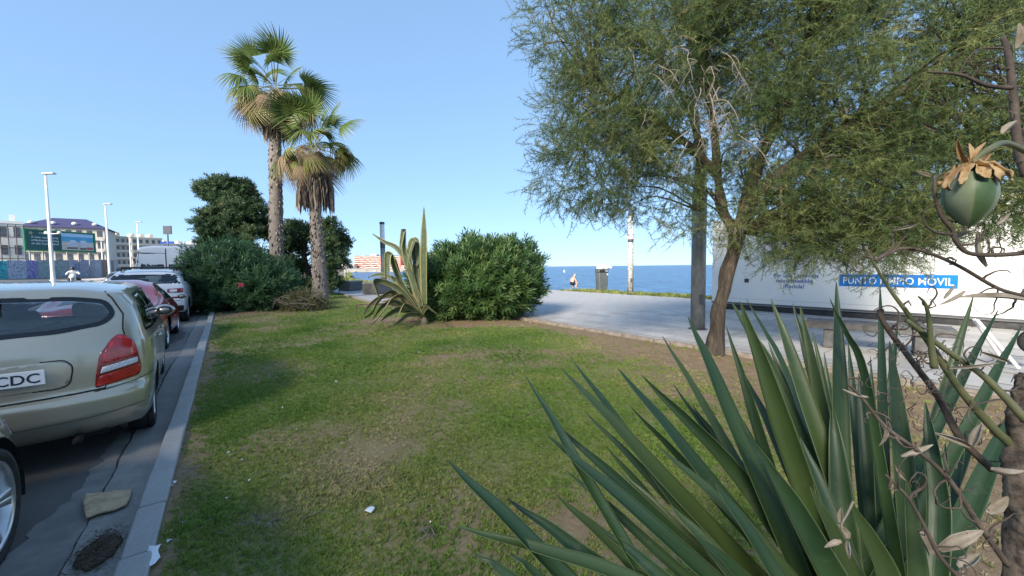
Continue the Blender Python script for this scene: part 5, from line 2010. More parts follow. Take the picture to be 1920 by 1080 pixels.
for i, (tx, ty, bx, by, td, w) in enumerate(yl):
    k = (1390 - ty) / (by - ty)
    ex, ey = tx + (bx - tx) * k, 1390
    ex = max(1330, min(1740, ex))
    bd = .60 + .10 * (td - .75) / .2 + ry.uniform(-.05, .05)
    bd = max(.46, min(.78, bd))
    A, B = P(ex, ey, bd), P(tx, ty, td)
    mid_px, mid_py, md = bx, by, td + (bd - td) * (1 / k)
    # keep the leaf straight between its through point and tip, bent a little below
    C = P(bx, by, 1 / (1 / td + (1 / bd - 1 / td) * min(1, 1 / k)))
    L = (B - A).length
    sp_ = [A, A.lerp(C, .5) if (C - A).length > .1 else A.lerp(C, .4), C, C.lerp(B, .5) + Vector((0, 0, .004)), C.lerp(B, .8), B]
    tot = [0]
    for q0, q1 in zip(sp_[:-1], sp_[1:]): tot.append(tot[-1] + (q1 - q0).length)
    wd = []
    for q in tot:
        u = q / tot[-1]
        wd.append(w * .86 * float(np.interp(u, [0, .15, .45, .7, .88, .96, 1], [.8, .82, 1.0, .86, .50, .22, .03])))
    toc = (CAM - C).normalized()
    ax = (B - A).normalized()
    nrm = toc * .8 + Vector((0, 0, .55)) + ax.cross(toc) * ry.uniform(-.75, .75)
    me = blade_mesh('leaf', sp_, wd, nrm, ry.uniform(.22, .5), .22, 8)
    me.materials.append(M_yucca)
    o = link('leaf', me, None, t, True)
MB().tube([Vector((yb.x, yb.y, LAWN_Z - .05)), Vector((yb.x + .02, yb.y, .45)), Vector((yb.x, yb.y, yb.z + .12))], [.10, .085, .08], 14, 4).build('trunk', mat('yucca_trunk', (.12, .09, .07), (.26, .21, .16), rough=.95, scale=14, bump=.8, bscale=30), t, True, True)

# ---------------------------------------------------------------- dried flower stalk with a seed pod
m, nt, out = _nt('dry_stem')
f = n_noise(nt, 30, 5, .65)
colr = n_ramp(nt, f, [(.3, (.06, .046, .038)), (.55, (.14, .105, .08)), (.75, (.28, .22, .165))])
principled(nt, out, colr, .8, 0, .3, 0, n_bump(nt, f, .4, .004))
M_dry = m
M_green = mat('green_stem', (.095, .115, .04), (.17, .165, .075), rough=.55, scale=20, bump=.2, bscale=60, bdist=.002)
M_paper = mat('dry_bract', (.22, .175, .12), (.42, .36, .28), rough=.75, scale=25)
M_paper2 = mat('dry_sepal', (.34, .19, .075), (.58, .40, .20), rough=.7, scale=60, bump=.4, bscale=150, bdist=.002)
sb = P(1905, 1080, .50)
t = thing('dry_flower_stalk', 'dried yucca flower stalk with curled twigs and a striped green seed pod', 'seed stalk', Vector((sb.x, sb.y, LAWN_Z)))
D_ = .50
Q = lambda px, py, d=D_: P(px, py, d)


def stem(name, pts, r0, r1, material, n=8, k=5):
    rads = [.8 * (r0 + (r1 - r0) * i / (len(pts) - 1)) for i in range(len(pts))]
    return MB().tube(pts, rads, n, k).build(name, material, t, True, True)


# thick mottled main stem on the right edge down to the soil
ms = MB().tube([Vector((sb.x + .01, sb.y, LAWN_Z - .05)), Vector((sb.x + .01, sb.y, .7)), Q(1925, 1080), Q(1922, 950), Q(1915, 850), Q(1918, 760), Q(1925, 700)], [.03, .028, .021, .019, .015, .011, .008], 28, 14)
ms.v = [(x + .0045 * noise.noise(Vector((x * 60, y * 60, z * 45))) + .0035 * noise.noise(Vector((x * 200, y * 200, z * 150))), y + .0045 * noise.noise(Vector((x * 60 + 5, y * 60, z * 45))), z) for x, y, z in ms.v]
ms.build('stem', mat('mottled_stem', (.06, .045, .035), (.22, .165, .12), rough=.85, scale=45, bump=.6, bscale=120, bdist=.005, lo=.42, hi=.60), t, True, True)
br = [([(1915, 850), (1860, 800), (1800, 730), (1740, 640), (1700, 585), (1660, 530), (1622, 462)], .0075, .0016, M_green, .50, .53), ([(1925, 790), (1880, 740), (1838, 700), (1772, 655), (1700, 600)], .0058, .0034, M_green, .47, .51),
      ([(1752, 690), (1745, 640), (1742, 600), (1735, 570), (1722, 556)], .0050, .0012, M_green, .50, .49),
      ([(1860, 880), (1800, 820), (1760, 745), (1712, 680), (1660, 610), (1648, 580)], .0065, .0038, M_dry, .55, .56),
      ([(1925, 556), (1870, 540), (1800, 500), (1740, 474), (1690, 466), (1640, 488)], .0030, .0020, M_dry, .47, .47),
      ([(1925, 474), (1870, 478), (1815, 474), (1790, 448), (1786, 432), (1765, 405), (1754, 370), (1752, 330)], .0034, .0022, M_dry, .45, .45),
      ([(1925, 330), (1908, 270), (1900, 180), (1890, 100), (1880, 70)], .0065, .0035, M_dry, .50, .52),
      ([(1898, 165), (1850, 160), (1800, 140), (1740, 135)], .0035, .0018, M_dry, .50, .50),
      ([(1890, 1060), (1840, 990), (1780, 900), (1720, 845), (1660, 800), (1615, 745), (1590, 720)], .0042, .0018, M_dry, .46, .46),
      ([(1800, 1085), (1760, 1040), (1730, 980), (1700, 930), (1660, 890)], .0030, .0015, M_dry, .44, .44)]
for pts, r0, r1, mt, d0, d1 in br:
    n = len(pts)
    stem('branch', [P(px, py, d0 + (d1 - d0) * i / (n - 1)) for i, (px, py) in enumerate(pts)], r0, r1, mt)
# curled tendrils along the branches
rc = random.Random(33)


def tendril(p, scale, r=.0011):
    a = rc.uniform(0, 2 * PI)
    pts = [p]
    ang = a
    step = scale / 7
    curl = rc.choice((-1, 1)) * rc.uniform(.25, .7)
    X_, Z_ = Vector((1, 0, 0)), Vector((0, 0, 1))
    for k in range(9):
        pts.append(pts[-1] + (X_ * math.cos(ang) + Z_ * math.sin(ang)) * step + Vector((0, rc.uniform(-.004, .004), 0)))
        ang += curl * (.3 + .2 * k)
    MB().tube(pts, [r * (1.25 - .1 * i) for i in range(10)], 5, 2, False).build('tendril', M_dry, t, True, True)


for pts, r0, r1, mt, d0, d1 in br:
    n = len(pts)
    for i in range(n - 1):
        dpx = math.hypot(pts[i + 1][0] - pts[i][0], pts[i + 1][1] - pts[i][1])
        for q in range(max(1, int(dpx / 26))):
            f = rc.random()
            px = pts[i][0] + (pts[i + 1][0] - pts[i][0]) * f; py = pts[i][1] + (pts[i + 1][1] - pts[i][1]) * f
            if px > 1950: continue
            tendril(P(px, py, d0 + (d1 - d0) * (i + f) / (n - 1)), rc.uniform(.015, .055), rc.uniform(.0007, .0014))
for i in range(46):
    tendril(P(rc.uniform(1630, 1830), rc.uniform(610, 790), rc.uniform(.5, .6)), rc.uniform(.012, .035), rc.uniform(.0005, .0009))


def bract(p, dirv, L, w, material=M_paper, curl=.4, name='bract'):
    dirv = Vector(dirv).normalized()
    nn = (CAM - p).normalized()
    sd = dirv.cross(nn).normalized()
    pts = [p, p + dirv * L * .35 + nn * curl * L * .12, p + dirv * L * .7 + sd * curl * L * .15, p + dirv * L + sd * curl * L * .35]
    me = blade_mesh(name, pts, [w * .25, w * .62, w * .45, w * .04], nn + sd * rc.uniform(-1.2, 1.2), rc.uniform(.8, 1.8), .05, 5)
    return link(name, me, material, t, True)


for px, py, dx, dz, L, w in [(1820, 838, -.9, .5, .045, .006), (1822, 838, .3, .6, .030, .009), (1745, 1040, -.2, .8, .03, .012), (1760, 1030, .9, .45, .055, .012), (1590, 1010, -.3, .7, .02, .006), (1578, 1015, -.9, -.2, .022, .005), (1590, 1015, .1, -.9, .022, .006), (1575, 980, .1, .7, .018, .005),
                             (1925, 562, -1, .15, .08, .007), (1780, 455, .8, .5, .03, .004), (1850, 500, -.6, .8, .045, .005), (1720, 420, -.8, -.2, .03, .003), (1745, 330, -.9, .2, .02, .004), (1870, 420, .5, .4, .02, .004), (1905, 90, .2, .9, .03, .008), (1690, 855, .9, .3, .04, .005), (1660, 800, .1, -.9, .025, .004),
                             (1628, 745, -.9, .1, .03, .004), (1840, 660, .9, -.3, .04, .004), (1780, 690, .9, .05, .06, .003), (1850, 960, .6, .5, .03, .01), (1860, 880, .9, -.3, .04, .008), (1800, 1065, .6, .3, .03, .012), (1700, 900, -.5, .5, .025, .004), (1770, 560, .5, .8, .02, .003), (1810, 545, -.8, -.7, .03, .004), (1880, 250, .5, .6, .02, .006), (1760, 245, -.8, .3, .025, .003)]:
    bract(P(px, py, .46), (dx, 0, dz), L, w, curl=rc.uniform(-.8, .8))
MB().tube([P(1600, 940, .47), P(1588, 965, .465), P(1578, 985, .46), P(1586, 1012, .46)], [.0014, .0012, .0011, .0009], 6, 4).build('flower_stalk', M_paper, t, True, True)
# seed pod
PC, PD = (1818, 372), .44
pc = P(PC[0], PC[1], PD)
V, F, A = [], [], []
nA, nZ = 42, 18
for i in range(nZ + 1):
    u = i / nZ
    zz = .031 - .064 * u
    r = .0222 * (math.sin(PI * min(1, .10 + .90 * u) ** .92) ** .62 if 0 < u < 1 else 0.05)
    if u > .55: r *= 1 - .25 * ((u - .55) / .45) ** 2
    for j in range(nA):
        a = 2 * PI * j / nA
        rr_ = r * (1 + .035 * math.cos(3 * a + .5))
        V.append((pc.x + rr_ * math.cos(a), pc.y + rr_ * math.sin(a), pc.z + zz)); A.append((math.cos(3 * (a - 4.45)) + 1) / 2)
for i in range(nZ):
    for j in range(nA):
        a, b = i * nA + j, i * nA + (j + 1) % nA
        F.append((a, a + nA, b + nA, b))
m, nt, out = _nt('pod_skin')
st_ = n_attr(nt, 'stripe')
f = n_noise(nt, 90, 5, .65)
colr = n_ramp(nt, st_, [(.0, (.29, .32, .20)), (.55, (.24, .285, .15)), (.68, (.075, .145, .045)), (1, (.045, .105, .028))])
colr = n_mix(nt, .25, colr, n_ramp(nt, f, [(.3, (.09, .13, .06)), (.7, (.25, .28, .18))]))
principled(nt, out, colr, .48, 0, .4)
pod = link('seed_pod', mesh_np('seed_pod', np.array(V), np.array(F), {'stripe': np.array(A)}), m, t, True, True)
top = pc + Vector((0, 0, .031))
for k, (a, reach, drop, wd_) in enumerate(((-1.9, .030, .012, .008), (-1.25, .034, .017, .012), (-.6, .040, .012, .011), (.1, .038, .018, .009), (1.2, .03, .014, .010), (2.3, .032, .012, .009), (3.3, .040, .022, .006), (-2.6, .036, .020, .006))):
    ca, sa = math.cos(a), math.sin(a)
    reach *= .74; wd_ *= .8
    dv = Vector((ca, sa, 0))
    pts = [top + Vector((0, 0, .006)), top + dv * reach * .35 + Vector((0, 0, .007)), top + dv * reach * .72 + Vector((0, 0, -.001)), top + dv * reach * .95 + Vector((rc.uniform(-.004, .004), 0, -drop * .7)), top + dv * reach * (.9 + .3 * rc.random()) + Vector((rc.uniform(-.006, .006), 0, -drop * (.8 + .5 * rc.random())))]
    me = blade_mesh('sepal', pts, [.003, wd_ * .8, wd_, wd_ * .8, wd_ * .35], Vector((ca * .5, sa * .5, 1)), rc.uniform(.2, .8), .05, 8)
    for v in me.vertices:
        v.co += Vector((noise.noise(v.co * 160), noise.noise(v.co * 160 + Vector((7, 0, 0))), noise.noise(v.co * 190 + Vector((0, 9, 0))))) * .0032
    o = link('sepal', me, M_paper2, pod, True)
MB().tube([top + Vector((0, 0, -.004)), top + Vector((.004, 0, .012)), top + Vector((.02, 0, .024)), P(1885, 268, .455), P(1925, 285, .47)], [.0042, .004, .0036, .0032, .003], 8, 5).build('pod_stalk', M_green, t, True, True)
for k in range(5):
    bract(top + Vector((rc.uniform(-.008, .012), 0, .006)), (rc.uniform(-1, 1), 0, rc.uniform(.4, 1.2)), rc.uniform(.02, .035), .005, M_paper2, rc.uniform(-.6, .6))
MB().tube([pc + Vector((-.003, 0, -.031)), pc + Vector((-.004, 0, -.037))], [.002, .0012], 6).build('pod_tip', M_dry, pod, True)
# ================================================================ promenade furniture and small things
m, nt, out = _nt('column_metal')
f = n_noise(nt, 9, 6, .7, (1, 1, .5))
colr = n_ramp(nt, f, [(.3, (.15, .165, .18)), (.55, (.24, .255, .265)), (.75, (.34, .345, .34))])
principled(nt, out, colr, .55, .5, .5, 0, n_bump(nt, f, .2, .005))
M_col = m
m, nt, out = _nt('column_poster_residue')
f = n_noise(nt, 9, 6, .75)
colr = n_ramp(nt, f, [(.42, (.25, .26, .26)), (.50, (.40, .395, .37)), (.58, (.62, .60, .55))])
principled(nt, out, colr, .7, .1, .4)
M_col_paper = m
M_col_dark = mat('column_dark', (.06, .065, .075), (.10, .105, .115), rough=.5, metal=.4, scale=9)
M_frost = mat('lamp_diffuser', (.70, .74, .78), (.76, .80, .83), rough=.3, scale=3)


def column_lamp(label, base, r=.145, h=4.26, top_dark=True, mt=None):
    t = thing('column_lamp', label, 'street light', base, 0, 'cylindrical column lamps on the promenade')
    z1, z2 = h * .735, h * .965
    MB().lathe([(r * 1.35, 0), (r * 1.35, .015), (r * 1.02, .02)], 28).build('base_plate', M_col_dark, t)
    MB().lathe([(r, .02), (r, z1 * .55), (r, z1)], 28).build('shaft', mt or M_col, t, smooth=False).data.polygons.foreach_set('use_smooth', [True] * 58)
    MB().lathe([(r * 1.02, z1 - .42), (r * 1.02, z1)], 28, cap=False).build('collar', M_col_dark, t, smooth=True)
    MB().lathe([(r * .95, z1), (r * .95, z2)], 28).build('diffuser', M_frost, t)
    MB().lathe([(r * 1.03, z2), (r * 1.03, h - .02), (r * .9, h)], 28).build('cap', M_col_dark, t)
    MB().box((0, -r - .004, .7), (.10, .012, .22)).build('hatch', M_col_dark, t)
    return t


lb = G(1308, 617, PROM_Z)
column_lamp('dark blue grey column lamp standing close behind the tamarisk trunk', lb, .155, 4.3)
lb2 = G(1182, 550, PROM_Z)
t = column_lamp('column lamp with peeled poster paper and a pink sticker near the sea', lb2, mt=M_col_paper)
MB().lathe([(.152, 2.88), (.152, 3.10)], 28, cap=False).build('sticker', mat('pink_sticker', (.62, .30, .38), (.78, .60, .64), rough=.6, scale=9), t, smooth=True)
MB().add([(-.15, -.03, 3.02), (-.30, -.05, 3.05), (-.31, -.05, 3.00), (-.15, -.03, 2.97)], [(0, 1, 2, 3)]).build('paper_flap', mat('paper_flap', (.75, .74, .72), rough=.8), t)
d3 = 23.6
lb3 = P(720, 548, d3); lb3.z = PROM_Z
column_lamp('column lamp standing behind the agave plant', lb3)
d4 = 62
lb4 = P(648, 516, d4); lb4.z = PROM_Z
column_lamp('thin distant column lamp at the right edge of the palms', lb4, .16, 5.0, mt=mat('pale_column', (.45, .44, .42), (.55, .54, .51), rough=.6))

# ---------------------------------------------------------------- white recycling container
c0 = G(1334, 577, PROM_Z)
c1 = P(1985, 612, 8.0); c1.z = PROM_Z
xa = (c1 - c0); Lc = xa.length; xa.normalize()
ya = Vector((-xa.y, xa.x, 0))
if ya.y < 0: ya = -ya
t = thing('recycling_container', 'long white mobile recycling container with a blue lettered strip', 'container', c0, math.atan2(xa.y, xa.x))
M_cw = mat('container_white', (.83, .82, .78), (.87, .86, .82), rough=.45, scale=1.2)
M_skirt2 = mat('container_skirt', (.03, .03, .032), (.06, .06, .06), rough=.7, scale=8)
HC, DC, ZB = 2.74, 2.35, .17
MB().box((Lc / 2, DC / 2, ZB + HC / 2), (Lc, DC, HC)).build('shell', M_cw, t, bevel=.03)
MB().box((Lc / 2, DC / 2, ZB / 2 + .002), (Lc - .10, DC - .12, ZB - .01)).build('skirt', M_skirt2, t)
MB().box((Lc / 2, -.006, ZB + .045), (Lc - .01, .016, .05)).build('bottom_rail', mat('rail_grey', (.10, .10, .105), rough=.5), t)
MB().box((Lc / 2, DC / 2, ZB + HC + .02), (Lc + .06, DC + .06, .05)).build('roof', M_cw, t)
for x in (Lc - .45, Lc - .12):
    MB().box((x - .01, -.008, ZB + HC / 2 + .03), (.035, .016, HC - .12)).build('corner_post', mat('post_grey', (.42, .44, .46), rough=.5), t)


def on_face(px, py):
    """(x, z) on the container's front where the photograph shows a pixel"""
    r = CROT @ Vector(((px - CX) / FPX, -(py - CY) / FPX, -1.0))
    k = (c0 - CAM).dot(ya) / r.dot(ya)
    q = CAM + r * k
    return (q - c0).dot(xa), q.z - c0.z


for px, py, s_ in ((1400, 484, .13), (1368, 527, .13), (1400, 526, .13)):
    x, z = on_face(px, py)
    o = MB().box((x, .005, z), (s_, .02, s_)).build('vent', mat('vent_dark', (.05, .05, .055), rough=.7), t)
    for k in range(4):
        MB().box((x, -.009, z - .045 + k * .03), (s_ * .86, .008, .008)).build('slat', mat('vent_slat', (.12, .12, .125), rough=.6), o)
for px, py, ln in ((1400, 512, .3), (1540, 470, 1.2), (1700, 487, 1.2)):
    x, z = on_face(px, py)
    MB().box((x, -.0015, z), (ln, .004, .012)).build('panel_seam', mat('panel_line', (.45, .45, .44), rough=.6), t)
MB().box((Lc * .5, -.0015, ZB + .20), (Lc * .97, .004, .008)).build('panel_seam', MATS['panel_line'], t)
xl, zt_ = on_face(1574, 514)
xr_, zb_ = on_face(1796, 538)
zt_ = on_face(1690, 515)[1]; zb_ = on_face(1690, 539)[1]
strip = MB().box(((xl + xr_) / 2, -.003, (zt_ + zb_) / 2), (xr_ - xl, .008, zt_ - zb_)).build('blue_strip', mat('sign_blue', (.005, .19, .62), (.008, .22, .68), rough=.4, scale=3), t)
M_wtxt = mat('white_lettering', (.85, .86, .87), rough=.5)
tm = text_mesh('PUNTO LIMPIO MÓVIL', (zt_ - zb_) * .80, .0022, 'LEFT', .001, 1.0)
wdt = max(v.co.x for v in tm.vertices) - min(v.co.x for v in tm.vertices)
k = (xr_ - xl) * .93 / wdt
tm.transform(Matrix.Diagonal((k, 1, 1, 1)))
o = link('lettering', tm, M_wtxt, strip)
o.matrix_local = frame(o, (xl + (xr_ - xl) * .035, -.0085, zb_ + (zt_ - zb_) * .22), (1, 0, 0), (0, 0, 1))
M_btxt = mat('blue_lettering', (.10, .14, .38), rough=.5)
for line, px, py in (('Por una Torrevieja', 1491, 517), ('más sostenible', 1488, 527), ('¡Recicla!', 1488, 537)):
    x, z = on_face(px, py)
    tm = text_mesh(line, .165, .003, 'CENTER', .001, 1.0)
    w_px = {'Por una Torrevieja': (1449, 1533), 'más sostenible': (1455, 1523), '¡Recicla!': (1469, 1508)}[line]
    xa0, xa1 = on_face(w_px[0], py)[0], on_face(w_px[1], py)[0]
    wdt = max(v.co.x for v in tm.vertices) - min(v.co.x for v in tm.vertices)
    tm.transform(Matrix.Diagonal(((xa1 - xa0) / wdt, 1, 1, 1)))
    o = link('lettering', tm, M_btxt, t)
    o.matrix_local = frame(o, (x, -.003, z - .05), (1, 0, 0), (0, 0, 1))

# ---------------------------------------------------------------- slab bench on the right
M_conc = mat('bench_concrete', (.085, .082, .08), (.15, .147, .142), rough=.85, scale=8, bump=.2, bscale=60)
b0, b1 = P(1512, 597, 7.2), P(1790, 618, 6.0)
zb = .58
b0.z = b1.z = PROM_Z
ax_ = (b1 - b0).normalized()
t = thing('slab_bench', 'grey concrete slab bench in front of the white container', 'bench', (b0 + b1) / 2, math.atan2(ax_.y, ax_.x))
Lb = (b1 - b0).length
MB().box((0, 0, .40), (Lb, .52, .13)).build('seat', M_conc, t, bevel=.012)
for sg in (-1, 1):
    MB().box((sg * (Lb / 2 - .35), 0, .168), (.18, .42, .332)).build('leg', M_conc, t, bevel=.012)

# two block benches in the distance
for lab, px0, px1, y0, y1, d in (('grey concrete block bench nearer the palms, left of its twin', 638, 678, 526, 545, 26.5), ('grey concrete block bench behind the agave, right of its twin', 681, 735, 529, 550, 23.0)):
    a, b = P(px0, y1, d), P(px1, y1, d)
    c = (a + b) / 2; c.z = PROM_Z
    t = thing('block_bench', lab, 'bench', c, YAW + PI / 2 + .5, 'concrete block benches')
    w = (b - a).length
    MB().box((0, 0, .31), (w * .8, 1.0, .60)).build('block', M_conc, t, bevel=.02)
    MB().box((0, 0, .63), (w * .82, 1.03, .06)).build('seat', mat('bench_top', (.24, .22, .21), (.30, .28, .26), rough=.8, scale=5), t, bevel=.01)
    MB().box((-w * .25, -.505, .28), (w * .28, .02, .46)).build('recess', mat('bench_dark', (.09, .09, .095), rough=.8), t)

# ---------------------------------------------------------------- litter bin with a rubbish bag on top
bb = G(1128, 545, PROM_Z)
t = thing('litter_bin', 'tall dark grey litter bin by the sea', 'litter bin', bb, R(14))
M_bin = mat('bin_metal', (.11, .125, .125), (.15, .165, .165), rough=.45, metal=.4, scale=4)
MB().box((0, 0, .55), (.56, .46, 1.06), taper=1.12).build('body', M_bin, t, bevel=.05)
MB().box((0, 0, 1.20), (.66, .56, .26)).build('hood', M_bin, t, bevel=.06)
MB().box((-.10, -.283, 1.18), (.36, .02, .13)).build('opening', mat('bin_opening', (.01, .01, .012), rough=.8), t, bevel=.02)
MB().box((.18, -.283, 1.18), (.16, .018, .09)).build('rim', mat('bin_rim', (.45, .5, .54), rough=.3, metal=.6), t)
MB().box((.24, -.27, .98), (.07, .012, .09)).build('label', mat('bin_label', (.7, .71, .72), rough=.5), t)
t = thing('rubbish_bag', 'crumpled white plastic bag lying on top of the litter bin', 'plastic bag', bb + Vector((0, 0, 1.33)))
bm = bmesh.new(); bmesh.ops.create_icosphere(bm, subdivisions=4, radius=1)
for v in bm.verts:
    k = 1 + .35 * noise.noise(v.co * 2.4) + .12 * noise.noise(v.co * 7)
    v.co = Vector((v.co.x * .36 * k + .1 + .16 * max(v.co.x, 0) ** 2, v.co.y * .2 * k, max(v.co.z, -.35) * .16 * k + .05))
me = bpy.data.meshes.new('bag'); bm.to_mesh(me); bm.free()
link('bag', me, mat('white_plastic', (.72, .71, .68), (.80, .79, .76), rough=.35, scale=9), t, smooth=True)

# ---------------------------------------------------------------- person crouching by the water
def skin_figure(name, chains, parent, material, sub=2):
    """a body grown over a skeleton: chains of (point, radius); the first point of a later chain may repeat an earlier one"""
    V, E, Rr, idx = [], [], [], {}
    for ch in chains:
        prev = None
        for p, r in ch:
            key = tuple(round(a, 4) for a in p)
            if key not in idx:
                idx[key] = len(V); V.append(p); Rr.append(r)
            i = idx[key]
            if prev is not None: E.append((prev, i))
            prev = i
    me = bpy.data.meshes.new(name)
    me.from_pydata(V, E, [])
    o = link(name, me, material, parent)
    sk = o.modifiers.new('skin', 'SKIN')
    sk.use_smooth_shade = True
    if not me.skin_vertices:
        with bpy.context.temp_override(object=o, active_object=o):
            pass
    lay = me.skin_vertices[0] if len(me.skin_vertices) else None
    if lay is None:
        lay = me.attributes and None
    for i, r in enumerate(Rr):
        lay.data[i].radius = (r, r) if not isinstance(r, tuple) else r
    lay.data[0].use_root = True
    ss_ = o.modifiers.new('smooth', 'SUBSURF'); ss_.levels = sub; ss_.render_levels = sub
    return o


M_skinc = mat('skin', (.50, .28, .20), (.56, .33, .24), rough=.6, scale=10)
M_hair = mat('hair', (.22, .12, .06), (.30, .17, .08), rough=.8, scale=30)
pp = G(1072, 541, PROM_Z)
t = thing('person', 'person in dark shorts crouching at the water edge beside the litter bin', 'person', pp, R(20))
pel = (0, 0, .34)
skin_figure('body', [[(pel, .15), ((.06, .05, .50), .14), ((.16, .10, .66), .15), ((.24, .13, .76), .07), ((.29, .14, .82), .06), ((.33, .15, .90), .095), ((.34, .15, .98), .085)],
                     [((.16, .10, .66), .15), ((.18, -.08, .66), .06), ((.28, -.14, .44), .045), ((.34, -.12, .24), .035), ((.36, -.10, .16), .035)],
                     [((.16, .10, .66), .15), ((.14, .28, .66), .06), ((.26, .32, .44), .045), ((.36, .28, .26), .035)],
                     [(pel, .15), ((.06, -.12, .34), .10), ((.34, -.16, .40), .075), ((.22, -.15, .12), .055), ((.22, -.15, .05), .045), ((.36, -.16, .03), .035)],
                     [(pel, .15), ((.06, .14, .34), .10), ((.32, .22, .42), .075), ((.20, .20, .12), .055), ((.20, .20, .05), .045), ((.34, .21, .03), .035)]], t, M_skinc)
skin_figure('shorts', [[((0, 0, .33), .17), ((.02, .01, .40), .165)], [((0, 0, .33), .17), ((.08, -.13, .345), .115), ((.22, -.15, .375), .09)], [((0, 0, .33), .17), ((.08, .145, .345), .115), ((.20, .19, .385), .09)]], t, mat('dark_shorts', (.02, .02, .03), rough=.8))
skin_figure('hair', [[((.31, .15, .93), .088), ((.315, .15, 1.0), .092)]], t, M_hair)

# ---------------------------------------------------------------- buoy
bp = G(1058, 510.5, SEA_Z)
t = thing('buoy', 'small white buoy floating on the sea above the crouching person', 'buoy', bp)
MB().lathe([(.05, -.3), (.32, -.15), (.45, .15), (.38, .5), (.16, .8), (.05, 1.2)], 14).build('float', mat('buoy_white', (.8, .8, .76), rough=.4), t, smooth=True)
MB().lathe([(.03, 1.15), (.03, 1.5)], 8).build('mast', mat('buoy_mast', (.5, .5, .45), rough=.5), t)

# ---------------------------------------------------------------- orange and white barrier at the right edge
bx = P(1908, 670, 5.4); bx.z = PROM_Z
t = thing('street_barrier', 'orange and white folding barrier with a dark wheel at the right edge', 'barrier', bx, R(-30))
Mo, Mw = mat('barrier_orange', (.62, .16, .06), (.70, .22, .10), rough=.5, scale=6), mat('barrier_white', (.74, .74, .73), rough=.5)
MB().box((.34, 0, .60), (.3, .03, .14)).build('board', Mo, t)
for y in (-.16, .16):
    MB().tube([(-.42, y * .2, .66), (-.05, y, .03)], .022, 8).build('leg', Mw, t)
    MB().tube([(.55, y * .2, .66), (.55, y, .03)], .022, 8).build('leg', Mw, t)
w_ = MB().lathe([(.10, -.03), (.16, -.035), (.18, 0), (.16, .035), (.10, .03)], 22, (.12, -.10, .40), axis='y').build('wheel', M_rubber, t, smooth=True)
MB().lathe([(.01, -.04), (.05, -.042), (.055, .04)], 14, (.12, -.10, .40), axis='y').build('hub', mat('hub_red', (.35, .06, .05), rough=.5), w_)

# ---------------------------------------------------------------- solar-panel parking meter beyond the van
pm = SV(29.5, .2, LAWN_Z)
pm = P(318, 500, 21.5); pm.z = .05
t = thing('parking_meter', 'pole with a grey solar panel and two small blue plates above the white van', 'parking meter', pm)
MB().tube([(0, 0, -.1), (0, 0, 3.9)], .035, 10).build('pole', mat('meter_pole', (.18, .19, .20), rough=.5, metal=.5), t)
MB().box((0, 0, 3.78), (.46, .05, .46)).build('solar_panel', mat('panel_grey', (.10, .105, .13), (.13, .135, .16), rough=.35, scale=8), t, bevel=.01)
for sg in (-1, 1):
    MB().box((sg * .22, -.05, 3.09), (.34, .02, .12)).build('plate', mat('plate_blue', (.02, .08, .42), rough=.4), t)
MB().box((0, 0, 1.1), (.34, .28, 1.1)).build('meter_box', mat('meter_blue', (.03, .06, .16), rough=.5), t, bevel=.03)

# ---------------------------------------------------------------- litter and debris
def rumpled(name, label, cat, outline, z, bump, material, thick=.004, group=None, freq=14, lift=.012, seed=0):
    c = sum((Vector((p.x, p.y, 0)) for p in outline), Vector()) / len(outline)
    t = thing(name, label, cat, (c.x, c.y, z), 0, group)
    bm = bmesh.new()
    bm.faces.new([bm.verts.new((p.x - c.x, p.y - c.y, 0)) for p in outline])
    bmesh.ops.triangulate(bm, faces=bm.faces[:])
    for _ in range(6):
        es = [e for e in bm.edges if e.calc_length() > .018]
        if not es: break
        bmesh.ops.subdivide_edges(bm, edges=es, cuts=1)
        bmesh.ops.triangulate(bm, faces=[f for f in bm.faces if len(f.verts) > 3])
    for v in bm.verts:
        v.co.z = lift + bump * (noise.noise(Vector((v.co.x * freq + seed, v.co.y * freq, seed))) + .5 * noise.noise(Vector((v.co.x * freq * 2.5, v.co.y * freq * 2.5, 3 + seed))))
    bm.normal_update()
    if sum(f.normal.z for f in bm.faces) < 0: bmesh.ops.reverse_faces(bm, faces=bm.faces[:])
    me = bpy.data.meshes.new('sheet'); bm.to_mesh(me); bm.free()
    o = link('sheet', me, material, t, smooth=True)
    s_ = o.modifiers.new('thickness', 'SOLIDIFY'); s_.thickness = thick
    return t


M_card = mat('cardboard', (.40, .28, .16), (.54, .40, .25), rough=.9, scale=16, bump=.5, bscale=30, bdist=.006)
rumpled('cardboard_piece', 'flattened tan cardboard piece lying in the gutter against the kerb', 'cardboard',
        [G(px, py, .012) for px, py in ((157, 942), (162, 933), (195, 930), (228, 925), (246, 924), (246, 936), (238, 952), (215, 962), (190, 968), (162, 977), (157, 962))], .014, .009, M_card, .012, lift=.026, freq=22)
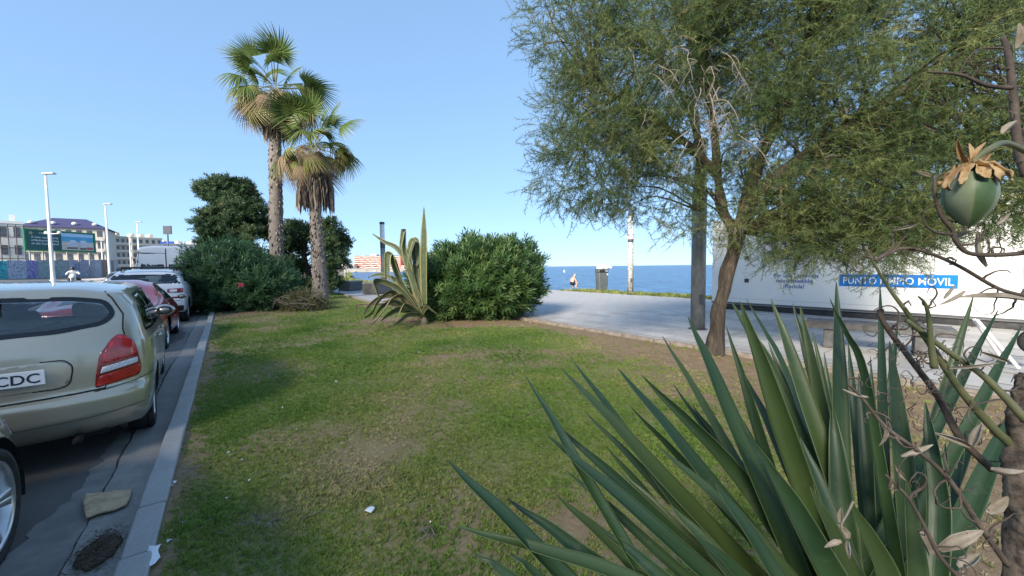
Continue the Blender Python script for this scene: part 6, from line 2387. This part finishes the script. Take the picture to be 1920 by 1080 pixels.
# debris pile
cpile = G(185, 1035, .012)
t = thing('debris_pile', 'small heap of brown plant debris in the gutter below the cardboard', 'debris', cpile)
rg = np.random.default_rng(71)
n = 1500
s_ = rg.normal(0, 1, (n, 2))
loc = np.array(cpile) + np.stack([s_[:, 0] * .07 * U.x * 1.6 + s_[:, 1] * .05 * N.x, s_[:, 0] * .07 * U.y * 1.6 + s_[:, 1] * .05 * N.y, np.abs(rg.normal(0, .008, n)) + .002 + .022 * np.exp(-(s_ ** 2).sum(1) / 1.5)], 1)
TV = np.array([(0, .0018, 0), (0, -.0018, 0), (0, 0, .03)]); TF = np.array([(0, 1, 2)])
D = np.stack([rg.normal(0, 1, n), rg.normal(0, 1, n), rg.normal(0, .25, n)], 1)
V_, F_, R_ = stamp(TV, TF, basis(D, rg=rg), loc, rg.uniform(.4, 1.3, n), rg.random(n))
m_deb = leafmat('debris', [(0, (.05, .038, .025)), (.7, (.12, .09, .06)), (1, (.25, .2, .14))], .95, .05)
tag(link('plant_bits', mesh_np('plant_bits', V_, F_, {'rnd': R_}), m_deb, t, True), kind='stuff')
mb = MB()
for i in range(9):
    for j in range(12):
        pass
bm = bmesh.new(); bmesh.ops.create_icosphere(bm, subdivisions=3, radius=1)
for v in bm.verts:
    k = 1 + .3 * noise.noise(v.co * 3)
    q = U * (v.co.x * .16 * k) + N * (v.co.y * .085 * k)
    v.co = Vector((q.x, q.y, max(v.co.z, -.2) * .024 * k + .002))
me = bpy.data.meshes.new('mound'); bm.to_mesh(me); bm.free()
link('mound', me, mat('debris_soil', (.05, .038, .026), (.13, .10, .07), rough=1, scale=60, bump=.8, bscale=90), t, smooth=True)
M_plas = mat('white_scrap', (.66, .68, .70), (.78, .79, .80), rough=.4, scale=20)
rumpled('plastic_scrap', 'torn white plastic scrap on the soil beside the kerb at the bottom', 'litter',
        [G(px, py, LAWN_Z) for px, py in ((262, 1052), (276, 1048), (282, 1030), (290, 1036), (303, 1031), (297, 1044), (302, 1056), (292, 1068), (282, 1073), (276, 1066), (277, 1055))], LAWN_Z, .008, M_plas, .001, 'white litter scraps on the lawn', lift=.035, seed=2)
rumpled('plastic_scrap', 'small torn white scrap in the middle of the worn lawn', 'litter',
        [G(px, py, LAWN_Z) for px, py in ((684, 968), (690, 962), (697, 958), (704, 960), (700, 966), (696, 970), (690, 969))], LAWN_Z, .006, M_plas, .001, 'white litter scraps on the lawn', lift=.034, seed=5)
for px, py, where in ((452, 864, 'left of the lawn centre'), (466, 902, 'just above the twig scatter'), (425, 935, 'left of the twig scatter'), (318, 1015, 'right above the torn scrap by the kerb'), (808, 980, 'beside the lowest yucca leaf tip'), (530, 765, 'in the middle of the worn lawn'),
                      (555, 806, 'above the small torn scrap'), (316, 900, 'near the kerb level with the cardboard, topmost of three'), (328, 905, 'near the kerb level with the cardboard, right of three'), (322, 912, 'near the kerb level with the cardboard, lowest of three'), (345, 980, 'on the soil left of the twig scatter'),
                      (427, 850, 'near the dry stick by the kerb'), (785, 661, 'in front of the middle oleander'), (630, 716, 'in the greener middle of the lawn')):
    p = G(px, py, LAWN_Z + .015)
    t = thing('paper_bit', 'tiny white paper bit ' + where, 'litter', p, random.uniform(0, 6), 'tiny paper bits in the grass')
    w = .012 * random.uniform(.7, 1.5)
    MB().add([(-w, -w * .5, .004), (0, -w * .7, .012), (w, -w * .2, .006), (w * .6, w * .6, .014), (-w * .4, w * .7, .005)], [(0, 1, 4), (1, 3, 4), (1, 2, 3)]).build('scrap', M_plas, t)
# dry twigs on the worn patch
tb_ = thing('twig_pile', 'scatter of dry pale twigs on the bare patch of lawn', 'twigs', G(470, 975, LAWN_Z))
for k in range(3): pass
rr = random.Random(5)
for i in range(26):
    px, py = rr.gauss(470, 40), rr.gauss(976, 9)
    p = G(px, py, LAWN_Z + .02)
    a = rr.gauss(.05, .5)
    L = rr.uniform(.05, .22)
    q = p + Vector((math.cos(a), math.sin(a), 0)) * L
    MB().tube([p, (p + q) / 2 + Vector((rr.uniform(-.015, .015), rr.uniform(-.015, .015), rr.uniform(0, .012))), q], [.003, .0026, .0015], 5, 3).build('twig', M_twig, tb_, True, True)
tb_ = thing('twig_pile', 'few short dry twigs beside the tip of the yucca leaves', 'twigs', G(800, 1010, LAWN_Z))
for i in range(9):
    px, py = rr.gauss(800, 14), rr.gauss(1008, 12)
    p = G(px, py, LAWN_Z + .02)
    a = rr.uniform(0, 3)
    q = p + Vector((math.cos(a), math.sin(a), 0)) * rr.uniform(.04, .1)
    MB().tube([p, (p + q) / 2 + Vector((0, 0, .006)), q], [.0025, .0022, .0012], 5, 3).build('twig', M_twig, tb_, True, True)
for lab, px, py, a in (('single dry stick lying in the grass near the kerb', 362, 880, 1.1), ('dark stick on the bare soil before the left oleander', 468, 600, .3)):
    p = G(px, py, LAWN_Z + .02)
    t = thing('stick', lab, 'stick', p, a)
    L = .14 if px < 400 else .5
    MB().tube([(-L / 2, 0, 0), (0, .012, .008), (L / 2, -.005, .003)], [.005, .005, .003], 6, 3).build('shaft', M_twig, t, smooth=True)
# ================================================================ the far side of the street and the bay
M_pole = mat('lamp_white_paint', (.66, .65, .60), (.74, .73, .68), rough=.5, scale=2)


def street_lamp(label, px, top_y, d, h, base_z):
    p = P(px, 500, d); p.z = base_z
    hz = P(px, top_y, d).z
    t = thing('street_lamp', label, 'street light', p, 0, 'white street lamps across the street')
    h = hz - base_z
    MB().lathe([(.20, 0), (.20, .5), (.15, .6), (.13, 1.5), (.075, h - .25)], 14).build('pole', M_pole, t, smooth=True)
    MB().tube([(0, 0, h - .3), (0, 0, h - .1), (.25, 0, h)], .05, 8).build('bracket', M_pole, t)
    MB().box((.30, 0, h + .03), (1.05, .32, .14), 0, 0, .8).build('lamp_head', mat('lamp_head_grey', (.40, .38, .35), rough=.5), t, bevel=.03)
    if d < 40:
        MB().tube([(-.35, 0, h * .47), (.85, 0, h * .47)], .03, 6).build('crossbar', M_pole, t)
        for x in (-.3, .8):
            MB().lathe([(.02, -.05), (.12, 0), (.14, .1), (.05, .22)], 10, (x, 0, h * .47)).build('spotlight', M_pole, t)
    return t


street_lamp('tall white street lamp nearest, in front of the billboard', 98, 328, 33, 10, .40)
street_lamp('white street lamp second along, beside the pale apartment block', 205, 384, 48, 10, .42)
street_lamp('white street lamp third along, above the white van', 262, 417, 66, 10, .42)
street_lamp('short thin lamp post behind the brown end of the wall', 193, 451, 80, 8, .5)
street_lamp('thin lamp post between the second and third tall lamps', 246, 440, 76, 8, .5)

# ---------------------------------------------------------------- graffiti wall of separate panels
def graff(name, base, c2, c3, scale):
    m, nt, out = _nt(name)
    w = nt.nodes.new('ShaderNodeTexWave')
    w.inputs['Scale'].default_value = scale * .55
    w.inputs['Distortion'].default_value = 22
    w.bands_direction = 'DIAGONAL'
    w.inputs['Detail'].default_value = 2.5
    w.inputs['Detail Scale'].default_value = .6
    tc = nt.nodes.new('ShaderNodeTexCoord')
    nt.links.new(tc.outputs['Object'], w.inputs['Vector'])
    f = n_noise(nt, scale, 3, .6)
    a = n_ramp(nt, f, [(.44, base), (.5, c2), (.56, base)])
    b = n_mix(nt, n_math(nt, 'GREATER_THAN', w.outputs['Fac'], .62), a, c3)
    principled(nt, out, b, .8)
    MATS[name] = m
    return m


w0, w1 = P(-60, 520, 44.5), P(222, 520, 77)
w0.z = w1.z = .62
ax_ = (w1 - w0); Lw = ax_.length; ax_.normalize()
t = thing('graffiti_wall', 'long grey wall covered in blue green and purple graffiti', 'wall', w0, math.atan2(ax_.y, ax_.x))
cols = [('teal', (.05, .30, .34), (.02, .12, .14), (.03, .42, .46)), ('lilac', (.34, .36, .44), (.16, .17, .24), (.42, .44, .52)), ('violet', (.22, .20, .42), (.34, .32, .52), (.14, .13, .32)), ('mossy', (.30, .34, .36), (.10, .20, .13), (.20, .28, .30)),
        ('green', (.22, .28, .24), (.07, .15, .08), (.30, .32, .40)), ('blueish', (.26, .30, .44), (.13, .15, .30), (.36, .38, .46)), ('scribble', (.36, .38, .42), (.12, .13, .18), (.26, .27, .38)), ('pale', (.34, .36, .40), (.20, .18, .26), (.42, .42, .46)), ('brown', (.24, .17, .15), (.17, .12, .11), (.28, .21, .18)), ('brown', (.24, .17, .15), (.17, .12, .11), (.28, .21, .18)), ('grey', (.30, .32, .36), (.2, .22, .25), (.36, .38, .42))]
npn = len(cols)
edges = [0, .17, .27, .33, .45, .54, .64, .74, .82, .89, .95, 1.0]
for i, cdef in enumerate(cols):
    x0, x1 = edges[i] * Lw, edges[i + 1] * Lw
    mt = MATS.get('graffiti_' + cdef[0]) or graff('graffiti_' + cdef[0], *cdef[1:], 1.3)
    hh = 2.35 + .9 * (x0 + x1) / 2 / Lw
    o = MB().box(((x0 + x1) / 2, 0, hh / 2 - .2), (x1 - x0 - .04, .22, hh + .4)).build('wall_panel', mt, t)
    if cdef[0] == 'brown':
        for k in range(6):
            MB().box(((x0 + x1) / 2, -.118, .3 + k * .45), (x1 - x0 - .06, .02, .05)).build('board_joint', mat('board_dark', (.12, .09, .08), rough=.9), o)
for e in edges[1:-1]:
    hh = 2.35 + .9 * e
    MB().box((e * Lw, .02, hh / 2 - .1), (.2, .26, hh + .2)).build('pier', mat('pier_grey', (.32, .33, .36), rough=.9), t)

# ---------------------------------------------------------------- billboard
b0, b1 = P(46, 470, 57), P(180, 474, 66)
zt_, zb_ = P(46, 428, 57).z, P(46, 470, 57).z
b0.z = b1.z = 0.6
ax_ = (b1 - b0); Lb = ax_.length; ax_.normalize()
H_ = zt_ - zb_; z0_ = zb_ - .6
t = thing('billboard', 'wide green billboard with white lettering and a seaside picture', 'billboard', b0, math.atan2(ax_.y, ax_.x))
M_bgreen = mat('billboard_green', (.012, .075, .075), (.016, .09, .088), rough=.5)
M_bframe = mat('billboard_frame', (.04, .26, .08), rough=.5)
MB().box((Lb / 2, .06, z0_ + H_ / 2), (Lb, .16, H_)).build('panel', M_bgreen, t)
for x, z, sx, sz in ((.08, H_ / 2, .18, H_), (Lb - .08, H_ / 2, .18, H_), (Lb / 2, .08, Lb, .16), (Lb / 2, H_ - .08, Lb, .16)):
    MB().box((x, -.04, z0_ + z), (sx, .06, sz)).build('frame_bar', M_bframe, t)
for k in range(6):
    x = Lb * (k + .5) / 6
    MB().box((x, .3, z0_ / 2), (.14, .14, z0_ + .2)).build('post', mat('post_steel', (.30, .29, .28), rough=.6), t)
px0, px1, pz0, pz1 = Lb * .49, Lb * .965, z0_ + H_ * .09, z0_ + H_ * .91
pic = MB().box(((px0 + px1) / 2, -.03, (pz0 + pz1) / 2), (px1 - px0, .02, pz1 - pz0)).build('picture', mat('picture_sky', (.34, .55, .72), (.42, .62, .78), rough=.5, scale=.4), t)


def strip_q(x0, x1, z0, z1, y, material, nm):
    wq = px1 - px0; hq = pz1 - pz0
    MB().box((px0 + wq * (x0 + x1) / 2, y, pz0 + hq * (z0 + z1) / 2), (wq * (x1 - x0), .006, hq * (z1 - z0))).build(nm, material, pic)


strip_q(0, 1, .50, .80, -.045, mat('picture_sea', (.07, .30, .52), (.10, .40, .60), rough=.5, scale=.5), 'sea_band')
strip_q(0, 1, 0, .50, -.046, mat('picture_sand', (.50, .45, .38), (.58, .54, .50), rough=.5, scale=1), 'shore_band')
for x in (.24, .56):
    strip_q(x, x + .24, .22, .52, -.052, mat('picture_house', (.46, .48, .60), (.60, .60, .68), rough=.5, scale=3), 'house')
    strip_q(x + .02, x + .18, .50, .60, -.056, mat('picture_roof', (.62, .68, .74), rough=.5), 'house_roof')
strip_q(.15, .48, .08, .18, -.058, mat('picture_dark', (.05, .05, .06), (.16, .12, .10), rough=.5, scale=2), 'shade_band')
strip_q(.55, .76, .05, .16, -.058, MATS['picture_dark'], 'shade_band')
strip_q(.78, .97, .06, .2, -.06, mat('picture_red', (.42, .07, .07), rough=.5), 'red_band')
M_bt = mat('billboard_lettering', (.62, .68, .68), rough=.5)
for k, (line, sz, z, x) in enumerate((('A new coastal area', .30, .60, .27), ('of Mediterranean living', .30, .455, .27), ('on the Costa Blanca', .30, .31, .27), ('TORREVIEJA', .20, .80, .30))):
    tm = text_mesh(line, H_ * sz * .42, .006, 'CENTER', .001)
    o = link('lettering', tm, M_bt, t)
    wdt = max(v.co.x for v in tm.vertices) - min(v.co.x for v in tm.vertices)
    kk = Lb * (.36 if k < 3 else .22) / wdt
    tm.transform(Matrix.Diagonal((kk, 1, 1, 1)))
    o.matrix_local = frame(o, (Lb * x, -.03, z0_ + H_ * z), (1, 0, 0), (0, 0, 1))
star = MB()
for k in range(5):
    a = k * 2 * PI / 5
    cx_, cz_ = Lb * .09, z0_ + H_ * .82
    star.add([(cx_, -.03, cz_), (cx_ + .14 * math.cos(a - .5), -.03, cz_ + .14 * math.sin(a - .5)), (cx_ + .34 * math.cos(a), -.03, cz_ + .34 * math.sin(a)), (cx_ + .14 * math.cos(a + .5), -.03, cz_ + .14 * math.sin(a + .5))], [(0, 1, 2, 3)])
star.build('emblem', mat('emblem_gold', (.45, .40, .22), rough=.5), t)


# ---------------------------------------------------------------- apartment blocks
M_win = mat('window_dark', (.05, .06, .075), (.10, .11, .13), rough=.15, scale=.8)
M_rail = mat('balcony_front', (.52, .48, .42), (.58, .54, .48), rough=.8, scale=2)


def block(label, p0, p1, depth, z0, h, floors, bays, wallc, wallc2, roof=None, balc=True, roof_h=3.0):
    a = Vector((p0.x, p0.y, 0)); b = Vector((p1.x, p1.y, 0))
    ax = b - a; L = ax.length; ax.normalize()
    t = thing('apartment_block', label, 'building', (a.x, a.y, z0), math.atan2(ax.y, ax.x), 'apartment blocks across the street')
    mw = mat('wall_%d' % (hash(label) % 9999 if False else len(MATS)), wallc, wallc2, rough=.9, scale=.35)
    MB().box((L / 2, depth / 2, h / 2), (L, depth, h)).build('wall', mw, t)
    fh = h / floors
    bw = L / bays
    wm = MB().box((0, 0, 0), (bw * .5, .12, fh * .52)).mesh('window'); wm.materials.append(M_win)
    for f in range(floors):
        for k in range(bays):
            o = bpy.data.objects.new('window', wm); col.objects.link(o); o.parent = t
            o.location = (bw * (k + .5), -.03, fh * (f + .55))
        if balc and f > 0:
            MB().box((L / 2, -.55, fh * f + .45), (L * .96, .10, .85)).build('balcony', M_rail, t)
            MB().box((L / 2, -.3, fh * f), (L * .96, .58, .16)).build('balcony_slab', mw, t)
    if roof:
        b_ = MB()
        e = .6
        b_.add([(-e, -e, h), (L + e, -e, h), (L + e, depth + e, h), (-e, depth + e, h), (depth * .35, depth / 2, h + roof_h), (L - depth * .35, depth / 2, h + roof_h)], [(0, 1, 5, 4), (1, 2, 5), (2, 3, 4, 5), (3, 0, 4)])
        o = b_.build('roof', roof, t)
        for k in range(4):
            MB().lathe([(.05, 0), (.5, .15), (.6, .5), (.3, .8)], 10, (L * (.12 + .25 * k), depth * .12, h + roof_h * .28)).build('roof_dish', mat('roof_white', (.75, .73, .68), rough=.7), o)
    else:
        MB().box((L / 2, depth / 2, h + .25), (L + .3, depth + .3, .5)).build('parapet', mw, t)
        for k in range(3):
            MB().box((L * (.2 + .3 * k), depth * .5, h + 1.3), (L * .12, depth * .3, 1.7)).build('roof_hut', mw, t)
    return t


M_roofb = mat('slate_roof', (.035, .035, .10), (.05, .05, .13), rough=.8, scale=2)
block('long cream apartment block with a dark blue hipped roof behind the billboard', P(36, 470, 98), P(198, 470, 107), 13, .6, 12.6, 4, 8, (.56, .50, .41), (.62, .56, .47), M_roofb)
block('tan apartment block with balconies right of the blue-roofed one', P(196, 470, 142), P(246, 470, 149), 14, .6, 13.6, 5, 5, (.46, .40, .32), (.52, .46, .37))
block('cream apartment block behind the second and third street lamps', P(247, 470, 165), P(305, 470, 174), 14, .6, 15.0, 5, 5, (.62, .55, .43), (.68, .61, .49))
block('low whitish apartment block rising behind the white van', P(303, 470, 190), P(388, 470, 206), 16, .6, 14.0, 4, 7, (.66, .62, .56), (.74, .70, .64))
# white building site with dark scaffold grid at the left edge
p0, p1 = P(-60, 470, 70), P(47, 470, 75)
t = block('white building wrapped in a dark scaffold grid at the far left', p0, p1, 14, .6, 10.2, 3, 4, (.66, .66, .63), (.74, .74, .71), balc=False)
t['group'] = 'apartment blocks across the street'
L = (Vector((p1.x, p1.y, 0)) - Vector((p0.x, p0.y, 0))).length
for k in range(8):
    MB().tube([(L * k / 7, -1.2, 0), (L * k / 7, -1.2, 10.0)], .09, 6).build('scaffold_post', mat('scaffold', (.10, .08, .07), rough=.7), t)
for k in range(5):
    MB().tube([(0, -1.2, 1.6 + 2 * k), (L, -1.2, 1.6 + 2 * k)], .09, 6).build('scaffold_rail', MATS['scaffold'], t)

# ---------------------------------------------------------------- the block across the street, behind the camera, that shades the lawn
s0, s1 = SV(22, 23), SV(-70, 23)
t = thing('apartment_block', 'tall apartment block behind the viewpoint whose shadow covers lawn and cars', 'building', SV(-3.5, 23, .7), YAW)
MB().box((0, 7, 8.65), (37, 14, 17.3)).build('wall', mat('shade_wall', (.52, .47, .40), (.58, .53, .46), rough=.9, scale=.4), t)
MB().box((0, 7, 17.4), (37.4, 14.4, .3)).build('parapet', mat('shade_parapet', (.5, .46, .4), rough=.9), t)
wm = MB().box((0, 0, 0), (1.6, .12, 1.5)).mesh('window'); wm.materials.append(M_win)
for f in range(5):
    for k in range(9):
        o = bpy.data.objects.new('window', wm); col.objects.link(o); o.parent = t
        o.location = (-16 + 4 * k, -.03, 2.0 + 3.2 * f)

# ---------------------------------------------------------------- motorcycle and rider
mp = P(138, 525, 30); mp.z = float(road_z(vs_of(mp.x, mp.y)[1])) + .004
t = thing('motorcycle', 'white motorcycle coming up the street before the graffiti wall', 'motorcycle', mp, YAW + PI + R(8))
M_mw = mat('moto_white', (.68, .68, .68), rough=.3)
M_mk = mat('moto_black', (.02, .02, .022), rough=.4)
for x in (-.68, .70):
    w_ = MB().lathe([(.20, -.05), (.29, -.06), (.31, 0), (.29, .06), (.20, .05)], 22, (x, 0, .31), axis='y', cap=False).build('wheel', M_rubber, t, smooth=True)
    MB().lathe([(.02, -.03), (.20, -.02), (.20, .02), (.02, .03)], 16, (x, 0, .31), axis='y').build('rim', M_alloy, w_)
MB().tube([(-.6, 0, .72), (-.2, 0, .76), (.1, 0, .80), (.4, 0, .86), (.55, 0, .92)], [.09, .14, .17, .17, .10], 12, 4).build('body', M_mw, t, smooth=True)
MB().tube([(.45, 0, 1.0), (.62, 0, .92), (.74, 0, .80)], [.17, .20, .10], 12, 3).build('fairing', M_mw, t, smooth=True)
MB().box((-.1, 0, .48), (.55, .30, .36)).build('engine', M_mk, t, bevel=.05)
MB().tube([(-.75, 0, .86), (-.35, 0, .84), (-.05, 0, .82)], [.08, .12, .10], 10, 3).build('seat', M_mk, t, smooth=True)
MB().tube([(.42, -.36, 1.08), (.5, -.15, 1.04), (.5, .15, 1.04), (.42, .36, 1.08)], .02, 8, 3).build('handlebar', M_mk, t, smooth=True)
for y in (-.1, .1):
    MB().tube([(.50, y, .98), (.72, y, .31)], .025, 8).build('fork', M_chrome, t)
MB().lathe([(.02, -.03), (.10, 0), (.09, .04)], 14, (.80, 0, .88)).build('headlamp', M_lamp_white, t)
for sg in (-1, 1):
    MB().box((-.6, sg * .28, .62), (.42, .16, .32)).build('pannier', M_mk, t, bevel=.04)
r = thing('person', 'motorcycle rider in white jacket and dark helmet', 'person', mp, YAW + PI + R(8))
M_jac = mat('white_jacket', (.66, .65, .62), (.74, .73, .70), rough=.7, scale=6)
M_trs = mat('dark_trousers', (.05, .05, .06), rough=.8)
skin_figure('body', [[((-.22, 0, .92), .15), ((-.18, 0, 1.08), .14), ((-.08, 0, 1.28), .165), ((0, 0, 1.38), .08), ((.03, 0, 1.44), .07), ((.05, 0, 1.54), .09)],
                     [((-.08, 0, 1.28), .165), ((-.03, -.22, 1.30), .07), ((.12, -.34, 1.14), .055), ((.36, -.32, 1.10), .04), ((.42, -.32, 1.08), .04)],
                     [((-.08, 0, 1.28), .165), ((-.03, .22, 1.30), .07), ((.12, .34, 1.14), .055), ((.36, .32, 1.10), .04), ((.42, .32, 1.08), .04)]], r, M_jac)
skin_figure('trousers', [[((-.24, 0, .90), .155), ((-.22, 0, .96), .15)], [((-.24, 0, .90), .155), ((-.12, -.16, .88), .10), ((.18, -.22, .80), .08), ((-.02, -.22, .48), .06), ((-.02, -.22, .36), .05), ((.12, -.22, .32), .045)],
                         [((-.24, 0, .90), .155), ((-.12, .16, .88), .10), ((.18, .22, .80), .08), ((-.02, .22, .48), .06), ((-.02, .22, .36), .05), ((.12, .22, .32), .045)]], r, M_trs)
bm = bmesh.new(); bmesh.ops.create_uvsphere(bm, u_segments=18, v_segments=12, radius=.145)
for v in bm.verts: v.co = Vector((v.co.x * 1.1 + .05, v.co.y, v.co.z + 1.57))
me = bpy.data.meshes.new('helmet'); bm.to_mesh(me); bm.free()
hl = link('helmet', me, M_mk, r, smooth=True)
MB().tube([(.16, -.11, 1.56), (.215, 0, 1.56), (.16, .11, 1.56)], .045, 8, 4).build('visor', mat('visor', (.03, .03, .04), rough=.05), hl, smooth=True)

# ---------------------------------------------------------------- red apartment building and low houses across the bay
DR = 420
p0, p1 = P(664, 503, DR), P(751, 503, DR)
L = p1.x - p0.x
zb = 1.6
t = thing('apartment_block', 'wide red and white apartment building on the far shore of the bay', 'building', (p0.x, p0.y, zb))
M_red = mat('far_red', (.58, .21, .16), (.66, .28, .22), rough=.9, scale=.05)
M_fw = mat('far_white', (.66, .60, .54), rough=.9)
hR = P(700, 479.5, DR).z - zb
MB().box((L / 2, 8, hR / 2), (L, 16, hR)).build('wall', M_red, t)
fl = 6
for f in range(fl):
    z = hR * (f + .62) / fl
    rw_ = random.Random(f)
    x = 1.0
    while x < L - 3:
        ln = rw_.uniform(3, 9)
        ln = min(ln, L - 1 - x)
        MB().box((x + ln / 2, -.4, z - .5), (ln, .9, hR / fl * .30)).build('balcony', M_fw, t)
        MB().box((x + ln / 2, -.03, z + .55), (ln * .9, .2, hR / fl * .34)).build('window', M_win, t)
        x += ln + rw_.uniform(1.0, 4.5)
for k, x in enumerate((.35, .43, .63)):
    MB().box((L * x, 8, hR + .9), (L * .06, 8, 1.8)).build('roof_hut', M_fw, t)
rf = random.Random(3)
far = [(628, 650, 494, 400, (.50, .46, .40)), (652, 664, 497, 410, (.58, .54, .48)), (752, 765, 498, 400, (.58, .42, .34)), (766, 790, 496, 430, (.62, .50, .38)), (792, 840, 497, 430, (.60, .56, .5)), (600, 626, 492, 390, (.55, .5, .44))]
names = ['low pale house at the left end of the far shore', 'small white house just left of the red building', 'low brown house just right of the red building', 'low orange house on the far shore behind the agave', 'low pale house hidden by the middle oleander', 'low house behind the shorter palm trunk']
for (xa_, xb_, yt, d, c_), lab in zip(far, names):
    a, b = P(xa_, 503, d), P(xb_, 503, d)
    hh = P(xa_, yt, d).z - 1.4
    t = thing('house', lab, 'house', (a.x, a.y, 1.4), 0, 'low houses on the far shore')
    w = b.x - a.x
    MB().box((w / 2, 4, hh / 2), (w, 8, hh)).build('wall', mat('far_house_%d' % xa_, c_, tuple(q * 1.1 for q in c_), rough=.9), t)
    MB().box((w / 2, 4, hh + .12), (w + .6, 8.6, .35)).build('roof', mat('far_roof', (.40, .22, .15), (.5, .3, .2), rough=.9, scale=.2), t)
    for k in range(3):
        MB().box((w * (k + .5) / 3, -.05, hh * .5), (w * .14, .12, hh * .4)).build('window', M_win, t)
mb = MB()
rb = random.Random(6)
sea_rocks = []
for i in range(90):
    x = -270 + i * 2.6 + rb.uniform(-1, 1)
    y = 305 + rb.uniform(-3, 9)
    if not (-265 < x < -40): continue
    mb.box((x, y, SEA_Z + .3 + rb.uniform(0, .8)), (rb.uniform(1.5, 3.5), rb.uniform(1.5, 3), rb.uniform(.8, 1.6)), rb.uniform(0, 3), 0, .6)
o = mb.build('shore_rocks', mat('far_rock', (.30, .26, .21), (.40, .36, .30), rough=1, scale=.3))
tag(o, 'line of pale boulders along the waterline of the far shore', 'rocks', kind='stuff')
